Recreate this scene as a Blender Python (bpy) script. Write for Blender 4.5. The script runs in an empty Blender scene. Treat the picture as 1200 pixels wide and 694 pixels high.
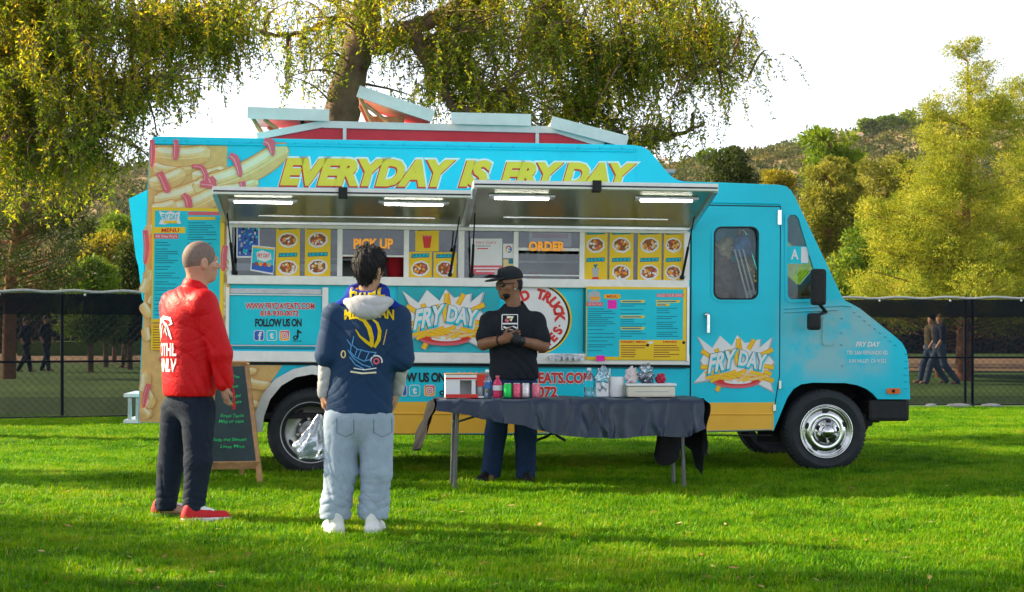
import bpy, bmesh, math, random
import numpy as np
from mathutils import Vector, Matrix, Euler
from mathutils.geometry import tessellate_polygon
from mathutils.bvhtree import BVHTree

# ---------------------------------------------------------------- camera, sky, sun, exposure
scene = bpy.context.scene
R = math.radians
FPX, CX, HY, CAMZ = 2000.0, 600.0, 392.0, 1.2       # focal length / principal column / horizon row of the 1200x694 photograph
cam_d = bpy.data.cameras.new('camera'); cam = bpy.data.objects.new('camera', cam_d)
scene.collection.objects.link(cam)
cam_d.sensor_width = 36.0; cam_d.lens = 36.0 * FPX / 1200.0
cam_d.shift_y = 45.0 / 1200.0
cam_d.clip_end = 2000.0
cam.location = (0, 0, CAMZ); cam.rotation_euler = (R(90), 0, 0)
scene.camera = cam

SUN_EL = 31.0
SUN_TRAVEL = Vector((0.955, -0.297))                 # where the light goes, seen from above
world = bpy.data.worlds.new('World'); scene.world = world; world.use_nodes = True
wn = world.node_tree.nodes; wl = world.node_tree.links; wn.clear()
sky = wn.new('ShaderNodeTexSky'); sky.sky_type = 'NISHITA'; sky.sun_disc = False
sky.sun_elevation = R(SUN_EL)
sky.sun_rotation = math.atan2(-SUN_TRAVEL.x, -SUN_TRAVEL.y)
sky.air_density = 0.5; sky.dust_density = 0.6; sky.ozone_density = 1.0; sky.altitude = 0
bg = wn.new('ShaderNodeBackground'); bg.inputs[1].default_value = 0.142
wo = wn.new('ShaderNodeOutputWorld')
hs = wn.new('ShaderNodeHueSaturation'); hs.inputs['Saturation'].default_value = 0.32      # hazy late-season sky, paler than clear air
wl.new(sky.outputs[0], hs.inputs['Color']); wl.new(hs.outputs[0], bg.inputs[0]); wl.new(bg.outputs[0], wo.inputs[0])
sun_d = bpy.data.lights.new('sun', 'SUN'); sun = bpy.data.objects.new('sun', sun_d)
scene.collection.objects.link(sun)
sun_d.energy = 5.0; sun_d.angle = R(0.6); sun_d.color = (1.0, 0.83, 0.55)
_d = Vector((SUN_TRAVEL.x * math.cos(R(SUN_EL)), SUN_TRAVEL.y * math.cos(R(SUN_EL)), -math.sin(R(SUN_EL))))
sun.rotation_euler = _d.to_track_quat('-Z', 'Y').to_euler(); sun.location = (-30, 15, 25)
vs = scene.view_settings
vs.view_transform = 'Standard'; vs.look = 'None'; vs.gamma = 1.0; vs.use_curve_mapping = False
vs.exposure = 1.52
scene.render.engine = 'CYCLES'
cy = scene.cycles
cy.use_denoising = True; cy.max_bounces = 6; cy.diffuse_bounces = 3; cy.glossy_bounces = 3
cy.transparent_max_bounces = 12; cy.transmission_bounces = 4; cy.sample_clamp_indirect = 6.0
cy.caustics_reflective = False; cy.caustics_refractive = False

rng = np.random.default_rng(7)
random.seed(7)
C = scene.collection

# ---------------------------------------------------------------- helpers
def tag(o, label=None, cat=None, group=None, kind=None):
    if label: o['label'] = label
    if cat: o['category'] = cat
    if group: o['group'] = group
    if kind: o['kind'] = kind
    return o

def empty(name, loc=(0, 0, 0), rot=(0, 0, 0), parent=None):
    o = bpy.data.objects.new(name, None); C.objects.link(o)
    o.location = loc; o.rotation_euler = rot; o.empty_display_size = 0.1
    if parent: o.parent = parent
    return o

def link_mesh(name, me, mats, parent=None):
    if not isinstance(mats, (list, tuple)): mats = [mats]
    for m in mats: me.materials.append(m)
    o = bpy.data.objects.new(name, me); C.objects.link(o)
    if parent: o.parent = parent
    return o

def at(px, py, Y):
    """photograph pixel at depth Y -> world point"""
    return Vector(((px - CX) * Y / FPX, Y, CAMZ + (HY - py) * Y / FPX))

def gY(py):
    """depth of the ground seen at row py"""
    return CAMZ * FPX / (py - HY)

class MB:
    """collects shapes for ONE mesh"""
    def __init__(s): s.v = []; s.f = []; s.m = []; s.s = []
    def add(s, vs_, fs, mi=0, smooth=False):
        b = len(s.v); s.v.extend([tuple(p) for p in vs_])
        for f in fs: s.f.append([b + i for i in f]); s.m.append(mi); s.s.append(smooth)
        return s
    def box(s, a, b, mi=0, bev=0.0, M=None):
        x0, y0, z0 = [min(p, q) for p, q in zip(a, b)]; x1, y1, z1 = [max(p, q) for p, q in zip(a, b)]
        if bev <= 0:
            vs_ = [(x, y, z) for z in (z0, z1) for y in (y0, y1) for x in (x0, x1)]
            fs = [(0, 2, 3, 1), (4, 5, 7, 6), (0, 1, 5, 4), (2, 6, 7, 3), (0, 4, 6, 2), (1, 3, 7, 5)]
        else:
            bev = min(bev, (x1 - x0) * .45, (y1 - y0) * .45, (z1 - z0) * .45)
            bm = bmesh.new(); bmesh.ops.create_cube(bm, size=1)
            for v in bm.verts: v.co = Vector((x0 if v.co.x < 0 else x1, y0 if v.co.y < 0 else y1, z0 if v.co.z < 0 else z1))
            bmesh.ops.bevel(bm, geom=bm.edges[:], offset=bev, segments=2, affect='EDGES', profile=0.6)
            bm.verts.index_update()
            vs_ = [tuple(v.co) for v in bm.verts]; fs = [[v.index for v in f.verts] for f in bm.faces]; bm.free()
        if M is not None: vs_ = [M @ Vector(p) for p in vs_]
        return s.add(vs_, fs, mi)
    def tube(s, pts, r, n=8, mi=0, caps=True, flat=None):
        pts = [Vector(p) for p in pts]; k = len(pts)
        rs = r if isinstance(r, (list, tuple, np.ndarray)) else [r] * k
        t = [(pts[min(i + 1, k - 1)] - pts[max(i - 1, 0)]).normalized() for i in range(k)]
        ref = Vector((0, 0, 1)) if abs(t[0].z) < .9 else Vector((1, 0, 0))
        x = t[0].cross(ref).normalized(); vs_ = []
        for i in range(k):
            x = (x - t[i] * x.dot(t[i]))
            x = x.normalized() if x.length > 1e-6 else t[i].orthogonal().normalized()
            y = t[i].cross(x)
            for j in range(n):
                a = 2 * math.pi * j / n
                vs_.append(pts[i] + (x * math.cos(a) + y * math.sin(a)) * rs[i])
        fs = [(i * n + j, i * n + (j + 1) % n, (i + 1) * n + (j + 1) % n, (i + 1) * n + j) for i in range(k - 1) for j in range(n)]
        s.add(vs_, fs, mi, True)
        if caps: s.add(vs_[:n], [list(range(n))[::-1]], mi); s.add(vs_[-n:], [list(range(n))], mi)
        return s
    def lathe(s, prof, o=(0, 0, 0), ax='z', n=32, mi=0, smooth=True):
        vs_ = []; k = len(prof)
        for r, h in prof:
            for j in range(n):
                a = 2 * math.pi * j / n; c, d = r * math.cos(a), r * math.sin(a)
                p = {'z': (c, d, h), 'y': (c, h, -d), 'x': (h, c, d)}[ax]
                vs_.append((p[0] + o[0], p[1] + o[1], p[2] + o[2]))
        fs = [(i * n + j, i * n + (j + 1) % n, (i + 1) * n + (j + 1) % n, (i + 1) * n + j) for i in range(k - 1) for j in range(n)]
        return s.add(vs_, fs, mi, smooth)
    def plate(s, outer, holes=(), d0=0.0, d1=0.02, to3=None, mi=0, mi_edge=None):
        """flat plate of 2-D outline with holes, thickness d0..d1 along the third axis"""
        to3 = to3 or (lambda a, b, d: (a, d, b))
        loops = [list(outer)] + [list(h) for h in holes]
        flat = [p for l in loops for p in l]; n = len(flat)
        tris = tessellate_polygon([[Vector((p[0], p[1], 0)) for p in l] for l in loops])
        vs_ = [to3(p[0], p[1], d0) for p in flat] + [to3(p[0], p[1], d1) for p in flat]
        s.add(vs_, [t for t in tris] + [(t[2] + n, t[1] + n, t[0] + n) for t in tris], mi)
        b = 0; fs = []
        for l in loops:
            k = len(l)
            fs += [(b + i, b + (i + 1) % k, n + b + (i + 1) % k, n + b + i) for i in range(k)]
            b += k
        return s.add(vs_, fs, mi if mi_edge is None else mi_edge)
    def build(s, name, mats, parent=None, fix=True):
        me = bpy.data.meshes.new(name); me.from_pydata(s.v, [], s.f); me.update()
        me.polygons.foreach_set('material_index', s.m); me.polygons.foreach_set('use_smooth', s.s)
        if fix:
            bm = bmesh.new(); bm.from_mesh(me); bmesh.ops.recalc_face_normals(bm, faces=bm.faces); bm.to_mesh(me); bm.free()
        return link_mesh(name, me, mats, parent)

def big_mesh(name, V, F, mats, parent=None, tint=None, smooth=False, midx=None):
    """numpy mesh; F is (n,4) or (n,3)"""
    me = bpy.data.meshes.new(name); V = np.ascontiguousarray(V, dtype=np.float32); F = np.ascontiguousarray(F, dtype=np.int32)
    n, k = F.shape
    me.vertices.add(len(V)); me.vertices.foreach_set('co', V.ravel())
    me.loops.add(n * k); me.loops.foreach_set('vertex_index', F.ravel())
    me.polygons.add(n); me.polygons.foreach_set('loop_start', np.arange(0, n * k, k, dtype=np.int32))
    me.polygons.foreach_set('loop_total', np.full(n, k, dtype=np.int32))
    if smooth: me.polygons.foreach_set('use_smooth', np.ones(n, dtype=bool))
    if midx is not None: me.polygons.foreach_set('material_index', np.asarray(midx, dtype=np.int32))
    me.update(calc_edges=True)
    if tint is not None:
        a = me.attributes.new('tint', 'FLOAT', 'FACE'); a.data.foreach_set('value', np.ascontiguousarray(tint, dtype=np.float32))
    me.validate()
    return link_mesh(name, me, mats, parent)

# ---------------------------------------------------------------- materials
def s2l(c):
    return tuple(((x / 255) / 12.92 if x / 255 <= 0.04045 else ((x / 255 + 0.055) / 1.055) ** 2.4) for x in c)

def mat(name, col, rough=0.6, metal=0.0, var=0.12, vscale=6.0, bump=0.0, bscale=40.0, spec=0.25, coat=0.0, alpha=None, emit=None, trans=0.0, sheen=0.0):
    m = bpy.data.materials.new(name); m.use_nodes = True
    nt = m.node_tree; b = nt.nodes['Principled BSDF']
    b.inputs['Roughness'].default_value = rough; b.inputs['Metallic'].default_value = metal
    b.inputs['Specular IOR Level'].default_value = spec
    if coat: b.inputs['Coat Weight'].default_value = coat; b.inputs['Coat Roughness'].default_value = 0.08
    if sheen: b.inputs['Sheen Weight'].default_value = sheen
    if trans: b.inputs['Transmission Weight'].default_value = trans
    if alpha is not None: b.inputs['Alpha'].default_value = alpha
    if emit: b.inputs['Emission Color'].default_value = (*emit[0], 1); b.inputs['Emission Strength'].default_value = emit[1]
    tc = nt.nodes.new('ShaderNodeTexCoord')
    if var > 0:
        nz = nt.nodes.new('ShaderNodeTexNoise'); nz.inputs['Scale'].default_value = vscale; nz.inputs['Detail'].default_value = 6; nz.inputs['Roughness'].default_value = .65
        nt.links.new(tc.outputs['Object'], nz.inputs['Vector'])
        mx = nt.nodes.new('ShaderNodeMix'); mx.data_type = 'RGBA'
        mx.inputs['A'].default_value = (*[x * (1 - var) for x in col], 1); mx.inputs['B'].default_value = (*[min(1, x * (1 + var)) for x in col], 1)
        rp = nt.nodes.new('ShaderNodeMapRange'); rp.inputs[1].default_value = .3; rp.inputs[2].default_value = .7
        nt.links.new(nz.outputs[0], rp.inputs[0]); nt.links.new(rp.outputs[0], mx.inputs['Factor'])
        nt.links.new(mx.outputs['Result'], b.inputs['Base Color'])
    else:
        b.inputs['Base Color'].default_value = (*col, 1)
    if bump > 0:
        n2 = nt.nodes.new('ShaderNodeTexNoise'); n2.inputs['Scale'].default_value = bscale; n2.inputs['Detail'].default_value = 4
        nt.links.new(tc.outputs['Object'], n2.inputs['Vector'])
        bp = nt.nodes.new('ShaderNodeBump'); bp.inputs['Strength'].default_value = bump; bp.inputs['Distance'].default_value = 0.02
        nt.links.new(n2.outputs[0], bp.inputs['Height']); nt.links.new(bp.outputs[0], b.inputs['Normal'])
    return m

def glass_mat(name, tint=(.8, .85, .85), refl=0.18, rough=0.02):
    m = bpy.data.materials.new(name); m.use_nodes = True; nt = m.node_tree; nt.nodes.clear()
    o = nt.nodes.new('ShaderNodeOutputMaterial'); t = nt.nodes.new('ShaderNodeBsdfTransparent'); g = nt.nodes.new('ShaderNodeBsdfGlossy')
    t.inputs[0].default_value = (*tint, 1); g.inputs['Roughness'].default_value = rough; g.inputs[0].default_value = (.9, .95, 1, 1)
    lw = nt.nodes.new('ShaderNodeLayerWeight'); lw.inputs[0].default_value = 0.25
    mr = nt.nodes.new('ShaderNodeMapRange'); mr.inputs[3].default_value = refl; mr.inputs[4].default_value = 0.9
    nz = nt.nodes.new('ShaderNodeTexNoise'); nz.inputs['Scale'].default_value = 3
    ad = nt.nodes.new('ShaderNodeMath'); ad.operation = 'MULTIPLY_ADD'; ad.inputs[1].default_value = .03
    mx = nt.nodes.new('ShaderNodeMixShader')
    nt.links.new(lw.outputs['Fresnel'], mr.inputs[0]); nt.links.new(nz.outputs[0], ad.inputs[0]); nt.links.new(mr.outputs[0], ad.inputs[2])
    nt.links.new(ad.outputs[0], mx.inputs[0])
    nt.links.new(t.outputs[0], mx.inputs[1]); nt.links.new(g.outputs[0], mx.inputs[2]); nt.links.new(mx.outputs[0], o.inputs[0])
    return m

def leaf_mat(name, stops, transl=0.45, rough=0.5):
    """leaf colours picked leaf by leaf from the 'tint' attribute"""
    m = bpy.data.materials.new(name); m.use_nodes = True; nt = m.node_tree; nt.nodes.clear()
    o = nt.nodes.new('ShaderNodeOutputMaterial'); at_ = nt.nodes.new('ShaderNodeAttribute'); at_.attribute_name = 'tint'
    cr = nt.nodes.new('ShaderNodeValToRGB'); el = cr.color_ramp.elements
    while len(el) < len(stops): el.new(0.5)
    for e, (p, c) in zip(el, stops): e.position = p; e.color = (*c, 1)
    d = nt.nodes.new('ShaderNodeBsdfPrincipled'); d.inputs['Roughness'].default_value = rough; d.inputs['Specular IOR Level'].default_value = .10
    t = nt.nodes.new('ShaderNodeBsdfTranslucent'); mx = nt.nodes.new('ShaderNodeMixShader'); mx.inputs[0].default_value = transl
    br = nt.nodes.new('ShaderNodeMix'); br.data_type = 'RGBA'; br.blend_type = 'MULTIPLY'; br.inputs['Factor'].default_value = 1
    br.inputs['B'].default_value = (1.35, 1.2, .6, 1)
    nt.links.new(at_.outputs['Fac'], cr.inputs[0]); nt.links.new(cr.outputs[0], d.inputs['Base Color'])
    nt.links.new(cr.outputs[0], br.inputs['A']); nt.links.new(br.outputs['Result'], t.inputs[0])
    nt.links.new(d.outputs[0], mx.inputs[1]); nt.links.new(t.outputs[0], mx.inputs[2]); nt.links.new(mx.outputs[0], o.inputs[0])
    return m

M = {}
M['white'] = mat('white_paint', (.84, .84, .82), .45, var=.08, vscale=9, bump=.05)
M['lid'] = mat('lid_white', (.68, .63, .60), .5, var=.1, vscale=5)
M['alu'] = mat('brushed_aluminium', (.62, .64, .65), .35, .85, var=.1, vscale=12)
M['black'] = mat('black_rubber', (.015, .016, .018), .55, var=.3, vscale=20)
M['dark'] = mat('dark_underbody', (.02, .02, .022), .75, var=.4, vscale=8)
M['chrome'] = mat('chrome', (.66, .67, .68), .2, 1.0, var=.22, vscale=10)
M['steel'] = mat('dull_steel', (.42, .43, .44), .38, .8, var=.15, vscale=12, bump=.05)
M['tyre'] = mat('tyre_rubber', (.022, .027, .032), .62, var=.25, vscale=15, bump=.12, bscale=60)
M['ochre'] = mat('ochre_paint', (.86, .47, .05), .38, var=.07, vscale=2, coat=.2)
M['red'] = mat('red_panel', (.62, .03, .045), .45, var=.1, vscale=4)
M['yellow'] = mat('print_yellow', (.86, .58, .02), .45, var=.05)
M['cyanp'] = mat('print_cyan', (.008, .57, .72), .45, var=.06)
M['teal'] = mat('print_teal', (.01, .22, .30), .45, var=.05)
M['pwhite'] = mat('print_white', (.78, .79, .80), .5, var=.05)
M['pred'] = mat('print_red', (.68, .04, .03), .45, var=.06)
M['ppink'] = mat('print_pink', (.72, .13, .17), .45, var=.06)
M['pblack'] = mat('print_black', (.018, .018, .022), .5, var=.1)
M['porange'] = mat('print_orange', (.90, .36, .03), .5, var=.06)
M['fry'] = mat('print_fry', (.78, .60, .28), .45, var=.10, vscale=14)
M['fry2'] = mat('print_fry_shade', (.72, .46, .17), .45, var=.12, vscale=14)
M['fry3'] = mat('print_fry_light', (.80, .74, .52), .45, var=.06, vscale=14)
M['outline'] = mat('print_fry_outline', (.66, .30, .10), .45, var=.08)
M['pneon'] = mat('neon_sign_orange', (.95, .40, .03), .4, var=.05, emit=((1, .36, .04), .10))
M['pbrown'] = mat('print_brown', (.30, .10, .03), .5, var=.3, vscale=60)
M['pblue'] = mat('print_blue', (.03, .12, .5), .45, var=.05)
M['pgrey'] = mat('print_grey', (.45, .46, .48), .5, var=.05)
M['pmag'] = mat('sticky_magenta', (.9, .02, .45), .5, var=.04)
M['textc'] = mat('print_fine_text', (.008, .22, .30), .5, var=.1)
M['etext'] = mat('print_lime_yellow', (.86, .56, .05), .42, var=.06)
M['glass'] = glass_mat('window_glass', (.7, .74, .76), .03)
M['glass_dark'] = glass_mat('tinted_glass', (.42, .47, .52), .03)
M['glass_cab'] = glass_mat('cab_glass', (.80, .86, .86), .0)
M['wood'] = mat('pine_wood', (.40, .22, .10), .6, var=.3, vscale=14, bump=.1)
M['led'] = mat('led_strip', (1, 1, 1), .4, var=0, emit=((1, .96, .88), 11.0))
M['amber'] = mat('amber_lens', (.75, .14, .02), .2, var=.1, coat=.5)

def truck_paint():
    """turquoise paint, chalked and patched with grey on the hood"""
    m = mat('truck_turquoise', (.004, .58, .76), .42, var=.08, vscale=1.7, coat=.06, bump=.02, bscale=3)
    nt = m.node_tree; b = nt.nodes['Principled BSDF']
    src = b.inputs['Base Color'].links[0].from_socket
    tc = nt.nodes.new('ShaderNodeTexCoord'); sx = nt.nodes.new('ShaderNodeSeparateXYZ'); nt.links.new(tc.outputs['Object'], sx.inputs[0])
    nz = nt.nodes.new('ShaderNodeTexNoise'); nz.inputs['Scale'].default_value = 2.1; nz.inputs['Detail'].default_value = 5; nz.inputs['Roughness'].default_value = .6
    nt.links.new(tc.outputs['Object'], nz.inputs['Vector'])
    a = nt.nodes.new('ShaderNodeMapRange'); a.inputs[1].default_value = 2.25; a.inputs[2].default_value = 2.6; nt.links.new(sx.outputs[0], a.inputs[0])
    a2 = nt.nodes.new('ShaderNodeMapRange'); a2.inputs[1].default_value = 3.36; a2.inputs[2].default_value = 3.12; nt.links.new(sx.outputs[0], a2.inputs[0])
    zz = nt.nodes.new('ShaderNodeMapRange'); zz.inputs[1].default_value = 1.52; zz.inputs[2].default_value = 1.40; nt.links.new(sx.outputs[2], zz.inputs[0])
    z2 = nt.nodes.new('ShaderNodeMapRange'); z2.inputs[1].default_value = .72; z2.inputs[2].default_value = .92; nt.links.new(sx.outputs[2], z2.inputs[0])
    th = nt.nodes.new('ShaderNodeMapRange'); th.inputs[1].default_value = .36; th.inputs[2].default_value = .50; nt.links.new(nz.outputs[0], th.inputs[0])
    cur = a.outputs[0]
    for o_ in (a2.outputs[0], zz.outputs[0], z2.outputs[0], th.outputs[0]):
        mu = nt.nodes.new('ShaderNodeMath'); mu.operation = 'MULTIPLY'; nt.links.new(cur, mu.inputs[0]); nt.links.new(o_, mu.inputs[1]); cur = mu.outputs[0]
    # small chips anywhere
    n3 = nt.nodes.new('ShaderNodeTexNoise'); n3.inputs['Scale'].default_value = 5.5; n3.inputs['Detail'].default_value = 8; nt.links.new(tc.outputs['Object'], n3.inputs['Vector'])
    c3 = nt.nodes.new('ShaderNodeMapRange'); c3.inputs[1].default_value = .64; c3.inputs[2].default_value = .70; c3.inputs[4].default_value = .55; nt.links.new(n3.outputs[0], c3.inputs[0])
    m3 = nt.nodes.new('ShaderNodeMath'); m3.operation = 'MULTIPLY'; nt.links.new(c3.outputs[0], m3.inputs[0]); nt.links.new(a.outputs[0], m3.inputs[1])
    mm = nt.nodes.new('ShaderNodeMath'); mm.operation = 'MAXIMUM'; nt.links.new(cur, mm.inputs[0]); nt.links.new(m3.outputs[0], mm.inputs[1])
    sc = nt.nodes.new('ShaderNodeMath'); sc.operation = 'MULTIPLY'; sc.inputs[1].default_value = .8; nt.links.new(mm.outputs[0], sc.inputs[0])
    mx = nt.nodes.new('ShaderNodeMix'); mx.data_type = 'RGBA'; mx.inputs['B'].default_value = (.30, .52, .55, 1)
    nt.links.new(sc.outputs[0], mx.inputs['Factor']); nt.links.new(src, mx.inputs['A']); nt.links.new(mx.outputs['Result'], b.inputs['Base Color'])
    return m
M['turq'] = truck_paint()

def text_mesh(body, shear=0.0, offset=0.0, spacing=1.0, res=3):
    cu = bpy.data.curves.new('t', 'FONT'); cu.body = body; cu.size = 1; cu.shear = shear; cu.offset = offset
    cu.space_character = spacing; cu.resolution_u = res; cu.fill_mode = 'FRONT'
    o = bpy.data.objects.new('t', cu); me = bpy.data.meshes.new_from_object(o)
    bpy.data.objects.remove(o); bpy.data.curves.remove(cu)
    return me
# ---------------------------------------------------------------- ground, field, hills
def ground_h(x, y):
    """gentle lawn, then the bank behind the field"""
    return 0.0

def lawn_mat():
    m = mat('lawn_soil_and_thatch', (.035, .075, .012), .9, var=.45, vscale=3.2, bump=.5, bscale=60)
    return m
M['lawn'] = lawn_mat()
M['field'] = mat('far_field_turf', (.07, .13, .022), .9, var=.35, vscale=.35, bump=.4, bscale=8)
M['dirt'] = mat('dry_dirt', (.34, .22, .13), .95, var=.25, vscale=.6, bump=.4, bscale=6)
M['hill'] = mat('dry_hillside', (.26, .19, .09), .95, var=.35, vscale=.03, bump=.3, bscale=.5)

gm = MB(); N_ = 24
gm.add([(-400, -30, 0), (400, -30, 0), (400, 900, 0), (-400, 900, 0)], [(0, 1, 2, 3)])
tag(gm.build('ground', M['lawn']), kind='structure')
gm = MB(); gm.add([(-120, 30, .004), (140, 36, .004), (140, 140, .004), (-120, 140, .004)], [(0, 1, 2, 3)])
tag(gm.build('field', M['field']), kind='structure')
gm = MB(); gm.add([(-120, 84, .008), (-10, 70, .008), (6, 56, .008), (120, 52, .008), (120, 84, .008), (8, 92, .008), (-10, 104, .008), (-120, 112, .008)], [tuple(range(8))])
tag(gm.build('dirt_track', M['dirt']), kind='structure')

def vnoise(x, y, seed=0):
    r = np.random.default_rng(seed); t = 0
    for k, a in ((.011, 1.0), (.023, .5), (.051, .25), (.11, .12)):
        p = r.uniform(0, 6.28, 4); d = r.uniform(.6, 1.4, 4)
        t = t + a * (np.sin(x * k * d[0] + p[0] + 1.3 * np.sin(y * k * d[1] + p[1])) + np.sin(y * k * d[2] + p[2] + 1.1 * np.sin(x * k * d[3] + p[3]))) * .5
    return t

HS = 2.6                                              # the hills stand well back
def hill_z(x, y): return HS * hill_z0(np.asarray(x) / HS, np.asarray(y) / HS)
def hill_z0(x, y):
    base = np.clip((y - 125) / 150, 0, 1)
    base = base * base * (3 - 2 * base)
    ridge = np.interp(x, [-300, -110, -70, -30, 0, 30, 44, 60, 75, 110, 300], [40, 30, 28, 23, 24, 26, 28.5, 32, 33.5, 33, 38])
    return .90 * base * (ridge + 3.0 * vnoise(x, y, 3)) * (1 + .0 * x) + np.clip((y - 110) / 60, 0, 1) * 1.5 * vnoise(x * 2, y * 2, 5) ** 2 + np.clip((y - 112) / 30, 0, 1) * 3.0 - .5

xs = np.linspace(-260, 260, 181) * HS; ys = np.linspace(112, 320, 100) * HS
XX, YY = np.meshgrid(xs, ys); ZZ = hill_z(XX, YY)
V = np.stack([XX, YY, ZZ], -1).reshape(-1, 3); nx_ = len(xs)
ii, jj = np.meshgrid(np.arange(len(ys) - 1), np.arange(nx_ - 1), indexing='ij'); q = (ii * nx_ + jj).ravel()
tag(big_mesh('hills', V, np.stack([q, q + 1, q + nx_ + 1, q + nx_], 1), M['hill'], smooth=True), kind='structure')

# grass blades: tufts scattered over the lawn
M['grass'] = leaf_mat('grass_blade', [(0, (.026, .110, .002)), (.4, (.095, .285, .003)), (.8, (.225, .400, .004)), (1, (.36, .30, .05))], .40, .45)
def lawn_patches(m):
    """broad lusher and drier patches of turf"""
    nt = m.node_tree; g = nt.nodes.new('ShaderNodeNewGeometry'); cr = [n for n in nt.nodes if n.type == 'VALTORGB'][0]; src = cr.inputs[0].links[0].from_socket; cur = src
    for sc, amp in ((.9, .55), (4.5, .45)):
        nz = nt.nodes.new('ShaderNodeTexNoise'); nz.inputs['Scale'].default_value = sc; nz.inputs['Detail'].default_value = 4; nt.links.new(g.outputs['Position'], nz.inputs['Vector'])
        mr = nt.nodes.new('ShaderNodeMapRange'); mr.inputs[1].default_value = .3; mr.inputs[2].default_value = .7; mr.inputs[3].default_value = -amp / 2; mr.inputs[4].default_value = amp / 2; nt.links.new(nz.outputs[0], mr.inputs[0])
        ad = nt.nodes.new('ShaderNodeMath'); nt.links.new(cur, ad.inputs[0]); nt.links.new(mr.outputs[0], ad.inputs[1]); cur = ad.outputs[0]
    mn = nt.nodes.new('ShaderNodeMath'); mn.operation = 'MINIMUM'; mn.inputs[1].default_value = .93; nt.links.new(cur, mn.inputs[0])
    dry = nt.nodes.new('ShaderNodeMath'); dry.operation = 'GREATER_THAN'; dry.inputs[1].default_value = .97; nt.links.new(src, dry.inputs[0])
    mx = nt.nodes.new('ShaderNodeMath'); mx.operation = 'MAXIMUM'; nt.links.new(mn.outputs[0], mx.inputs[0]); nt.links.new(dry.outputs[0], mx.inputs[1]); nt.links.new(mx.outputs[0], cr.inputs[0])
lawn_patches(M['grass'])
def make_tuft(seed, n, spread, h0, h1):
    r = np.random.default_rng(seed)
    a = r.uniform(0, 6.283, n); rad = spread * np.sqrt(r.uniform(0, 1, n)); b = np.stack([rad * np.cos(a), rad * np.sin(a), np.zeros(n)], 1)
    ld = r.uniform(0, 6.283, n); lean = r.uniform(.1, .9, n); h = r.uniform(h0, h1, n); w = r.uniform(.0016, .0032, n)
    d = np.stack([np.cos(ld), np.sin(ld), np.zeros(n)], 1); sd = np.stack([-np.sin(ld), np.cos(ld), np.zeros(n)], 1)
    mid = b + d * (lean * h * .3)[:, None] + np.array([0, 0, 1.0]) * (h * .6)[:, None]
    tip = b + d * (lean * h)[:, None] + np.array([0, 0, 1.0]) * (h * (1 - .25 * lean))[:, None]
    W = w[:, None] * sd
    V = np.stack([b - W, b + W, mid + W * .8, mid - W * .8, tip], 1).reshape(-1, 3)
    i0 = np.arange(n) * 5
    F = np.concatenate([np.stack([i0, i0 + 1, i0 + 2, i0 + 3], 1), np.stack([i0 + 3, i0 + 2, i0 + 4, i0 + 4], 1)])
    F3 = np.concatenate([np.stack([i0, i0 + 1, i0 + 2], 1), np.stack([i0, i0 + 2, i0 + 3], 1), np.stack([i0 + 3, i0 + 2, i0 + 4], 1)])
    t = np.clip(r.normal(.45, .2, n), 0, .88); t = np.where(r.uniform(0, 1, n) < .05, 1, t)
    o = big_mesh('grass_tuft', V, F3, M['grass'], tint=np.tile(t, 3))
    C.objects.unlink(o)
    return o
tufts = [make_tuft(11 + i, 80, .11, .014, .040) for i in range(3)] + [make_tuft(31, 60, .08, .030, .060)]
tcol = bpy.data.collections.new('tuft_sources')
for t_ in tufts: tcol.objects.link(t_)
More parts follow.
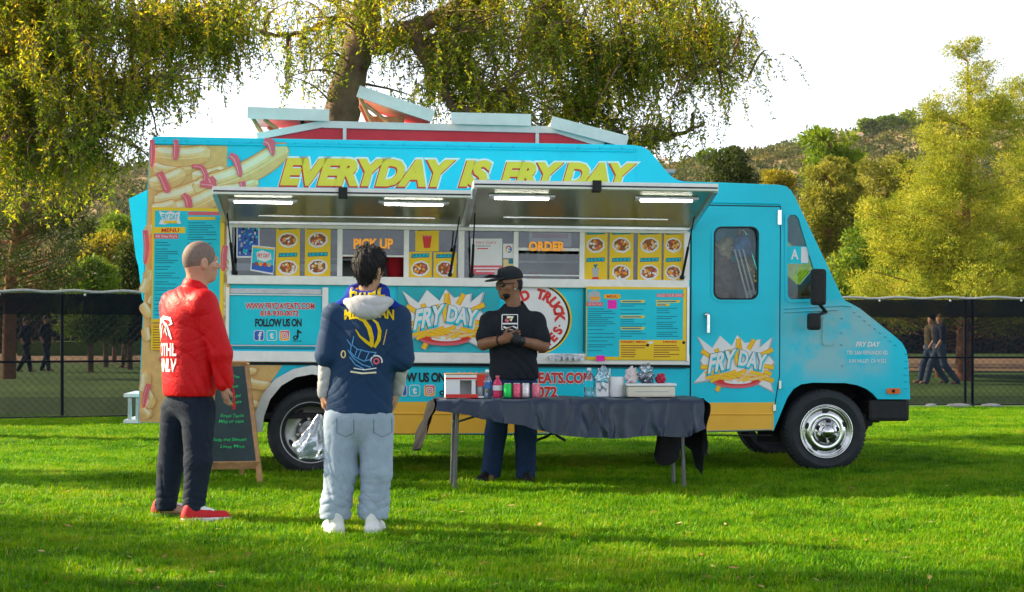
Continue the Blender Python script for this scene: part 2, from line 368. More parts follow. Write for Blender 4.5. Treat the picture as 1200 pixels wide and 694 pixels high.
def grass_object():
    me = bpy.data.meshes.new('lawn_grass')
    pts = [(-4.2, 6.8), (4.2, 6.8), (9.5, 28), (-9.5, 24)]
    me.from_pydata([(x, y, .002) for x, y in pts], [], [(0, 1, 2, 3)])
    o = link_mesh('lawn_grass', me, M['grass'])
    ng = bpy.data.node_groups.new('lawn_grass', 'GeometryNodeTree')
    ng.interface.new_socket('Geometry', in_out='INPUT', socket_type='NodeSocketGeometry'); ng.interface.new_socket('Geometry', in_out='OUTPUT', socket_type='NodeSocketGeometry')
    N = ng.nodes; L = ng.links
    gi = N.new('NodeGroupInput'); go = N.new('NodeGroupOutput'); ds = N.new('GeometryNodeDistributePointsOnFaces'); ip = N.new('GeometryNodeInstanceOnPoints')
    ci = N.new('GeometryNodeCollectionInfo'); ci.inputs['Collection'].default_value = tcol; ci.inputs['Separate Children'].default_value = True; ci.inputs['Reset Children'].default_value = True
    ds.inputs['Density'].default_value = 240.0
    rr = N.new('FunctionNodeRandomValue'); rr.data_type = 'FLOAT_VECTOR'; rr.inputs['Min'].default_value = (-.12, -.12, 0); rr.inputs['Max'].default_value = (.12, .12, 6.283)
    rs = N.new('FunctionNodeRandomValue'); rs.data_type = 'FLOAT'; rs.inputs[2].default_value = .7; rs.inputs[3].default_value = 1.3; rs.inputs['Seed'].default_value = 4
    nz = N.new('ShaderNodeTexNoise'); nz.inputs['Scale'].default_value = 1.6
    mp = N.new('ShaderNodeMapRange'); mp.inputs[1].default_value = .3; mp.inputs[2].default_value = .7; mp.inputs[3].default_value = .65; mp.inputs[4].default_value = 1.2
    mu = N.new('ShaderNodeMath'); mu.operation = 'MULTIPLY'
    L.new(nz.outputs[0], mp.inputs[0]); L.new(mp.outputs[0], mu.inputs[0]); L.new(rs.outputs[1], mu.inputs[1])
    ip.inputs['Pick Instance'].default_value = True
    L.new(gi.outputs[0], ds.inputs['Mesh']); L.new(ds.outputs['Points'], ip.inputs['Points']); L.new(ci.outputs[0], ip.inputs['Instance'])
    L.new(rr.outputs[0], ip.inputs['Rotation']); L.new(mu.outputs[0], ip.inputs['Scale'])
    jn = N.new('GeometryNodeJoinGeometry'); L.new(ip.outputs[0], go.inputs[0])
    mo = o.modifiers.new('scatter', 'NODES'); mo.node_group = ng
    tag(o, 'short mown green grass covering the lawn', 'grass', kind='stuff')
grass_object()

def fallen_leaves():
    r = np.random.default_rng(15); n = 420; Y = 1 / r.uniform(1 / 24, 1 / 7.9, n); px = r.uniform(0, 1200, n); X = (px - CX) * Y / FPX; V = []; F = []
    for i in range(n):
        a = r.uniform(0, 6.28); L = r.uniform(.012, .035); W = L * .4; c = np.array([X[i], Y[i], r.uniform(.018, .036)]); d = np.array([math.cos(a), math.sin(a), r.uniform(-.3, .3)]) * L; e = np.array([-math.sin(a), math.cos(a), r.uniform(-.4, .4)]) * W; V += [c - d, c + e, c + d, c - e]; F.append([4 * i, 4 * i + 1, 4 * i + 2, 4 * i + 3])
    m = leaf_mat('dry_leaf', [(0, (.22, .10, .03)), (.5, (.40, .26, .08)), (1, (.5, .42, .22))], .2); tag(big_mesh('fallen_leaves', np.array(V), np.array(F), m, tint=r.uniform(0, 1, n)), 'small dry leaves scattered over the lawn', 'leaves', kind='stuff')
fallen_leaves()
# ---------------------------------------------------------------- food truck
TH = R(4.8); CT, ST = math.cos(TH), math.sin(TH); TY = 14.70; TILT = R(.5)
truck = empty('food_truck', (0, TY, math.tan(TILT) * 2.7), (0, TILT, TH))
tag(truck, 'turquoise food truck with two raised serving awnings, fries printed on its rear', 'food truck')
def uw(px, py, v=0.0):
    """pixel -> (u along the truck, w height) on the plane v behind the serving side"""
    dx = (px - CX) / FPX
    t = (v + TY * CT) / (CT - ST * dx)
    u = CT * t * dx + ST * (t - TY); z = CAMZ + t * (HY - py) / FPX
    return (u, z + math.tan(TILT) * (u - 2.7))
def uwl(pts, v=0.0): return [uw(p[0], p[1], v) for p in pts]
def arc(cx, cy, r, a0, a1, n):
    return [(cx + r * math.cos(R(a0 + (a1 - a0) * i / n)), cy + r * math.sin(R(a0 + (a1 - a0) * i / n))) for i in range(n + 1)]
def rrect(x0, y0, x1, y1, r, n=4):
    return arc(x1 - r, y1 - r, r, 0, 90, n) + arc(x0 + r, y1 - r, r, 90, 180, n) + arc(x0 + r, y0 + r, r, 180, 270, n) + arc(x1 - r, y0 + r, r, 270, 360, n)

TW = 2.1                                              # body width
top_line = [(161, 495), (163, 440), (167, 330), (171, 175), (172.5, 165), (176, 160.5), (184, 160), (400, 164), (600, 167.5), (738, 170), (748, 171.5), (757, 176), (766, 186), (777, 200), (784, 207), (791, 211), (800, 213),
            (850, 214.5), (912, 217), (919, 218.5), (924, 223), (929, 231), (985, 348), (989, 352.5), (996, 356), (1006, 361.5), (1047, 394), (1056, 402), (1061, 411), (1063.5, 424), (1066, 468)]
bot_line = [(1028, 468), (1023, 462), (1015, 456), (1004, 451.5), (990, 449), (952, 448.5), (938, 450.5), (929, 456), (922, 466), (906, 505), (820, 507), (434, 509.5), (430, 488), (420, 465), (405, 448), (386, 438), (365, 434),
            (344, 438), (325, 449), (311, 466), (303, 486), (300, 500)]
TOPL = uwl(top_line); BOTL = uwl(bot_line)
outline = TOPL + BOTL
svc = [uw(266, 262), uw(803, 269), uw(803, 337), uw(266, 335)]
u_l, u_r = svc[0][0], svc[1][0]; w_t = .5 * (svc[0][1] + svc[1][1]); w_b = .5 * (svc[2][1] + svc[3][1])
svc_hole = [(u_l, w_b), (u_r, w_b), (u_r, w_t), (u_l, w_t)]
door_win = [uw(*p) for p in rrect(834, 266, 886, 351, 9)]
quarter = uwl([(920, 256), (923, 252), (929, 252), (933, 256), (956, 330), (958, 346), (955, 350), (925, 351), (921, 347)])
M['inner'] = mat('stainless_interior', (.30, .31, .31), .35, .6, var=.2, vscale=3)

def skin(name, v0, v1, holes):
    b = MB(); b.plate(outline, holes, v0, v1)
    return b.build(name, M['turq'], truck)
near = skin('side_panel', 0.0, .04, [svc_hole, door_win, quarter])
skin('far_side_panel', TW - .04, TW, [door_win, quarter])
# shell: roof, rear wall, windscreen frame, hood, nose
def shell():
    vs_ = [-.0, .006, .03, .16, TW - .16, TW - .03, TW - .006, TW]; ins = [.02, .006, 0, 0, 0, 0, .006, .02]
    n = len(TOPL); nrm = []
    cx_, cy_ = 0.4, 1.6
    for i in range(n):
        a = Vector(TOPL[max(i - 1, 0)]); c = Vector(TOPL[min(i + 1, n - 1)]); t = (c - a).normalized(); nrm.append(Vector((t.y, -t.x)))
    b = MB(); P = []
    for v, k in zip(vs_, ins):
        for i in range(n):
            p = Vector(TOPL[i]) + nrm[i] * (k - .004); P.append((p.x, v, p.y))
    fs = []; wi = top_line.index((929, 231))
    for j in range(len(vs_) - 1):
        for i in range(n - 1):
            if i == wi and j == 3: continue
            fs.append((j * n + i, j * n + i + 1, (j + 1) * n + i + 1, (j + 1) * n + i))
    b.add(P, fs)
    o = b.build('body_shell', M['turq'], truck)
    for p in o.data.polygons: p.use_smooth = False
    p0, p1 = TOPL[wi], TOPL[wi + 1]
    g = MB(); g.add([(p0[0], .16, p0[1]), (p1[0], .16, p1[1]), (p1[0], TW - .16, p1[1]), (p0[0], TW - .16, p0[1])], [(0, 1, 2, 3)])
    g.build('windscreen', M['glass_cab'], truck)
shell()
# roof gutter strip
b = MB(); b.tube([(*[uw(174, 168)[0]], -.012, uw(174, 168)[1])] + [(uw(x, y)[0], -.012, uw(x, y)[1]) for x, y in ((400, 171.5), (600, 175), (742, 177.5))], .010, 6)
b.build('roof_gutter', M['turq'], truck)
b = MB(); b.tube([(uw(x, y)[0], -.006, uw(x, y)[1]) for x, y in ((806, 236.5), (912, 239))], .008, 6); b.build('door_drip_rail', M['turq'], truck)

# underbody: floor, frame rails, axles
fl = uw(500, 500)[1]
b = MB(); b.box((uw(165, 490)[0], .05, fl + .06), (uw(905, 500)[0], TW - .05, fl + .10)); b.build('floor_pan', M['dark'], truck)
for v in (.62, 1.42):
    b = MB(); b.box((uw(168, 490)[0], v, .40), (uw(1055, 490)[0], v + .07, .54)); b.build('frame_rail', M['dark'], truck)
b = MB(); b.box((uw(560, 500)[0], .25, .33), (uw(640, 500)[0], .6, .50), bev=.03); b.build('fuel_tank', M['dark'], truck)

# cab interior
ucab = uw(806, 300)[0]
b = MB(); b.box((ucab, .05, fl + .10), (ucab + .03, TW - .05, 2.30)); b.build('bulkhead', M['dark'], truck)
seat_m = mat('seat_vinyl', (.06, .05, .045), .6, var=.3, vscale=9, bump=.2)
su = uw(858, 340)[0]
for v in (.30, 1.35):
    b = MB(); b.box((su - .30, v, 1.02), (su + .22, v + .48, 1.16), bev=.05)
    b.box((su - .34, v + .02, 1.12), (su - .20, v + .46, 1.80), bev=.05, M=None)
    b.box((su - .12, v + .12, fl + .1), (su + .05, v + .36, 1.03)); b.build('seat', seat_m, truck)
b = MB(); b.box((uw(915, 350)[0], .08, 1.22), (uw(968, 350)[0], TW - .08, 1.46), bev=.04); b.build('dashboard', M['black'], truck)
b = MB(); ring = [(su + .34 + .06 * math.sin(a), 1.55 + .22 * math.cos(a), 1.44 + .20 * math.sin(a)) for a in np.linspace(0, 2 * math.pi, 25)]
b.tube(ring, .014, 6); b.tube([(su + .34, 1.55, 1.44), (su + .50, 1.55, 1.2)], .02, 6); b.build('steering_wheel', M['black'], truck)
# jackets, sacks and poles piled against the door window
pile = [((840, 312), .14, (.09, .07, .05)), ((846, 300), .10, (.30, .24, .16)), ((850, 325), .15, (.07, .06, .06)), ((842, 342), .13, (.10, .06, .05)), ((866, 335), .13, (.05, .05, .06)), ((868, 288), .09, (.05, .22, .45)), ((848, 288), .07, (.40, .36, .20)), ((875, 345), .09, (.35, .38, .40))]
for i, (p, r, c) in enumerate(pile):
    u_, w_ = uw(p[0], p[1], .2)
    bm = bmesh.new(); bmesh.ops.create_icosphere(bm, subdivisions=3, radius=r)
    for v in bm.verts:
        k = 1 + .22 * math.sin(v.co.x * 41 + i) * math.sin(v.co.z * 37 + 2 * i) + .12 * math.sin(v.co.y * 60 + v.co.z * 50)
        v.co = Vector((v.co.x * k + u_, v.co.y * .8 * k + .24, v.co.z * 1.15 * k + w_))
    me = bpy.data.meshes.new('bundle'); bm.to_mesh(me); bm.free()
    for pp in me.polygons: pp.use_smooth = True
    link_mesh('bundle', me, mat('bundle_cloth', c, .8, var=.4, vscale=12, bump=.4), truck)
for k in range(3):
    b = MB(); a = uw(858 + 5 * k, 292, .12); c = uw(874 + 5 * k, 350, .12); b.tube([(a[0], .11, a[1]), (c[0], .11, c[1])], .008, 6); b.build('pole', M['steel' if k else 'pgrey'], truck)

# service opening: interior, counter, windows
b = MB()
b.box((u_l - .25, 1.90, fl + .1), (u_r - .1, 1.93, 2.60)); b.build('kitchen_wall', M['inner'], truck)
b = MB(); b.box((u_l - .2, .06, 2.60), (u_r - .1, 1.92, 2.63)); b.build('kitchen_ceiling', M['inner'], truck)
b = MB(); b.box((u_l - .2, 1.25, .95), (u_r, 1.88, 1.42), bev=.01); b.build('stove', M['steel'], truck)
b = MB(); b.box((u_l + .3, 1.30, 1.98), (u_r - .2, 1.88, 2.20), bev=.02); b.build('hood', M['inner'], truck)
b = MB(); b.box((u_l - .2, .08, fl + .08), (u_r + .1, 1.9, fl + .11)); b.build('kitchen_floor', M['dark'], truck)
shelf_r = random.Random(12)
for w_, v_ in ((1.86, 1.05), (1.58, 1.0)):
    b = MB(); b.box((u_l, v_, w_ - .02), (u_r - .1, v_ + .3, w_)); b.build('kitchen_shelf', M['steel'], truck)
    x_ = u_l + .1
    while x_ < u_r - .3:
        wd_ = shelf_r.uniform(.07, .16); hh_ = shelf_r.uniform(.09, .2); m_ = shelf_r.choice(['pwhite', 'pred', 'wood', 'steel', 'yellow', 'pgrey', 'pblue', 'black']); b = MB()
        if shelf_r.random() < .5: b.box((x_, v_ + .03, w_), (x_ + wd_, v_ + .2, w_ + hh_), bev=.008); b.build('kitchen_box', M[m_], truck)
        else: b.lathe([(0, 0), (wd_ * .5, 0), (wd_ * .5, hh_ * .8), (wd_ * .3, hh_), (0, hh_)], (x_ + wd_ / 2, v_ + .12, w_), n=14); b.build('kitchen_jar', M[m_], truck)
        x_ += wd_ + shelf_r.uniform(.02, .2)
VG = .055                                             # glass plane
def fr(name, x0, y0, x1, y1, v0=.0, v1=.03, m='white', parent=truck, bev=.004):
    """bar given by its photo rectangle on the serving side"""
    a = uw(x0, y0); c = uw(x1, y1); b = MB(); b.box((a[0], v0, a[1]), (c[0], v1, c[1]), bev=bev); return b.build(name, M[m], parent)
def frl(name, u0, u1, w0, w1, v0, v1, m, parent=truck, bev=.004):
    b = MB(); b.box((u0, v0, w0), (u1, v1, w1), bev=bev); return b.build(name, M[m], parent)
sill_w = w_b
counter = frl('counter', u_l - .01, u_r + .01, sill_w, sill_w + .075, -.05, .06, 'white', bev=.008)
frl('window_head', u_l, u_r, w_t - .035, w_t, -.01, .05, 'white')
frl('window_jamb', u_l - .02, u_l + .025, sill_w + .075, w_t - .02, -.015, .05, 'white'); frl('window_jamb', u_r - .03, u_r + .02, sill_w + .075, w_t - .02, -.015, .05, 'white')
for x in (396, 474, 538.5, 602.5, 680):
    u_ = uw(x, 300)[0]; wd = .022 if x != 538.5 else .026
    frl('window_post', u_ - wd, u_ + wd, sill_w + .075, w_t - .036, .004, .055, 'white')
w0_, w1_ = sill_w + .076, w_t - .036
def pane(x0, x1, m='glass_dark', y0=None, y1=None):
    a, c = uw(x0, 300)[0], uw(x1, 300)[0]; lo = w0_ if y1 is None else uw(x0, y1)[1]; hi = w1_ if y0 is None else uw(x0, y0)[1]
    b = MB(); b.add([(a, .032, lo), (c, .032, lo), (c, .032, hi), (a, .032, hi)], [(0, 1, 2, 3)]); return b.build('window_pane', M[m], truck)
pane(269, 393); pane(477, 535); pane(542, 599); pane(683, 800)
pane(399, 471, 'glass_dark', None, 300); pane(606, 677, 'glass_dark', None, 293); pane(606, 677, 'glass', 297, None)
fr('sash_bar', 399, 298.5, 471.5, 301.5, .01, .04); fr('sash_bar', 605, 290, 678, 294.5, .01, .04); fr('sash_bar', 605, 321.5, 678, 324, .01, .04)
fr('sash_bar', 399, 266.5, 471.5, 269.5, .008, .04)
# things seen inside: red bucket, shelf
b = MB(); bu = uw(460, 323, .25); b.lathe([(.0, 0), (.075, 0), (.10, .17), (.105, .17), (.105, .18), (.09, .18), (.07, .01), (0, .01)], (bu[0] + .02, .27, sill_w + .08), 'z', 24); b.build('bucket', M['red'], truck)
fr('menu_card', 618, 271, 668, 289, .045, .048, 'pwhite'); fr('menu_card', 622, 273, 664, 279, .042, .0445, 'ppink')
fr('white_shelf', 268, 308, 395, 318, .09, .30, 'white')

# ----- flat print on the side: polygons given in photo pixels
class Print:
    def __init__(s, base=-.0035, step=.0012): s.mb = MB(); s.mats = []; s.base = base; s.step = step
    def mi(s, m):
        if m not in s.mats: s.mats.append(m)
        return s.mats.index(m)
    def poly(s, pts, m, layer=0, raw=False):
        P = pts if raw else uwl(pts); v = s.base - layer * s.step
        s.mb.add([(p[0], v, p[1]) for p in P], [tuple(range(len(P)))], s.mi(m)); return s
    def tris(s, me, f, m, layer):
        v = s.base - layer * s.step; vs_ = []
        for w in me.vertices: p = f(w.co.x, w.co.y); vs_.append((p[0], v, p[1]))
        s.mb.add(vs_, [tuple(p.vertices) for p in me.polygons], s.mi(m)); bpy.data.meshes.remove(me)
    def text(s, body, x0, y0, x1, y1, m, layer=1, shear=0.0, off=.0, grow=0.0, spacing=1.0, dx=0, dy=0, ref=None):
        """fit a line of text to a photo rectangle (y0 = top row at x0, y1 = bottom row)"""
        rm = text_mesh(body, shear, off if ref is None else ref, spacing); xs_ = [v.co.x for v in rm.vertices]; ys_ = [v.co.y for v in rm.vertices]
        bx = (min(xs_), max(xs_), min(ys_), max(ys_)); bpy.data.meshes.remove(rm)
        me = text_mesh(body, shear, off + grow, spacing)
        f = lambda X, Y: uw(x0 + (X - bx[0]) / (bx[1] - bx[0]) * (x1 - x0) + dx, y1 + (Y - bx[2]) / (bx[3] - bx[2]) * (y0 - y1) + dy)
        s.tris(me, f, m, layer); return s
    def ribbon(s, pts, w, m, layer):
        pts = [Vector(p) for p in pts]; k = len(pts); ws = w if isinstance(w, (list, tuple)) else [w] * k; L_, R_ = [], []
        for i in range(k):
            t = (pts[min(i + 1, k - 1)] - pts[max(i - 1, 0)]).normalized(); n = Vector((-t.y, t.x)) * ws[i] * .5
            L_.append(pts[i] + n); R_.append(pts[i] - n)
        v = s.base - layer * s.step; P = uwl(L_ + R_)
        s.mb.add([(p[0], v, p[1]) for p in P], [(i, i + 1, k + i + 1, k + i) for i in range(k - 1)], s.mi(m)); return s
    def ell(s, cx, cy, rx, ry, m, layer, n=20, wob=0.0, rot=0):
        c, d = math.cos(rot), math.sin(rot); pts = []
        for i in range(n):
            a = 2 * math.pi * i / n; k = 1 + wob * math.sin(3 * a + cx) * math.cos(5 * a)
            x, y = rx * k * math.cos(a), ry * k * math.sin(a); pts.append((cx + x * c - y * d, cy + x * d + y * c))
        return s.poly(pts, m, layer)
    def rect(s, x0, y0, x1, y1, m, layer=0): return s.poly([(x0, y0), (x1, y0), (x1, y1), (x0, y1)], m, layer)
    def build(s, name, parent=truck): return s.mb.build(name, [M[m] for m in s.mats], parent, fix=False)

def fry(p, x0, y0, x1, y1, w, layer, mats=('fry2', 'fry', 'fry3')):
    a, c = Vector((x0, y0)), Vector((x1, y1)); t = (c - a).normalized(); n = Vector((-t.y, t.x)); L = (c - a).length
    def bar(k0, k1, off, ww, m, ly, bow=.13):
        K = 13; P, Q = [], []
        for i in range(K):
            f = k0 + (k1 - k0) * i / (K - 1); b_ = bow * L * .5 * math.sin(math.pi * f); e = math.sqrt(max(.12, 1 - abs(2 * i / (K - 1) - 1) ** 7))
            c_ = a + t * (L * f) + n * (b_ + off); P.append(c_ + n * ww * .5 * e); Q.append(c_ - n * ww * .5 * e)
        p.poly(P + Q[::-1], m, ly)
    bar(0, 1, 0, w * 1.14, 'outline', layer); bar(.008, .992, 0, w, mats[1], layer + .12); bar(.02, .98, w * .31, w * .34, mats[0], layer + .2); bar(.03, .90, -w * .27, w * .26, mats[2], layer + .24)
    bar(.10, .80, w * .02, w * .06, mats[0], layer + .26)

def burst_logo(name, cx, cy, sx, sy, word2=True):
    """spiky white burst, fries, red tray and the slanted lettering"""
    p = Print(-.016 if name == 'door_logo' else -.0065, .0011); T = lambda x, y: (cx + x * sx, cy + y * sy)
    star = [(-1.0, -.95), (-.62, -.55), (-.42, -.98), (-.12, -.62), (.02, -1.0), (.22, -.72), (.62, -.86), (.60, -.55), (.92, -.92), (.80, -.35), (.98, -.05), (.82, .25), (.95, .98), (.55, .70), (.2, .80), (-.2, .78), (-.55, .55), (-1.08, .66), (-.78, .2), (-.92, -.1), (-.80, -.42)]
    p.poly([T(x * 1.04 + .012, y * 1.05 + .03) for x, y in star], 'pgrey', 0); p.poly([T(*q) for q in star], 'pwhite', 1)
    for i, (x, y, dx, dy) in enumerate([(-.9, -.45, .25, .22), (-.52, -.52, .06, .25), (.05, -.88, .05, .4), (.46, -.85, -.14, .35), (.95, -.5, -.3, .2), (.98, .15, -.25, -.06), (.92, .4, -.2, -.12), (-.92, .12, .28, .02), (-.80, .38, .2, -.1), (-.2, -.5, .02, .2), (.98, .62, -.35, -.14), (-.50, .98, .16, -.4)]):
        a, c = T(x, y), T(x + dx, y + dy); p.ribbon([a, c], .125 * sx, 'porange', 2); p.ribbon([a, c], .075 * sx, 'yellow', 3)
    p.ell(*T(.02, .62), .62 * sx, .26 * sy, 'ppink', 4, 26); p.ell(*T(.02, .56), .62 * sx, .22 * sy, 'pred', 5, 26); p.ell(*T(.05, .63), .36 * sx, .10 * sy, 'pwhite', 6, 20)
    r = random.Random(5)
    for i in range(26):
        x = -.6 + 1.2 * r.random(); y = .32 + .22 * r.random(); a = r.uniform(-.9, .9); l = .20
        A, B = T(x - l * math.cos(a), y - .8 * l * math.sin(a)), T(x + l * math.cos(a), y + .8 * l * math.sin(a))
        p.ribbon([A, B], .085 * sx, 'porange', 6.2 + .05 * i); p.ribbon([A, B], .055 * sx, 'yellow' if i % 3 else 'fry', 6.24 + .05 * i)
    p.ribbon([T(.05, -.75), T(.0, -.2), T(.04, .1)], .10 * sx, 'porange', 7.7); p.ribbon([T(.05, -.75), T(.0, -.2), T(.04, .1)], .06 * sx, 'yellow', 7.8)
    def word(body, x0, x1, ya, yb, sl, sr):
        me0 = text_mesh(body, .25, .03); X = [v.co.x for v in me0.vertices]; Y = [v.co.y for v in me0.vertices]; bx = (min(X), max(X), min(Y), max(Y)); bpy.data.meshes.remove(me0)
        def f(ox, oy):
            def g(a, b):
                s_ = (a - bx[0]) / (bx[1] - bx[0]); q = (b - bx[2]) / (bx[3] - bx[2]); x = x0 + (x1 - x0) * s_; tp = ya + sl * s_; bt = yb + sr * s_
                return uw(*T(x + ox, bt + (tp - bt) * q + oy))
            return g
        p.tris(text_mesh(body, .25, .095), f(.0, .03), 'teal', 8.2); p.tris(text_mesh(body, .25, .07), f(.015, .05), 'cyanp', 8.6); p.tris(text_mesh(body, .25, .035), f(0, 0), 'pwhite', 9.2)
    word('FRY', -.74, .0, -.30, .36, -.22, -.25); word('DAY', .04, .80, -.50, .05, .18, .22)
    return p

# base fields of the wrap
p = Print()
p.poly([(173, 170), (263, 171), (263, 262), (265, 335), (265, 428), (330, 428), (312, 455), (301, 485), (299, 499.5), (162, 494.5), (164, 440), (168, 330), (172, 176)], 'fry2', 0)
p.build('rear_wrap')
p = Print()
p.poly([(906.3, 470.5), (906, 504), (820, 506), (434.5, 508.5), (431, 488), (424, 471)], 'ochre', 0); p.build('lower_band')
b = MB(); b.tube([(uw(x, y)[0], -.006, uw(x, y)[1]) for x, y in ((434, 484.5), (600, 485.5), (805, 485.5))], .007, 6); b.build('skirt_groove', M['ochre'], truck)
fr('skirt_edge', 436, 508, 905, 511, -.012, .03, 'black')
M['rose'] = mat('print_rose_highlight', (.80, .34, .36), .45, var=.05)
# fries over the rear
p = Print(-.0055, .0016)
rr_ = random.Random(3)
spec = [(176, 198, 222, 194, 20), (176, 180, 244, 179, 21), (172, 216, 214, 202, 18), (222, 208, 262, 200, 17), (178, 238, 262, 205, 24), (224, 222, 334, 172, 25), (186, 250, 258, 224, 22), (254, 222, 300, 213, 11), (175, 246, 204, 240, 16)]
def fry_part(args, layer):
    q = Print(-.0055, .0016); fry(q, *args, layer); q.build('fry_print')
for i, s_ in enumerate(spec): fry_part(s_, 1 + i * .4)
for i in range(34):
    x = rr_.choice([rr_.uniform(166, 180), rr_.uniform(166, 262), rr_.uniform(255, 263)]); y = rr_.uniform(250, 490)
    if y < 415 and 180 < x < 256: continue
    a = rr_.uniform(-1.4, 1.4); l = rr_.uniform(12, 26) if x > 180 and x < 250 else rr_.uniform(8, 14)
    x0, x1 = x - l * math.cos(a) * .6, x + l * math.cos(a) * .6
    x0 = max(x0, 165 if y > 330 else 173); x1 = min(x1, 263)
    y0, y1 = max(y - l * math.sin(a), 246), min(y + l * math.sin(a), 488)
    fry_part((x0, y0, x1, y1, rr_.uniform(8, 12)), 5.2 + .1 * i)
for s_ in [(272, 440, 318, 452, 11), (262, 432, 300, 434, 9), (268, 462, 304, 474, 9), (276, 486, 296, 470, 7), (255, 450, 282, 486, 9)]: fry_part(s_, 9)
dk_ = [0]
def drip(pts, w):
    # smooth, round-ended drip
    k = len(pts); t = np.linspace(0, k - 1, 6 * k); X = np.interp(t, range(k), [q[0] for q in pts]); Y = np.interp(t, range(k), [q[1] for q in pts]); W = np.interp(t, range(k), w)
    for _ in range(4): X[1:-1] = .25 * X[:-2] + .5 * X[1:-1] + .25 * X[2:]; Y[1:-1] = .25 * Y[:-2] + .5 * Y[1:-1] + .25 * Y[2:]
    q = Print(-.0225 - .0004 * dk_[0], .0006); dk_[0] += 1; n = len(t); W = W * np.sqrt(np.maximum(.1, 1 - np.linspace(0, 1, n) ** 14))
    q.ribbon(list(zip(X, Y)), list(W), 'ppink', 0); q.ribbon(list(zip(X[2:-2] - W[2:-2] * .22, Y[2:-2])), list(W[2:-2] * .16), 'rose', 1); q.build('ketchup_drip')
drip([(175, 164), (176, 180), (175, 196)], [6, 6, 4]); drip([(203, 164), (203.5, 176), (202.5, 188)], [5, 8, 6]); drip([(184, 202), (190, 214), (195, 226)], [8, 8, 9]); drip([(222, 195), (234, 196), (239, 206), (238, 214)], [4, 6, 6, 8])
drip([(232, 216), (242, 217), (251, 218)], [8, 7, 10]); drip([(243, 208), (247, 216)], [8, 12]); drip([(266, 182), (273, 186), (277, 198), (279, 208)], [7, 9, 7, 6]); drip([(212, 228), (218, 234), (219, 244)], [6, 9, 9]); drip([(281, 213), (282, 220)], [8, 7])
drip([(306, 166), (314, 168), (317, 184)], [8, 12, 3]); drip([(262, 288), (260, 300), (260, 318)], [6, 7, 6]); drip([(168, 270), (170, 290), (168, 310)], [6, 7, 5]); drip([(174, 450), (170, 462), (168, 478)], [6, 6, 4]); drip([(280, 428), (284, 440), (281, 452)], [8, 5, 3]); drip([(186, 420), (196, 424), (204, 422)], [5, 7, 5])

# rear menu board
p = Print(-.026, .0012)
p.poly([(176, 243), (261, 245), (260, 376), (176, 378)], 'yellow', 0); p.poly([(179.5, 247), (256, 248.5), (256, 372), (177.5, 374)], 'cyanp', 1)
p.rect(177, 266.5, 215, 273.5, 'yellow', 2); p.text('MENU', 187, 267.8, 208, 272.6, 'pred', 3, .1, .03); p.rect(178.5, 274.5, 207, 280, 'ppink', 2); p.text("All Day Fry's", 180, 275.6, 205.5, 279.4, 'pwhite', 3, 0, .01)
p.rect(218, 248.5, 256, 252.5, 'ppink', 2); p.rect(218, 254.5, 250, 258, 'yellow', 2)
for x0, x1, y0, y1 in ((180, 211, 284, 370), (218, 254, 261, 300)):
    y = y0
    while y < y1:
        w_ = rr_.uniform(.45, .95) * (x1 - x0); p.rect(x0, y, x0 + w_, y + 1.0, 'textc', 2); y += rr_.choice([2.6, 2.6, 3.0, 4.6])
p.poly([(176, 380), (215, 380), (215, 410), (176, 410)], 'yellow', 0)
for y in range(383, 408, 3): p.rect(178, y, 178 + rr_.uniform(15, 33), y + 1, 'pbrown', 1)
p.rect(178, 381, 200, 383.5, 'porange', 1)
star = [(184, 248), (192, 250), (197, 247.5), (203, 250), (209, 248), (208, 256), (210, 263), (200, 261), (190, 263.5), (184, 263), (187, 256)]
p.poly(star, 'pwhite', 2); p.text('FRY DAY', 187, 251, 207, 258, 'cyanp', 3, .2, .03); p.rect(190, 259, 205, 262, 'yellow', 3)
p.build('menu_board_rear')

# big lettering over the awnings
p = Print(-.0045, .0013)
for body, x0, x1, yt, yb in (('EVERYDAY', 325, 531, 185, 217.5), ('IS', 535, 573, 187.5, 219), ('FRY DAY', 583, 743, 189.5, 218.5)):
    for gr, m, ly, dx, dy in ((.055, 'pwhite', 0, 0, 0), (.02, 'pred', 1, -.9, 1.3), (0, 'etext', 2, 0, 0)):
        me0 = text_mesh(body, .28, .060); X = [v.co.x for v in me0.vertices]; Y = [v.co.y for v in me0.vertices]; bx = (min(X), max(X), min(Y), max(Y)); bpy.data.meshes.remove(me0)
        sl = .0105 * (x1 - x0)
        f = lambda a, b: uw(x0 + (a - bx[0]) / (bx[1] - bx[0]) * (x1 - x0) + dx, yb + (b - bx[2]) / (bx[3] - bx[2]) * (yt - yb) + sl * (a - bx[0]) / (bx[1] - bx[0]) + dy)
        p.tris(text_mesh(body, .28, .060 + gr), f, m, ly)
p.build('slogan_lettering')

for x_ in (345, 548, 742):
    y0_, y1_ = 176 + (x_ - 345) * .012, 222
    b = MB(); q0, q1 = uw(x_, y0_), uw(x_, y1_); b.box((q0[0], -.0032, q1[1]), (q0[0] + .006, 0, q0[1])); b.build('panel_seam', M['turq'], truck)
for k_ in range(22):
    q0 = uw(190 + 25.5 * k_, 164.2 + .0175 * 25.5 * k_ + .3); b = MB(); b.lathe([(0, -.012), (.005, -.011), (.008, -.002), (.008, .004)], (q0[0], 0, q0[1]), 'y', 8); b.build('rivet', M['turq'], truck)
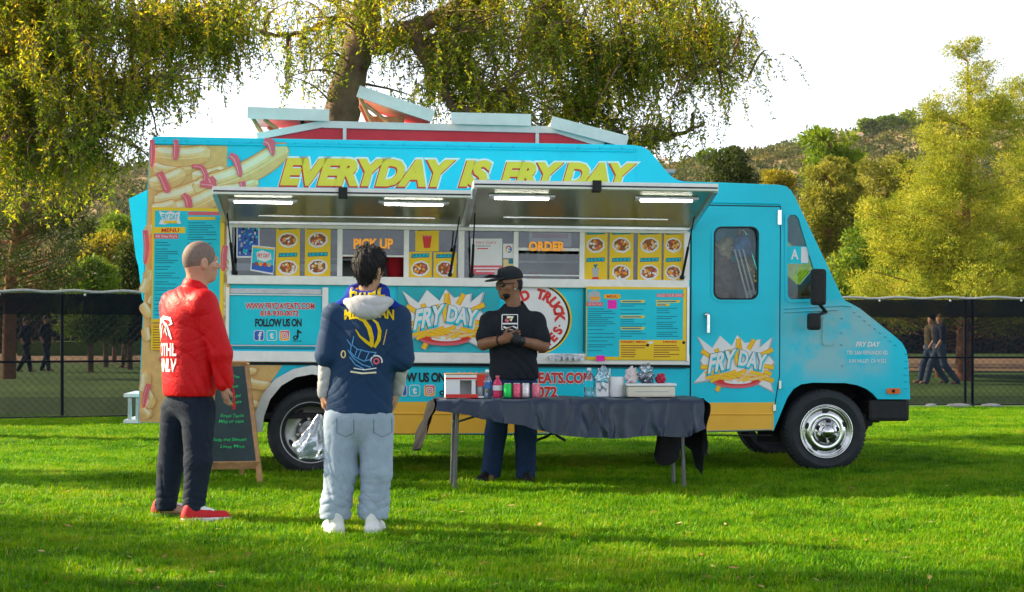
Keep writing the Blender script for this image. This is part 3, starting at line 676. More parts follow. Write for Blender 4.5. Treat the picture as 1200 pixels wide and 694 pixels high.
# panels under the counter
frl('lower_rail', u_l - .02, u_r + .02, uw(300, 424)[1], uw(300, 411.5)[1], -.06, .0, 'white', bev=.008)
frl('rail_groove', u_l - .02, u_r + .03, uw(300, 427.5)[1], uw(300, 424.5)[1], -.02, .0, 'dark')
fr('panel_recess', 268, 338, 375, 345, -.006, .0, 'steel'); fr('panel_frame', 266, 344.5, 376, 347, -.022, .0, 'white'); fr('panel_frame', 376, 337, 383, 411, -.024, .0, 'white'); fr('panel_frame', 263, 337, 267, 411, -.022, .0, 'white')
fr('panel_frame', 268, 404, 376, 406.5, -.02, .0, 'alu'); fr('panel_recess', 268, 407, 376, 410, -.006, 0, 'teal')
def contact(p, x0, y0, sc, url=True):
    pass
def social(p, xs_, y0, y1, ly):
    """four app icons: f, bird letter, camera, note"""
    h = y1 - y0; w = h * .98
    for k, x in enumerate(xs_):
        if k < 3:
            p.poly(rrect(x, y0, x + w, y1, h * .22, 3), 'pwhite', ly); p.poly(rrect(x + h * .06, y0 + h * .06, x + w - h * .06, y1 - h * .06, h * .18, 3), ('pblue', 'cyanp', 'porange')[k], ly + 1)
        if k == 0: p.text('f', x + w * .42, y0 + h * .14, x + w * .78, y1 - h * .07, 'pwhite', ly + 2, 0, .03)
        if k == 1: p.text('t', x + w * .30, y0 + h * .2, x + w * .68, y1 - h * .2, 'pwhite', ly + 2, 0, .05)
        if k == 2:
            c = (x + w / 2, (y0 + y1) / 2)
            p.poly([(x + h * .06, y0 + h * .06), (x + w - h * .06, y0 + h * .06), (x + w - h * .06, y0 + h * .6)], 'ppink', ly + 1.5)
            p.poly(rrect(x + w * .2, y0 + h * .2, x + w * .8, y1 - h * .2, h * .17, 3), 'pwhite', ly + 2); p.poly(rrect(x + w * .27, y0 + h * .27, x + w * .73, y1 - h * .27, h * .12, 3), 'ppink', ly + 3)
            p.ell(*c, w * .17, h * .17, 'pwhite', ly + 4, 14); p.ell(*c, w * .1, h * .1, 'ppink', ly + 5, 14)
        if k == 3:
            p.ell(x + w * .32, y1 - h * .30, w * .24, h * .22, 'pblack', ly, 14); p.ell(x + w * .32, y1 - h * .30, w * .10, h * .09, 'cyanp', ly + 1, 12)
            p.ribbon([(x + w * .54, y1 - h * .28), (x + w * .54, y0 - h * .05)], w * .17, 'pblack', ly); p.ribbon([(x + w * .54, y0), (x + w * .68, y0 + h * .18), (x + w * .9, y0 + h * .24)], w * .17, 'pblack', ly)
            p.text('TikTok', x + w * .05, y1 - h * .05, x + w * .95, y1 + h * .1, 'pblack', ly, 0, .02)
p = Print(-.005, .0012)
p.rect(268.5, 347.5, 375, 403.5, 'cyanp', 0)
p.text('WWW.FRYDAYEATS.COM', 286, 355, 367, 362.5, 'pwhite', 1, 0, .035, .04); p.text('WWW.FRYDAYEATS.COM', 286, 355, 367, 362.5, 'pred', 2, 0, .035)
p.text('818-930-0072', 303.5, 364, 348.5, 370.5, 'pwhite', 1, 0, .035, .04); p.text('818-930-0072', 303.5, 364, 348.5, 370.5, 'pred', 2, 0, .035)
p.text('FOLLOW US ON', 297.5, 373.5, 352, 383, 'pblack', 2, 0, .04, spacing=.92)
social(p, (296, 311, 326, 341), 387, 399.5, 1)
p.build('contact_panel')
p = Print(-.005, .0012)
p.text('FOLLOW US ON', 444, 436.5, 521, 448, 'pblack', 2, 0, .04, spacing=.92)
p.build('follow_lettering')
p = Print(-.005, .0012); social(p, (463, 478.5, 496, 513), 451, 464.5, 1); p.build('social_icons')
for nm_, tx_, bx_ in (('web_lettering', 'WWW.FRYDAYEATS.COM', (536, 436.5, 692, 449.5)), ('phone_lettering', '818-930-0072', (566, 453, 652, 466))):
    p = Print(-.005, .0012); p.text(tx_, *bx_, 'pwhite', 1, 0, .04, .045); p.text(tx_, *bx_, 'pred', 2, 0, .04); p.build(nm_)
fr('panel_edge', 430, 430, 803, 431.2, -.012, 0, 'teal')

# cloth banner
b = MB(); n1, n2 = 24, 14; P = []
for j in range(n2 + 1):
    for i in range(n1 + 1):
        x = 464 + 118 * i / n1; y = 333 + 80 * j / n2 + 1.2 * math.sin(i * .5) * (j / n2 - .3); u_, w_ = uw(x, y)
        P.append((u_, -.022 - .006 * math.sin(i * .9 + j * .35) - .004 * math.sin(j * .8 + 1), w_))
b.add(P, [(j * (n1 + 1) + i, j * (n1 + 1) + i + 1, (j + 1) * (n1 + 1) + i + 1, (j + 1) * (n1 + 1) + i) for j in range(n2) for i in range(n1)], 0, True)
M['banner'] = mat('banner_vinyl', (.03, .42, .50), .5, var=.1, vscale=3, bump=.15, bscale=9)
banner = b.build('banner', M['banner'], truck)
p = burst_logo('banner_logo', 519, 374.5, 49, 35); p.base = -.036
for i in range(len(p.mb.v)): v = p.mb.v[i]; p.mb.v[i] = (v[0], v[1] - .028, v[2])
p.build('burst_print', banner)
# round emblem
p = Print(-.004, .0012)
p.ell(627, 374, 41.5, 41.5, 'yellow', 0, 48); p.ell(626, 374, 40.5, 40.5, 'pblack', 1, 48); p.ell(624.5, 374, 39.5, 39.5, 'pwhite', 2, 48)
def arc_text(p, body, cx, cy, r, a0, a1, h, m, ly):
    k = len(body)
    for i, ch in enumerate(body):
        if ch == ' ': continue
        a = R(a0 + (a1 - a0) * i / max(k - 1, 1)); me = text_mesh(ch, 0, .06); X = [v.co.x for v in me.vertices]; xm = .5 * (min(X) + max(X))
        def f(X_, Y_, a=a, xm=xm):
            lx, ly_ = (X_ - xm) * h * .95, (Y_ - .35) * h; d = (math.cos(a), -math.sin(a)); t = (math.sin(a), math.cos(a)) if False else (-d[1], d[0])
            return uw(cx + d[0] * (r + ly_) + t[0] * lx, cy + d[1] * (r + ly_) + t[1] * lx)
        p.tris(me, f, m, ly)
arc_text(p, 'D TRUCK', 624.5, 374, 30, 112, 4, 15.5, 'pred', 3)
p.ell(654, 382, 1.3, 1.3, 'pred', 3, 8)
def arc_text_in(p, body, cx, cy, r, a0, a1, h, m, ly):
    k = len(body)
    for i, ch in enumerate(body):
        a = R(a0 + (a1 - a0) * i / max(k - 1, 1)); me = text_mesh(ch, 0, .06); X = [v.co.x for v in me.vertices]; xm = .5 * (min(X) + max(X))
        def f(X_, Y_, a=a, xm=xm):
            lx, ly_ = (X_ - xm) * h * .95, (Y_ - .35) * h; d = (math.cos(a), -math.sin(a)); t = (d[1], -d[0])
            return uw(cx + d[0] * (r - ly_) + t[0] * lx, cy + d[1] * (r - ly_) + t[1] * lx)
        p.tris(me, f, m, ly)
arc_text_in(p, 'LES', 624.5, 374, 30.5, -62, -26, 14.5, 'pred', 3)
p.build('round_emblem')
fr('panel_seam', 681.5, 336, 683, 412, -.010, 0, 'teal')

# main menu board with yellow edge
b = MB(); a = uw(684, 336); c = uw(801, 422.5); b.box((a[0], -.075, a[1]), (c[0], -.062, c[1]), bev=.003); board = b.build('menu_board', M['yellow'], truck)
p = Print(-.0765, .0012)
p.rect(685, 339.5, 797, 418, 'cyanp', 0); p.rect(723, 398.5, 799, 421, 'yellow', 1)
p.poly([(687, 343), (693, 340.5), (700, 343), (701, 350), (699, 354), (688, 354), (686, 349)], 'pgrey', 1); p.rect(689, 348, 699, 352, 'porange', 2); p.rect(684.5, 354.5, 703.5, 359, 'ppink', 1); p.text("All Day Fry's", 686, 355.4, 702, 358.4, 'pwhite', 2)
p.poly(rrect(704.5, 345, 724, 350.5, 2, 2), 'porange', 1); p.poly(rrect(705.5, 345.6, 723, 349.9, 2, 2), 'yellow', 2); p.text('MENU', 707.5, 346, 721, 349.4, 'pred', 3, .1, .03)
p.rect(709, 352, 719.5, 362, 'pmag', 3)
p.rect(766, 344.5, 797.5, 348.5, 'ppink', 1); p.text('BUILD YOUR OWN', 767, 345.3, 796, 348, 'pwhite', 2)
for x0, x1, y in ((724, 753, 352), (724, 753, 370), (724, 753, 383.5), (765, 794, 352), (765, 782, 356)):
    p.poly([(x0, y), (x1, y), (x1 - 2, y + 3), (x0 + 1, y + 3)], 'yellow', 1); p.rect(x0 + 2, y + .9, x1 - 5, y + 2.2, 'teal', 2)
for x0, x1, y0, y1 in ((686, 720, 362, 414), (724, 757, 356, 369), (724, 757, 374, 383), (724, 757, 388, 397), (766, 795, 361, 396)):
    y = y0
    while y < y1: p.rect(x0, y, x0 + rr_.uniform(.4, .95) * (x1 - x0), y + .9, 'textc', 1); y += rr_.choice([2.4, 2.4, 2.8, 4.4])
p.text('DESSERT MENU', 725, 399.3, 754, 402, 'pred', 2, 0, .03); p.text('DRINKS', 774, 399.3, 790, 402, 'pred', 2, 0, .03)
for x0, x1 in ((725, 757), (763, 797)):
    for y in np.arange(404.5, 418, 2.6): p.rect(x0, y, x0 + rr_.uniform(.4, .95) * (x1 - x0), y + 1, 'pbrown', 2)
p.ell(756, 404.5, 1.8, 1.8, 'pblack', 3, 10); p.ell(798, 401.5, 1.8, 1.8, 'pblack', 3, 10); p.ell(759.5, 401.5, 3.5, 1.5, 'pwhite', 3, 10)
p.build('menu_print', board)
p = Print(-.090, .001); p.rect(696, 416.5, 706, 423, 'pmag', 0); p.build('sticky_note', board)
fr('board_edge', 801.5, 336, 804.5, 424, -.07, 0, 'alu')
# white cloth left on the rail
b = MB(); n1, n2 = 26, 6; P = []; a = uw(641, 418)
for j in range(n2 + 1):
    for i in range(n1 + 1):
        s_ = i / n1; P.append((a[0] + .30 * s_, -.065 - .05 * j / n2 + .01 * math.sin(i * 1.3 + j), a[1] + .01 - .004 * j + .022 * abs(math.sin(i * .8 + j * 1.1)) * math.sin(math.pi * s_) - (.03 if j == n2 else 0) * abs(math.sin(i * .7))))
b.add(P, [(j * (n1 + 1) + i, j * (n1 + 1) + i + 1, (j + 1) * (n1 + 1) + i + 1, (j + 1) * (n1 + 1) + i) for j in range(n2) for i in range(n1)], 0, True)
M['rag'] = mat('rag_cotton', (.62, .66, .72), .85, var=.15, vscale=20, bump=.3)
rag = b.build('rag', M['rag'], truck)

# window posters
def poster(name, x0, y0, x1, y1, rows, kind=0):
    p = Print(.024, .0012); p.rect(x0, y0, x1, y1, 'yellow', 0); w = x1 - x0; h = (y1 - y0) / rows
    for k in range(rows):
        t_ = y0 + h * k
        p.poly([(x0 + w * .12, t_ + h * .07), (x0 + w * .9, t_ + h * .05), (x0 + w * .88, t_ + h * .2), (x0 + w * .1, t_ + h * .22)], 'teal', 1)
        p.poly([(x0 + w * .16, t_ + h * .10), (x0 + w * .86, t_ + h * .08), (x0 + w * .85, t_ + h * .165), (x0 + w * .15, t_ + h * .18)], 'cyanp', 2)
        for q in range(4): p.rect(x0 + w * (.2 + .16 * q), t_ + h * .105, x0 + w * (.3 + .16 * q), t_ + h * .155, 'teal', 3)
        if kind == 2 or (kind == 3 and k == 1):
            cx_, cy_ = x0 + w * .5, t_ + h * .62
            if kind == 2: p.poly([(cx_ - w * .2, cy_ - h * .2), (cx_ + w * .2, cy_ - h * .2), (cx_ + w * .13, cy_ + h * .25), (cx_ - w * .13, cy_ + h * .25)], 'pred', 2); p.ribbon([(cx_ - w * .2, cy_ - h * .2), (cx_ + w * .2, cy_ - h * .2)], h * .06, 'ppink', 3)
            else: p.poly([(cx_ - w * .16, cy_ - h * .18), (cx_ + w * .16, cy_ - h * .18), (cx_ + w * .1, cy_ + h * .15), (cx_ - w * .1, cy_ + h * .15)], 'pgrey', 2); p.ell(cx_, cy_ + h * .22, w * .16, h * .08, 'pred', 2); p.poly([(cx_ - w * .1, cy_ - h * .3), (cx_ + w * .1, cy_ - h * .33), (cx_, cy_ - h * .15)], 'teal', 3)
            continue
        cx_, cy_ = x0 + w * .5, t_ + h * .60; dark_ = rr_.random() < .1
        p.ell(cx_, cy_, w * .40, h * .28, 'pwhite', 1, 22, .06); p.ell(cx_, cy_ - h * .01, w * .32, h * .21, 'pblack' if dark_ else 'pbrown', 2, 22, .1)
        for q in range(22):
            a = rr_.uniform(0, 6.28); d = math.sqrt(rr_.random()); m = rr_.choice(['porange', 'fry', 'ppink', 'pwhite', 'pbrown', 'porange']) if not dark_ else rr_.choice(['pgrey', 'pblack', 'pwhite'])
            p.ell(cx_ + w * .28 * d * math.cos(a), cy_ + h * .18 * d * math.sin(a), w * rr_.uniform(.04, .08), h * rr_.uniform(.03, .05), m, 3 + .05 * q, 7, 0, a)
    return p.build(name)
for x0, x1 in ((682.5, 710), (712.5, 740.5), (745.5, 773.5), (776, 799)): poster('poster', x0, 268, x1, 332, 2, 3 if x0 == 682.5 else 0)
poster('poster', 321, 262, 349, 326.5, 2); poster('poster', 355, 262, 385, 325.5, 2); poster('poster', 484.5, 264, 512, 294.5, 1, 2); poster('poster', 477, 295, 504, 328, 1); poster('poster', 506, 295.5, 533, 328, 1)
p = Print(.026, .001); p.rect(274.5, 262, 301.5, 302, 'pwhite', 0); p.rect(276, 263, 300, 300, 'pblue', 1)
for i in range(60):
    x, y = rr_.uniform(277, 299), rr_.uniform(264, 299); p.ell(x, y, rr_.uniform(.8, 1.8), rr_.uniform(.8, 2.2), rr_.choice(['pwhite', 'pgrey', 'pblue', 'pblack', 'cyanp']), 2 + .01 * i, 7)
p.build('photo_poster')
p = Print(.020, .001); p.poly([(293, 287), (320, 290), (318, 322), (291, 317)], 'pwhite', 0); p.poly([(294, 289), (319, 291.5), (317.5, 320), (292.5, 315.5)], 'cyanp', 1); p.poly([(293, 308), (318, 311), (317.5, 320), (292.5, 315.5)], 'pblue', 2)
p.poly([(298, 296), (305, 293), (315, 297), (316, 304), (308, 307), (299, 304)], 'pwhite', 2); p.text('FRY DAY', 299, 297, 314, 302, 'ppink', 3, .2, .03)
for q in range(4): p.ell(298 + 5 * q, 309 + .4 * q, 2.4, 2.6, ('pbrown', 'porange', 'pred', 'fry2')[q], 3, 8)
p.ribbon([(294, 289.5), (319, 292)], 1.6, 'yellow', 3)
p.build('leaning_poster')
p = Print(.022, .001); p.rect(549.5, 279.5, 586.5, 321.5, 'pwhite', 0); p.rect(549.5, 311, 586.5, 321.5, 'ppink', 1); p.text('FRY DAY', 556, 283, 580, 286, 'ppink', 1); p.rect(553, 313.5, 583, 315.2, 'pwhite', 2); p.rect(556, 317, 580, 318.6, 'pwhite', 2); p.rect(556, 287.5, 573, 289, 'pgrey', 1); p.rect(557, 290.5, 570, 292, 'ppink', 1)
p.build('notice_poster')
p = Print(.022, .001); p.rect(587.5, 285.5, 600.5, 302.5, 'pwhite', 0)
for a0, a1, m in ((-45, 40, 'pblue'), (45, 100, 'teal'), (100, 190, 'yellow'), (190, 320, 'pred')):
    pts = [(594 + 3 * math.cos(R(-a)) , 292 - 3.6 * math.sin(R(-a))) for a in np.linspace(a0, a1, 8)]; p.ribbon(pts, 1.4, m, 1)
p.ribbon([(594, 292), (597.2, 292)], 1.2, 'pblue', 2); p.rect(588, 304, 600, 315, 'fry', 0); p.rect(594, 304, 600, 309, 'teal', 1); p.build('review_sign')
p = Print(.004, .002)
p.text('PICK UP', 412, 279.5, 458.5, 292, 'pneon', 0, 0, .045)
p.build('pickup_sign')
p = Print(-.002, .002); p.text('ORDER', 617, 283, 660, 294.5, 'pneon', 0, 0, .045); p.build('order_sign')

# awnings
def awning(px_l, px_r, hy_l, hy_r, oy_l, oy_r, ox_l, ox_r, leds):
    aw = empty('awning', (0, 0, 0), parent=truck)
    d = 1.12
    H0 = uw(px_l, hy_l); H1 = uw(px_r, hy_r); O0 = uw(ox_l, oy_l, -d); O1 = uw(ox_r, oy_r, -d)
    h = .5 * (H0[1] + H1[1]); u0 = .5 * (H0[0] + O0[0]); u1 = .5 * (H1[0] + O1[0]); zo = .5 * (O0[1] + O1[1])
    sl = (zo - h) / d; P = lambda u, v, t: (u, -v, h + sl * v + t)
    def slab(name, a, b_, v0, v1, t0, t1, m, par=aw, bev=0):
        q = [P(u, v, t) for t in (t0, t1) for (u, v) in ((a, v0), (b_, v0), (b_, v1), (a, v1))]
        s_ = MB(); s_.add(q, [(0, 3, 2, 1), (4, 5, 6, 7), (0, 1, 5, 4), (1, 2, 6, 5), (2, 3, 7, 6), (3, 0, 4, 7)]); return s_.build(name, M[m] if isinstance(m, str) else m, par)
    slab('awning_skin', u0 + .02, u1 - .02, .03, d - .02, .006, .028, M['awn'])
    slab('awning_cover', u0, u1, .02, d, .029, .042, 'turq')
    slab('frame_bar', u0 - .005, u1 + .005, d - .022, d + .012, -.012, .045, 'white')
    slab('frame_bar', u0 - .006, u1 + .006, .0, .04, -.014, .03, 'alu')
    slab('frame_bar', u0 - .012, u0 + .025, .041, d - .024, -.014, .044, 'alu'); slab('frame_bar', u1 - .025, u1 + .012, .041, d - .024, -.014, .044, 'alu')
    slab('gasket', u0, u1, d + .013, d + .020, .004, .014, 'black')
    um = .5 * (u0 + u1); slab('latch', um - .035, um + .035, d - .03, d + .035, -.03, .05, 'black')
    slab('seam_trim', u0 + .30, u1 - .25, .26, .29, -.003, .005, 'alu')
    for (xa, xb, yy) in leds:
        # LED bars at about 0.82 of the way out
        vq = .86; a = uw(xa, yy, -vq)[0]; c = uw(xb, yy, -vq)[0]
        hs = slab('light_housing', a - .05, c + .05, vq - .035, vq + .035, -.012, .0058, 'steel'); slab('light_tube', a, c, vq - .018, vq + .018, -.020, -.0125, 'led', hs)
    return aw, P, u0, u1, d
M['awn'] = mat('awning_sheet_metal', (.31, .33, .25), .32, .8, var=.06, vscale=2)
A1 = awning(268, 543, 262, 264, 224.5, 231, 240, 545.5, ((272, 339, 235), (448, 516, 239)))
A2 = awning(547, 804, 265, 270, 216.5, 224, 549, 841, ((577, 640, 231), (748, 808, 234)))
for A, x, y1, uo in ((A1, 272.5, 326, 0.03), (A1, 525, 328, None), (A2, 550.5, 330, .03), (A2, 796, 331, None)):
    aw, P, u0, u1, d = A; uu = uw(x, y1)[0]; top_ = P(u0 + .05 if uo else u1 - .05, .42, -.01); bot = (uu, -.055, sill_w + .10)
    s_ = MB(); tp = Vector(top_); bt = Vector(bot); md = bt.lerp(tp, .5); s_.tube([bt, md], .012, 8); s_.tube([md, tp], .006, 8); s_.lathe([(0, -.02), (.02, -.02), (.02, .02), (0, .02)], bot, 'y', 10); s_.build('gas_strut', M['black'], truck)

# cab door, windows, fittings
door = empty('door', (0, 0, 0), parent=truck)
b = MB(); b.plate(uwl([(806.6, 239.5), (912.4, 241.5), (913, 440.5), (905.6, 490), (904.4, 505), (807.6, 507)]), [door_win], -.0022, .0); b.build('door_gap', M['dark'], door)
dout = uwl([(808, 241), (911, 243), (911.5, 440), (904, 490), (903, 503.5), (809, 505.5)])
b = MB(); b.plate(dout, [door_win], -.012, .0); b.plate([uw(*q) for q in rrect(831, 263, 889, 354, 11)], [[uw(*q) for q in rrect(835, 267, 885, 350, 9)]], -.020, -.0121); dp = b.build('door_skin', M['turq'], door)
b = MB(); b.plate([uw(*q) for q in rrect(833.6, 265.6, 886.4, 351.4, 9)], [[uw(*q) for q in rrect(835.5, 267.5, 884.5, 349.5, 8)]], -.0215, -.0205); b.build('window_seal', M['black'], door)
b = MB(); q_ = [uw(*q) for q in rrect(834, 266, 886, 351, 9)]; b.add([(p_[0], .012, p_[1]) for p_ in q_], [tuple(range(len(q_)))]); b.build('door_glass', M['glass_cab'], door)
p = Print(-.0135, .001); p.poly([(808.6, 472), (907, 471.5), (903.8, 490), (902.7, 503), (809.6, 505)], 'ochre', 0); p.build('door_band', door)
b = MB(); b.tube([(uw(x, 485.5)[0], -.016, uw(x, 485.5)[1]) for x in (810, 904)], .006, 6); b.build('door_groove', M['ochre'], door)
burst_logo('door_logo', 861, 426, 45, 33).build('burst_print', door)
hd = MB(); a = uw(826, 369); c = uw(828, 391); hd.lathe([(0, -.012), (.024, -.014), (.026, -.03), (.012, -.05), (0, -.05)], (a[0], 0, a[1]), 'y', 14); hd.box((a[0] - .004, -.06, c[1]), (a[0] + .022, -.04, a[1] + .005), bev=.006); hd.build('handle', M['chrome'], door)
for x0, y0, x1, y1 in ((908, 246, 912.5, 264), (911, 446, 914, 456), (904.5, 474, 908, 482)):
    a = uw(x0, y0); c = uw(x1, y1); b = MB(); b.box((a[0], -.026, c[1]), (c[0], -.013, a[1]), bev=.004); b.build('hinge', M['chrome'], door)
b = MB(); b.plate(uwl([(917, 253), (921, 249), (931, 249), (936, 255), (960, 331), (962, 347), (957, 354), (923, 355), (918, 350)]), [quarter], -.010, .0); b.build('quarter_frame', M['turq'], truck)
b = MB(); b.add([(q_[0], .012, q_[1]) for q_ in quarter], [tuple(range(len(quarter)))]); b.build('quarter_glass', M['glass_cab'], truck)
b = MB(); b.add([(q_[0], TW - .012, q_[1]) for q_ in quarter], [tuple(range(len(quarter)))]); b.add([(q_[0], TW - .012, q_[1]) for q_ in door_win], [tuple(range(len(door_win)))]); b.build('far_glass', M['glass_cab'], truck)
p = Print(.0105, .001); p.rect(921, 288.5, 946, 309, 'cyanp', 0); p.rect(937, 289.5, 945.5, 308, 'pwhite', 1); p.text('A', 925, 292, 934, 304, 'pwhite', 2, 0, .03); p.build('grade_card')
# hood seams, vent panel, marker lamp, lettering
for pts in ([(917, 362), (985, 358), (996, 359)], [(917, 366), (980, 363)]):
    b = MB(); b.tube([(uw(*q)[0], -.004, uw(*q)[1]) for q in pts], .008, 6); b.build('hood_seam', M['turq'], truck)
b = MB(); b.plate([uw(*q) for q in rrect(962, 371, 976, 405, 2.5)], [], -.012, 0); b.build('vent_panel', M['turq'], truck)
b = MB()
for (x, y) in [(963.5, 373), (974.5, 373), (963.5, 388), (974.5, 388), (963.5, 403), (974.5, 403)] + [(985, 373), (985, 390), (986, 428), (985, 404)] + [(1000 + 6 * i, 366 + 4.8 * i) for i in range(9)] + [(1060.5, 415 + 8 * i) for i in range(6)]:
    q_ = uw(x, y); b = MB(); b.lathe([(0, -.016), (.006, -.015), (.009, -.003), (.009, .002)], (q_[0], 0, q_[1]), 'y', 8); b.build('rivet', M['turq'], truck)
b = MB(); b.plate([uw(*q) for q in rrect(1038, 455, 1053.5, 461.5, 2)], [], -.02, .0); mk = b.build('marker_lamp', M['amber'], truck)
b = MB(); q_ = uw(1045.5, 458.3); b.lathe([(0, -.026), (.012, -.026), (.016, -.0205)], (q_[0], 0, q_[1]), 'y', 12); b.build('lens_screw', M['black'], mk)
p = Print(-.003, .001); p.text('FRY DAY', 1001.5, 400.5, 1030.5, 406.5, 'pwhite', 0, .25, .03); p.text('7701 SAN FERNANDO RD', 991, 411, 1039, 415.8, 'pwhite', 0, 0, .01); p.text('SUN VALLEY, CA 91352', 993.5, 421, 1037, 425.8, 'pwhite', 0, 0, .01); p.build('address_lettering')
# mirrors
mr_ = empty('mirror', (0, 0, 0), parent=truck); a = uw(949, 315, -.22); c = uw(966, 358, -.22)
b = MB(); b.box((a[0], -.26, c[1]), (c[0], -.16, a[1]), bev=.03); b.build('mirror_head', M['black'], mr_)
a2 = uw(945, 367, -.2); c2 = uw(960, 387, -.2); b = MB(); b.box((a2[0], -.24, c2[1]), (c2[0], -.15, a2[1]), bev=.025); b.build('convex_mirror', M['black'], mr_)
b = MB(); e0 = uw(962, 366); b.tube([(e0[0] + .02, 0, e0[1]), (e0[0] + .0, -.12, e0[1]), (.5 * (a[0] + c[0]), -.2, c[1] + .03)], .016, 8); b.tube([(e0[0], -.12, e0[1]), (a2[0] + .06, -.18, a2[1] - .03)], .014, 8); b.build('mirror_arm', M['black'], mr_)
# front bumper, nose underside, mud parts
b = MB(); a = uw(1012, 470); c = uw(1060, 494); b.box((a[0] + .05, .02, c[1]), (c[0] + .05, TW - .02, a[1] + .01), bev=.03); b.build('bumper', M['black'], truck)
b = MB(); b.box((a[0] - .05, .1, c[1] - .05), (a[0] + .12, .25, c[1] + .06), bev=.03); b.tube([(a[0] - .02, .12, c[1] - .02), (a[0] + .06, .1, c[1] - .07)], .035, 8); b.build('tow_hook', M['dark'], truck)
b = MB(); w0 = uw(967, 449)[1]
ar = [(uw(x, y)[0], uw(x, y)[1]) for x, y in bot_line[:10]]; n = len(ar)
b.add([(q_[0], .041, q_[1]) for q_ in ar] + [(q_[0], .62, q_[1]) for q_ in ar], [(i, i + 1, n + i + 1, n + i) for i in range(n - 1)]); b.add([(q_[0], .62, q_[1]) for q_ in ar] + [(ar[-1][0], .62, .22), (ar[0][0], .62, .22)], [tuple(range(n + 2))]); b.build('front_wheel_well', M['dark'], truck)
ar = [(uw(x, y)[0], uw(x, y)[1]) for x, y in bot_line[11:]]; n = len(ar)
b = MB(); b.add([(q_[0], .041, q_[1]) for q_ in ar] + [(q_[0], .75, q_[1]) for q_ in ar], [(i, i + 1, n + i + 1, n + i) for i in range(n - 1)]); b.add([(q_[0], .75, q_[1]) for q_ in ar], [tuple(range(n))]); b.build('rear_wheel_well', M['dark'], truck)
# fender trim at the rear wheel
out_ = [(434 + 3, 509)] + [(433, 485), (422, 460), (407, 443), (387, 432.5), (365, 428), (343, 432.5), (322, 444), (307, 462), (299, 484), (296, 506)]
inn_ = [(432, 509)] + [(426, 487), (416, 467), (402, 452), (384, 442), (365, 438.5), (346, 442), (329, 452), (316, 468), (309, 488), (307, 506)]
b = MB(); b.plate(uwl(out_) + uwl(inn_)[::-1], [], -.045, .0); b.build('fender_trim', M['alu'], truck)

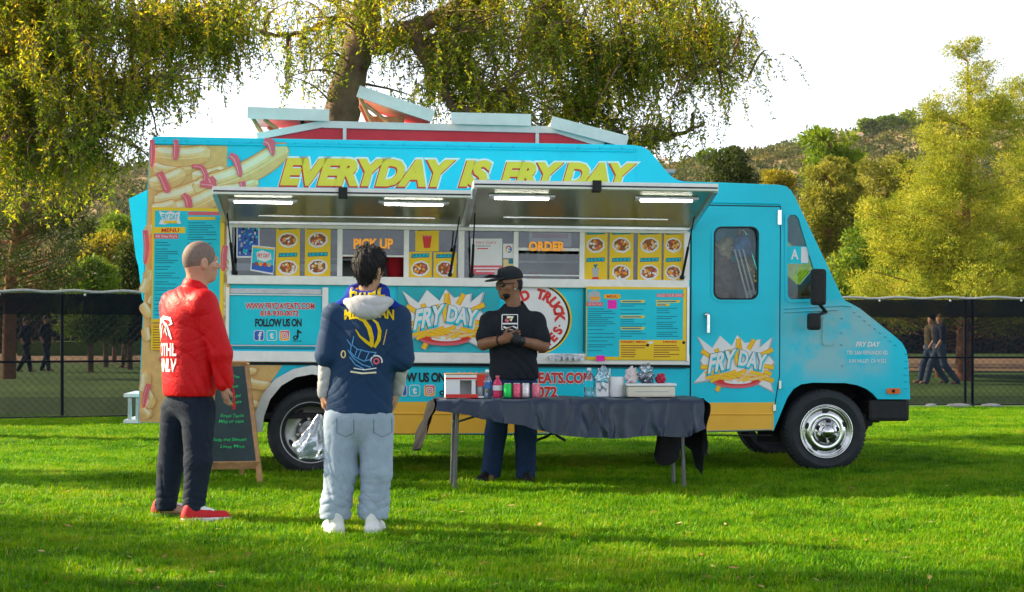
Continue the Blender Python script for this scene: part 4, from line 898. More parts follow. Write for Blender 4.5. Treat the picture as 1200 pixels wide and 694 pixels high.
# wheels
def wheel(x, vv, rad, wid, rear, inner=False):
    u_, _ = uw(x, 500); root = empty('wheel', (u_, vv, 0), (0, -TILT, 0), parent=truck)
    zc = rad - .012; root.location.z = zc - math.tan(TILT) * 2.7 + math.tan(TILT) * u_
    r = rad; s_ = wid
    prof = [(r * .60, .02), (r * .62, -.0), (r * .70, -.018), (r * .80, -.026), (r * .82, -.030), (r * .84, -.026), (r * .92, -.018), (r * .965, .002), (r * .985, .022), (r * .99, .04), (r * .97, .045), (r * .97, .055), (r * 1.0, .06), (r, s_ * .5 - .01), (r * .975, s_ * .5 - .005), (r * .975, s_ * .5 + .005), (r, s_ * .5 + .01), (r, s_ - .06), (r * .98, s_ - .02), (r * .85, s_), (r * .6, s_ - .02)]
    b = MB(); b.lathe(prof, (0, 0, 0), 'y', 56)
    for k in range(56):                                # shoulder lugs
        a = 2 * math.pi * k / 56; Mx = Matrix.Rotation(a, 4, 'Y'); b.box((r * .955, .008, -.010), (r * .995, .05, .010), M=Mx)
    b.build('tyre', M['tyre'], root)
    if inner: return root
    if not rear:
        pr = [(r * .645, .012), (r * .655, -.012), (r * .64, -.022), (r * .615, -.016), (r * .60, .01), (r * .585, .03), (r * .56, .032), (r * .52, .012), (r * .44, -.004), (r * .36, -.006), (r * .33, .0), (r * .30, -.03), (r * .25, -.055), (r * .16, -.062), (r * .15, -.075), (r * .12, -.09), (0, -.094)]
        b = MB(); b.lathe(pr, (0, 0, 0), 'y', 56); b.build('rim', M['chrome'], root)
        for k in range(5):
            a = R(72 * k + 20); q_ = (r * .49 * math.cos(a), .0, r * .49 * math.sin(a)); b = MB(); n = 16; P = []
            for j in range(n):
                t_ = 2 * math.pi * j / n; x_, z_ = .030 * math.cos(t_), .017 * math.sin(t_); P.append((q_[0] - z_ * math.cos(a) - x_ * math.sin(a), -.012 + .02 * (z_ > 0) * 0, q_[2] - z_ * math.sin(a) + x_ * math.cos(a)))
            b.add(P, [tuple(range(n))]); b.add([(p_[0], p_[1] + .004, p_[2]) for p_ in P], [tuple(range(n))]); b.build('vent_hole', M['black'], root)
        for k in range(5):
            a = R(72 * k + 50); b = MB(); b.lathe([(0, -.085), (.012, -.085), (.016, -.06), (.016, -.03)], (r * .225 * math.cos(a), 0, r * .225 * math.sin(a)), 'y', 6, smooth=False); b.build('lug_nut', M['chrome'], root)
            a = R(72 * k + 14); b = MB(); b.lathe([(0, -.0575), (.022, -.0575), (.024, -.045)], (r * .235 * math.cos(a), 0, r * .235 * math.sin(a)), 'y', 14); b.build('hub_hole', M['dark'], root)
    else:
        pr = [(r * .70, .012), (r * .715, -.012), (r * .695, -.02), (r * .67, -.01), (r * .65, .03), (r * .63, .075), (r * .57, .09), (r * .45, .10), (r * .36, .11), (r * .33, .10), (r * .30, .06), (r * .26, .04), (r * .12, .03), (r * .11, .01), (0, .005)]
        b = MB(); b.lathe(pr, (0, 0, 0), 'y', 56); b.build('rim', M['steel'], root)
        for k in range(4):
            a = R(90 * k + 30); b = MB(); P = []
            for j in range(16):
                t_ = 2 * math.pi * j / 16; x_, z_ = .038 * math.cos(t_), .018 * math.sin(t_); q_ = (r * .52 * math.cos(a), r * .52 * math.sin(a)); P.append((q_[0] - z_ * math.cos(a) - x_ * math.sin(a), .088, q_[1] - z_ * math.sin(a) + x_ * math.cos(a)))
            b.add(P, [tuple(range(16))]); b.build('vent_hole', M['black'], root)
        for k in range(8):
            a = R(45 * k + 10); b = MB(); b.lathe([(0, .03), (.013, .03), (.016, .05), (.016, .1)], (r * .31 * math.cos(a), 0, r * .31 * math.sin(a)), 'y', 6, smooth=False); b.build('lug_nut', M['steel'], root)
    return root
wheel(967, -.015, .365, .22, False); wheel(364, .02, .375, .24, True); wheel(967, TW - .24, .365, .22, False, True); wheel(364, .29, .375, .22, True, True)
wheel(364, TW - .26, .375, .22, True, True)
for x in (967, 364):
    b = MB(); u_ = uw(x, 500)[0]; b.tube([(u_, .2, .37), (u_, TW - .2, .37)], .05, 10); b.build('axle', M['dark'], truck)
# under-truck exhaust and hoses
b = MB(); b.tube([(uw(520, 500)[0], .5, .36), (uw(620, 500)[0], .45, .32), (uw(660, 500)[0], .5, .40)], .025, 8); b.build('exhaust_pipe', M['dark'], truck)
# rear: vent housing and folding step
b = MB(); q0 = uwl([(148, 233), (171, 222), (165, 352), (160, 312), (157, 302)], .55)
b.plate(q0, [], .55, 1.55); b.build('rear_housing', M['turq'], truck)
st = empty('rear_step', (0, 0, 0), parent=truck)
a = uw(141, 462); c = uw(163, 495)
b = MB(); b.box((a[0], .15, a[1] - .035), (c[0], .85, a[1]), bev=.006); b.build('tread', M['alu'], st)
for v in (.2, .78):
    b = MB(); b.box((a[0] + .03, v, c[1]), (a[0] + .06, v + .03, a[1] - .035)); b.box((c[0] - .06, v, c[1]), (c[0] - .03, v + .03, a[1] - .035)); b.build('support', M['steel'], st)
b = MB(); b.box((a[0], .15, c[1] - .02), (c[0], .85, c[1] + .012), bev=.005); b.build('tread', M['alu'], st)
b = MB(); b.box((a[0] + .07, .84, c[1] + .02), (c[0] - .02, .86, a[1] - .04)); b.build('backing', M['pgrey'], st)

# raised roof with hatch lids
rt = empty('raised_roof', (0, 0, 0), parent=truck); RV = .42
Q = lambda x, y, v=RV: uw(x, y, v)
low = 2.84
prof = [Q(298, 161), Q(376, 145.5), Q(648, 153), Q(702, 170)]
b = MB(); f0 = [(prof[0][0], low - .05)] + prof + [(prof[-1][0], low - .05)]
b.plate(f0, [], RV, RV + 1.2); b.build('red_cover', M['red'], rt)
b = MB()
def bar(x0, y0, x1, y1, t=.030, vv=RV - .02):
    a = Vector(Q(x0, y0)); c = Vector(Q(x1, y1)); d = (c - a).normalized(); n = Vector((-d.y, d.x)) * t
    b_ = MB(); b_.plate([a - n, c - n, c + n, a + n], [], vv, vv + .06); return b_.build('trim_rail', M['lid'], rt)
bar(298, 160, 377, 145); bar(375.5, 146, 649, 152.5, vv=RV - .022); bar(646, 151.5, 704, 169.5, vv=RV - .018)
for x, y0, y1 in ((400.5, 147, 163), (626, 153, 169)):
    a = Q(x - 2, y0); c = Q(x + 2, y1 + 6); b = MB(); b.box((a[0], RV - .024, c[1]), (c[0], RV, a[1])); b.build('trim_post', M['lid'], rt)
def lid(x0, y0, x1, y1, t, v0, v1, struts):
    a = Vector(uw(x0, y0, v0)); c = Vector(uw(x1, y1, v0)); d = (c - a).normalized(); n = Vector((-d.y, d.x)) * t
    r = empty('hatch', (0, 0, 0), parent=rt)
    b = MB(); b.plate([a, c, c + n, a + n], [], v0, v1); o = b.build('hatch_lid', M['lid'], r)
    bm = bmesh.new(); bm.from_mesh(o.data); bmesh.ops.remove_doubles(bm, verts=bm.verts, dist=1e-5); bmesh.ops.bevel(bm, geom=[e for e in bm.edges if e.calc_face_angle(0) > .5], offset=.014, segments=2, affect='EDGES'); bm.to_mesh(o.data); bm.free()
    for (xa, ya, xb, yb, m) in struts:
        p0, p1 = uw(xa, ya, v0 + .1), uw(xb, yb, v0 + .1); 
        for vv in (v0 + .1, v1 - .1): s_ = MB(); s_.tube([(p0[0], vv, p0[1]), (p1[0], vv, p1[1])], .02, 6); s_.build('strut', M[m], r)
lid(288, 137, 380, 140, .075, .35, 1.1, [(292, 138, 304, 156, 'wood'), (306, 140, 322, 152, 'wood'), (350, 140, 352, 150, 'dark')])
lid(416, 112, 501, 140.5, .075, .35, 1.1, [(418, 114, 432, 144, 'wood'), (424, 122, 452, 144, 'wood')])
lid(527, 143.5, 617, 145.5, .075, .35, 1.1, [(540, 144, 540, 150, 'dark'), (600, 145, 600, 152, 'dark')])
lid(643, 148, 729, 170.5, .075, .35, 1.1, [(660, 154, 660, 160, 'dark')])
# low wooden deck under the open lids
b = MB(); a = uw(430, 140, .5); c = uw(470, 140, .5); b.box((a[0], .5, 3.02), (c[0], .9, 3.10), bev=.02); b.build('hatch_curb', M['wood'], rt)
# ---------------------------------------------------------------- people: smooth-blended solids meshed with surface nets
def surfnet(G, o, h):
    S = G < 0
    c = [S[i:S.shape[0] - 1 + i, j:S.shape[1] - 1 + j, k:S.shape[2] - 1 + k] for i in (0, 1) for j in (0, 1) for k in (0, 1)]
    cnt = sum(x.astype(np.int8) for x in c); act = (cnt > 0) & (cnt < 8)
    I = np.argwhere(act); n = len(I); idx = np.full(act.shape, -1, np.int32); idx[act] = np.arange(n)
    off = [(i, j, k) for i in (0, 1) for j in (0, 1) for k in (0, 1)]
    val = np.stack([G[I[:, 0] + a, I[:, 1] + b, I[:, 2] + d] for a, b, d in off], 1)
    acc = np.zeros((n, 3)); w = np.zeros(n)
    for p in range(8):
        for q in range(p + 1, 8):
            A, B = np.array(off[p]), np.array(off[q])
            if abs(A - B).sum() != 1: continue
            m = (val[:, p] < 0) != (val[:, q] < 0); t = val[m, p] / (val[m, p] - val[m, q])
            acc[m] += A + (B - A) * t[:, None]; w[m] += 1
    V = o + h * (I + acc / w[:, None]); F = []
    for ax in range(3):
        s0 = [slice(None)] * 3; s1 = [slice(None)] * 3; s0[ax] = slice(0, -1); s1[ax] = slice(1, None)
        a, b = S[tuple(s0)], S[tuple(s1)]; E = np.argwhere(a != b); o1, o2 = [x for x in range(3) if x != ax]
        E = E[(E[:, o1] > 0) & (E[:, o2] > 0) & (E[:, o1] < S.shape[o1] - 1) & (E[:, o2] < S.shape[o2] - 1)]
        d1 = np.zeros(3, int); d1[o1] = 1; d2 = np.zeros(3, int); d2[o2] = 1
        g = lambda X: idx[X[:, 0], X[:, 1], X[:, 2]]
        f = np.stack([g(E - d1 - d2), g(E - d2), g(E), g(E - d1)], 1)
        flip = a[E[:, 0], E[:, 1], E[:, 2]] if ax != 1 else ~a[E[:, 0], E[:, 1], E[:, 2]]
        f[~flip] = f[~flip][:, ::-1]; F.append(f)
    F = np.concatenate(F); F = F[(F >= 0).all(1)]
    return V, F

class Solid:
    def __init__(s, h=.006): s.p = []; s.h = h; s.post = None
    def _add(s, f, lo, hi, k, op): s.p.append((f, np.array(lo, float), np.array(hi, float), k, op)); return s
    def rc(s, a, b, ra, rb=None, k=.02, sq=None, op='u'):
        """tapered capsule; sq=(direction, factor) flattens it along a direction"""
        rb = ra if rb is None else rb; a = np.array(a, float); b = np.array(b, float); r = max(ra, rb)
        if sq is not None: D = np.array(sq[0], float); D /= np.linalg.norm(D); fct = sq[1]
        def f(X, Y, Z):
            P = [X - a[0], Y - a[1], Z - a[2]]; ab = b - a; L2 = ab @ ab + 1e-12
            t = np.clip((P[0] * ab[0] + P[1] * ab[1] + P[2] * ab[2]) / L2, 0, 1)
            Q = [P[i] - t * ab[i] for i in range(3)]; rad = ra + (rb - ra) * t
            d2 = Q[0] ** 2 + Q[1] ** 2 + Q[2] ** 2
            if sq is not None:
                al = Q[0] * D[0] + Q[1] * D[1] + Q[2] * D[2]; d2 = d2 + al ** 2 * (1 / fct ** 2 - 1)
            return np.sqrt(d2) - rad
        m = r * (1 if sq is None else max(1, sq[1]))
        return s._add(f, np.minimum(a, b) - m, np.maximum(a, b) + m, k, op)
    def ell(s, c, r, Rm=None, k=.02, op='u'):
        c = np.array(c, float); r = np.array(r, float); B = np.eye(3) if Rm is None else np.array(Rm, float)   # rows of B: local axes
        def f(X, Y, Z):
            P = [X - c[0], Y - c[1], Z - c[2]]; q = 0; q2 = 0
            for i in range(3):
                l = P[0] * B[i, 0] + P[1] * B[i, 1] + P[2] * B[i, 2]; q = q + (l / r[i]) ** 2; q2 = q2 + (l / r[i] ** 2) ** 2
            k0 = np.sqrt(q); return k0 * (k0 - 1) / np.maximum(np.sqrt(q2), 1e-6)
        m = r.max(); return s._add(f, c - m, c + m, k, op)
    def plane(s, c, n, k=.01):
        """cut away the side the normal points to"""
        c = np.array(c, float); n = np.array(n, float); n /= np.linalg.norm(n)
        return s._add(lambda X, Y, Z: (X - c[0]) * n[0] + (Y - c[1]) * n[1] + (Z - c[2]) * n[2], [-9] * 3, [9] * 3, k, 'i')
    def mesh(s):
        u = [p for p in s.p if p[4] == 'u']; h = s.h
        lo = np.min([p[1] for p in u], 0) - 5 * h - .01; hi = np.max([p[2] for p in u], 0) + 5 * h + .01
        n = np.ceil((hi - lo) / h).astype(int) + 1; G = np.full(n, .5, np.float32)
        ax = [(lo[i] + h * np.arange(n[i])).astype(np.float32) for i in range(3)]
        for f, a, b, k, op in s.p:
            m = k + 4 * h; i0 = np.clip(((a - m - lo) / h).astype(int), 0, n); i1 = np.clip(((b + m - lo) / h).astype(int) + 1, 0, n)
            sl = tuple(slice(i0[i], i1[i]) for i in range(3)); g = G[sl]
            if g.size == 0: continue
            X, Y, Z = np.meshgrid(*[ax[i][sl[i]] for i in range(3)], indexing='ij', sparse=True); d = f(X, Y, Z) + 0 * g
            if op == 'u': t = np.clip(.5 + .5 * (g - d) / k, 0, 1); G[sl] = g * (1 - t) + d * t - k * t * (1 - t)
            elif op == 'i': t = np.clip(.5 - .5 * (g - d) / k, 0, 1); G[sl] = g * (1 - t) + d * t + k * t * (1 - t)
            elif op == 's': d = -d; t = np.clip(.5 - .5 * (g - d) / k, 0, 1); G[sl] = g * (1 - t) + d * t + k * t * (1 - t)
        if s.post is not None:
            X, Y, Z = np.meshgrid(*ax, indexing='ij', sparse=True); G = G + s.post(X, Y, Z).astype(np.float32)
        return surfnet(G, lo, h)
    def build(s, name, m, parent):
        V, F = s.mesh(); return big_mesh(name, V, F, m, parent, smooth=True)

def nrm(v): v = np.array(v, float); return v / np.linalg.norm(v)
def folds(amp, freq=28, tilt=(1, 0, 3), seed=0, zones=None):
    """cloth creases: warped ridged ripples, stronger inside the given zones (point, radius, gain)"""
    r = np.random.default_rng(seed); ph = r.uniform(0, 6.28, 12); t = nrm(tilt)
    def f(X, Y, Z):
        w1 = .030 * np.sin(8 * Z + ph[0] + 5 * X) + .012 * np.sin(19 * X + 9 * Y + 13 * Z + ph[1]); w2 = .032 * np.sin(9 * X - 7 * Z + ph[2]) + .010 * np.sin(21 * Z + 12 * X + ph[3])
        a = X * t[0] + Y * t[1] + Z * t[2] + w1 + w2
        c1 = 1 - np.abs(np.sin(freq * .8 * a + ph[4])); c2 = 1 - np.abs(np.sin(freq * 1.25 * (.55 * X + .3 * Y - .75 * Z + 1.4 * w2) + ph[5])); c3 = 1 - np.abs(np.sin(freq * 1.1 * (.75 * X - .3 * Y + .6 * Z + 1.3 * w1) + ph[6]))
        m1 = .5 + .5 * np.sin(8 * X + 6 * Z + ph[7]) ; m2 = .5 + .5 * np.sin(9 * Z - 7 * X + 6 * Y + ph[8]); m3 = .5 + .5 * np.sin(10 * Z + 8 * Y + ph[9])
        d = amp * (1.25 * m1 * (c1 ** 2.2 - .3) + .55 * m2 * (c2 ** 2.2 - .3) + .5 * m3 * (c3 ** 2.2 - .3))
        g = .55
        if zones:
            for q, rad, gain in zones: g = g + gain * np.exp(-((X - q[0]) ** 2 + (Y - q[1]) ** 2 + (Z - q[2]) ** 2) / rad ** 2)
        return d * g
    return f

def rings(amp, freq, zones, seed=0):
    """stacked creases running round a limb near the given spots"""
    r = np.random.default_rng(seed); ph = r.uniform(0, 6.28, 4)
    def f(X, Y, Z):
        a = Z + .018 * np.sin(16 * X + 9 * Y + ph[0]) + .012 * np.sin(31 * X - 22 * Y + ph[1]); c = (1 - np.abs(np.sin(freq * a + ph[2]))) ** 1.6 - .3; g = 0
        for q, rad, gain in zones: g = g + gain * np.exp(-((X - q[0]) ** 2 + (Y - q[1]) ** 2) / (rad * 1.4) ** 2 - ((Z - q[2]) / rad) ** 2)
        return amp * c * g
    return f
def plus(*fs): return lambda X, Y, Z: sum(f(X, Y, Z) for f in fs)

def head_solid(s, c, f, up, k=1.0, beard=False):
    f = nrm(f); up = nrm(up); r = nrm(np.cross(f, up)); up = np.cross(r, f); c = np.array(c, float); B = [r, f, up]
    Pt = lambda a, b, d: c + k * (a * r + b * f + d * up)
    s.ell(Pt(0, -.012, .022), k * np.array([.074, .096, .098]), B, .02)
    s.ell(Pt(0, .022, -.045), k * np.array([.058, .068, .068]), B, .03); s.ell(Pt(0, .055, -.085), k * np.array([.032, .030, .024]), B, .02)
    s.rc(Pt(-.036, .074, .022), Pt(.036, .074, .022), .014 * k, k=.015)
    s.rc(Pt(0, .084, .012), Pt(0, .106, -.022), .008 * k, .013 * k, .01); s.ell(Pt(.012, .092, -.026), [.009 * k] * 3, None, .008); s.ell(Pt(-.012, .092, -.026), [.009 * k] * 3, None, .008)
    s.rc(Pt(-.020, .083, -.050), Pt(.020, .083, -.050), .0085 * k, k=.006); s.rc(Pt(-.016, .081, -.063), Pt(.016, .081, -.063), .009 * k, k=.006)
    for q in (-1, 1):
        s.ell(Pt(q * .075, -.012, -.008), k * np.array([.010, .021, .033]), [r * 1, f, up], .006); s.ell(Pt(q * .084, -.008, -.004), k * np.array([.006, .010, .018]), B, .004, 's')
        s.ell(Pt(q * .031, .078, .008), k * np.array([.013, .010, .009]), B, .006, 's'); s.ell(Pt(q * .045, .05, -.02), k * np.array([.022, .022, .018]), B, .02)
    return Pt

def hand(s, w, d, pn, size=1.0, curl=.4, thumb=1):
    """palm + five separate bent fingers; w wrist, d pointing direction, pn palm normal, thumb side sign"""
    d = nrm(d); pn = nrm(np.array(pn) - d * np.dot(pn, d)); sd = np.cross(d, pn) * thumb; w = np.array(w, float); z = size
    s.ell(w + d * .045 * z, np.array([.040, .050, .018]) * z, [sd, d, pn], .02); s.rc(w - d * .02, w + d * .02 * z, .026 * z, .028 * z, .02, (pn, .75))
    for i, (o, L) in enumerate(((.030, .070), (.010, .080), (-.011, .074), (-.030, .058))):
        b = w + d * .088 * z + sd * o * z; c1 = curl; d1 = d * math.cos(c1) + pn * math.sin(c1); d2 = d * math.cos(2.2 * c1) + pn * math.sin(2.2 * c1)
        m = b + d1 * L * .5 * z; s.rc(b - d * .02 * z, m, .0095 * z, .0085 * z, .006); s.rc(m, m + d2 * L * .5 * z, .0085 * z, .007 * z, .004)
    b = w + d * .025 * z + sd * .034 * z; d1 = nrm(d * .7 + sd * .7 + pn * .3); m = b + d1 * .042 * z; s.rc(b, m, .013 * z, .0105 * z, .012); s.rc(m, m + nrm(d + pn * .5 + sd * .15) * .034 * z, .0105 * z, .008 * z, .005)

def shoe(parent, name, heel, toe, m_up, m_sole, extra=None, w=.047, h=.085, up=(0, 0, 1)):
    heel = np.array(heel, float); toe = np.array(toe, float); d = nrm(toe - heel); sd = np.cross(d, [0, 0, 1.0]); L = np.linalg.norm(toe - heel); z0 = heel[2]
    r = empty(name, (0, 0, 0), parent=parent)
    s = Solid(.005); P = lambda a, b, c: heel + d * a * L + sd * b + np.array([0, 0, c])
    s.rc(P(.12, 0, .035), P(.88, 0, .033), .042, .040, .02); s.rc(P(.12, 0, .05), P(.16, 0, h), .038, .036, .03); s.rc(P(.16, 0, h), P(.55, 0, .055), .036, .030, .03); s.plane(P(0, 0, .028), (0, 0, -1), .005)
    s.build('upper', m_up, r)
    s = Solid(.005); s.rc(P(.12, 0, .018), P(.88, 0, .018), .046, .044, .01); s.plane(P(0, 0, .036), (0, 0, 1), .004); s.plane(P(0, 0, .003), (0, 0, -1), .004); s.build('sole', m_sole, r)
    if extra:
        s = Solid(.005); s.rc(P(.26, 0, .088), P(.62, 0, .062), .034, .026, .02); s.plane(P(.5, 0, .066), (0, 0, -1), .004); s.build('laces', extra, r)
    return r

def cloth(name, col, rough=.85, var=.14, vscale=5, bump=.25, bscale=160): return mat(name, col, rough, var=var, vscale=vscale, bump=bump, bscale=bscale, spec=.2)
skin_a = mat('skin_light', (.50, .27, .18), .5, var=.12, vscale=14, bump=.06, bscale=90); skin_b = mat('skin_brown', (.21, .10, .055), .42, var=.15, vscale=14, bump=.06, bscale=90); skin_c = mat('skin_tan', (.46, .26, .16), .5, var=.1, vscale=14, bump=.05)
shaved = mat('shaved_hair', (.20, .14, .115), .7, var=.2, vscale=60, bump=.2, bscale=300)
hairm = mat('black_hair', (.010, .009, .010), .6, var=.5, vscale=30, bump=.5, bscale=150, spec=.25)

def wrap_print(o, items, parent):
    """flat artwork wrapped onto a garment: items (mesh verts 3-D, faces, mat, cast direction, lift)"""
    dg = [v.co[:] for v in o.data.vertices]; bvh = BVHTree.FromPolygons(dg, [tuple(p.vertices) for p in o.data.polygons])
    mb = MB(); mats = []
    for V, F, m, d, lift in items:
        if m not in mats: mats.append(m)
        d = Vector(d).normalized(); bm = bmesh.new(); vv = [bm.verts.new(v) for v in V]
        for f in F:
            try: bm.faces.new([vv[i] for i in f])
            except ValueError: pass
        bmesh.ops.triangulate(bm, faces=bm.faces[:])
        for _ in range(5):
            E = [e for e in bm.edges if e.calc_length() > .022]
            if not E: break
            bmesh.ops.subdivide_edges(bm, edges=E, cuts=1); bmesh.ops.triangulate(bm, faces=[f for f in bm.faces if len(f.verts) > 3])
        bm.verts.index_update(); P = []; ok = True
        for v in bm.verts:
            hit = bvh.ray_cast(v.co - d * .6, d)
            P.append((hit[0] - d * lift) if hit[0] is not None else None)
        F2 = [[v.index for v in f.verts] for f in bm.faces]; F2 = [f for f in F2 if all(P[i] is not None for i in f)]
        P = [p if p is not None else Vector((0, 0, 0)) for p in P]; bm.free(); mb.add(P, F2, mats.index(m), True)
    return mb, mats
def art(pts2, o, rx, up): o, rx, up = Vector(o), Vector(rx), Vector(up); return [o + rx * a + up * b for a, b in pts2]
def art_text(body, o, rx, up, w, h, off=.02, shear=0, curve=0.0):
    me = text_mesh(body, shear, off); X = [v.co.x for v in me.vertices]; Y = [v.co.y for v in me.vertices]; x0, x1, y0, y1 = min(X), max(X), min(Y), max(Y)
    P = []
    for v in me.vertices:
        a = (v.co.x - x0) / (x1 - x0) - .5; b = (v.co.y - y0) / (y1 - y0) - .5; P.append((a * w, b * h - curve * a * a))
    F = [tuple(p.vertices) for p in me.polygons]; bpy.data.meshes.remove(me)
    return art(P, o, rx, up), F
def art_ribbon(pts, w, o, rx, up):
    pts = [Vector(p) for p in pts]; k = len(pts); ws = w if isinstance(w, (list, tuple)) else [w] * k; L_, R_ = [], []
    for i in range(k):
        t = (pts[min(i + 1, k - 1)] - pts[max(i - 1, 0)]).normalized(); n = Vector((-t.y, t.x)) * ws[i] * .5; L_.append(pts[i] + n); R_.append(pts[i] - n)
    return art(L_ + R_, o, rx, up), [(i, i + 1, k + i + 1, k + i) for i in range(k - 1)]

# ---- man in the red jacket -------------------------------------------------------------------
def person_red():
    Y0 = 11.0; X0 = (217 - CX) * Y0 / FPX; root = empty('person', (X0, Y0, 0))
    tag(root, 'man in a red jacket and dark trousers, back turned, standing beside the chalkboard', 'person')
    L = lambda px, py, dy=0.0: np.array([(px - CX) * (Y0 + dy) / FPX - X0, dy, CAMZ + (HY - py) * (Y0 + dy) / FPX])
    F_ = nrm((.78, .62, 0)); Rr = nrm((.62, -.78, 0))           # facing, right-hand side
    hf = nrm((.84, .54, .0)); hc = L(236, 308); pel = L(222, 462); ch = L(221, 378); nk = L(230, 343)
    shR = ch + Rr * .20 + np.array([0, 0, .125]); shL = ch - Rr * .20 + np.array([0, 0, .125])
    elR = L(259, 414, -.16); wrR = L(263, 452, -.14); elL = shL + np.array([-.02, .03, -.30]); wrL = elL + F_ * .10 + np.array([0, 0, -.24])
    hipR = L(232, 480, -.06); kR = L(232, 541, -.10); aR = L(227, 598, -.12); hipL = L(208, 480, .10); kL = L(200, 545, .12); aL = L(194, 595, .10)
    s = Solid(.006); Pt = head_solid(s, hc, hf, (0, 0, 1), 1.14)
    s.rc(nk - np.array([0, 0, .05]), hc - np.array(hf) * .03 - np.array([0, 0, .05]), .070, .066, .03)
    s.rc(pel, ch, .12, .14, .05, (F_, .7)); s.rc(shR, shL, .06, k=.05)
    for a, b, c_ in ((shR, elR, wrR), (shL, elL, wrL)): s.rc(a, b, .05, .042, .03); s.rc(b, c_, .04, .028, .02)
    for a, b, c_ in ((hipR, kR, aR), (hipL, kL, aL)): s.rc(a, b, .075, .055, .03); s.rc(b, c_, .05, .036, .03)
    hand(s, wrR, (.05, .12, -1), F_, 1.0, .5, 1); hand(s, wrL, (.05, .1, -1), F_, 1.0, .5, -1)
    for a in (aR, aL): s.rc(a, a + F_ * .1 - np.array([0, 0, .03]), .032, k=.02)
    body = s.build('body', [skin_a], root)
    # shaved hair as a thin cap over the skull
    hs = Solid(.005); f, u = np.array(hf), np.array([0, 0, 1.]); r = nrm(np.cross(f, u)); hs.ell(hc + u * .0255 - f * .0142, [.0872, .1122, .1145], [r, f, u], .01); hs.plane(hc + u * .03 + f * .075, f * 1 + u * -.4, .01); hs.plane(hc - u * .043, -u + f * .35, .01); hs.build('hair', shaved, root)
    for q in (-1, 1):
        e = MB(); c_ = Pt(q * .031, .076, .008); e.lathe([(.0, -.011), (.008, -.008), (.011, 0), (.008, .008), (0, .011)], tuple(c_), 'z', 10); e.build('eye', M['pwhite'], root)
    # jacket
    M['jacket'] = cloth('red_nylon', (.60, .004, .008), .5, .08, 3, .2, 60)
    j = Solid(.006); up = np.array([0, 0, 1.])
    j.rc(pel + up * .04, ch + up * .02, .200, .222, .05, (F_, .76)); j.rc(shR - up * .02, shL - up * .02, .085, k=.06); j.rc(pel + up * .015, pel + up * .03, .185, .188, .008, (F_, .78)); j.rc(pel + up * .075, pel + up * .12, .205, .205, .02, (F_, .78))
    j.rc(ch + up * .11, nk - up * .01 - F_ * .005, .12, .085, .04); j.rc(shR, elR, .088, .072, .03); j.rc(elR, wrR + up * .02, .070, .056, .02); j.rc(shL, elL, .088, .072, .03); j.rc(elL, wrL + up * .03, .07, .055, .02)
    j.rc(nk - F_ * .015 - up * .01, nk - F_ * .012 + up * .03, .090, .088, .008, (F_, .95)); j.ell(nk + up * .075 + F_ * .02, [.080, .080, .065], None, .006, 's')
    j.plane(pel - up * .012, (0, 0, -1), .014)
    j.post = folds(.0065, 46, (1, .2, 1.0), 3, [(elR, .16, 1.2), (pel + up * .08, .18, .7), (wrR + up * .06, .1, 1.0)])
    jo = j.build('jacket', M['jacket'], root)
    cord = MB(); c0 = L(268, 448, -.2); cord.tube([c0, c0 + np.array([.03, -.0, -.05]), c0 + np.array([.035, 0, -.12]), c0 + np.array([.033, 0, -.17])], [.006, .006, .006, .010], 6); cord.build('drawcord', M['jacket'], root)
    # trousers
    M['navy'] = cloth('navy_twill', (.010, .017, .034), .8, .2, 5, .3, 120)
    t = Solid(.006)
    t.rc(pel - up * .02, pel + up * .02, .165, .165, .03, (F_, .78)); t.rc(hipR, kR, .112, .085, .05); t.rc(kR, aR + up * .02, .086, .070, .03); t.rc(hipL, kL, .108, .082, .05); t.rc(kL, aL + up * .02, .083, .070, .03)
    t.plane((0, 0, .055), (0, 0, -1), .01)
    t.post = plus(folds(.0095, 56, (1, .4, .4), 8), rings(.010, 66, [(aR + up * .07, .07, 1), (aL + up * .07, .07, 1), (kR, .06, .5), (kL, .06, .5)], 5))
    t.build('trousers', M['navy'], root)
    red = cloth('shoe_red', (.55, .02, .03), .6); wh = cloth('shoe_white', (.75, .75, .76), .6)
    # shoes
    fR = L(214, 612, -.16); fR[2] = .004; tR = fR + F_ * 0 + np.array([.285, .06, 0]); shoe(root, 'shoe', fR, tR, red, wh, wh)
    fL = L(179, 606, .14); fL[2] = .004; tL = fL + np.array([.27, .08, 0]); shoe(root, 'shoe', fL, tL, red, wh, wh)
    # back print
    bk = Vector((*(-F_),)); rx = Vector((*Rr,)); upv = Vector((0, 0, 1)); c = Vector(tuple(pel * .30 + ch * .70)); c += upv * .02
    items = []
    W_ = M['pwhite']
    V, Fc = art_text('OTHL', c + bk * .1 - upv * .055, rx, upv, .21, .085, .03, .1); items.append((V, Fc, W_, -bk, .004))
    V, Fc = art_text('HNLV', c + bk * .1 - upv * .155, rx, upv, .21, .085, .03, .1); items.append((V, Fc, W_, -bk, .004))
    for pts, w in (([(-.10, .0), (-.09, .08), (-.05, .135), (.0, .15)], [.012, .022, .03, .03]), ([(-.03, .13), (.02, .10), (.05, .05), (.07, .01)], [.01, .03, .025, .01]), ([(.0, .15), (.06, .14), (.075, .11), (.05, .10)], [.02, .025, .02, .01]), ([(-.06, .02), (-.05, .07), (-.03, .10)], [.01, .014, .008]), ([(-.015, .05), (.0, .08), (.03, .03)], [.008, .014, .006])):
        V, Fc = art_ribbon(pts, w, c + bk * .1, rx, upv); items.append((V, Fc, W_, -bk, .004))
    V, Fc = art_ribbon([(.02, .10), (.035, .05), (.03, .0)], [.006, .01, .006], c + bk * .1, rx, upv); items.append((V, Fc, M['navy'], -bk, .005))
    mb, ms = wrap_print(jo, items, root); mb.build('back_print', ms, jo, fix=False)
person_red()

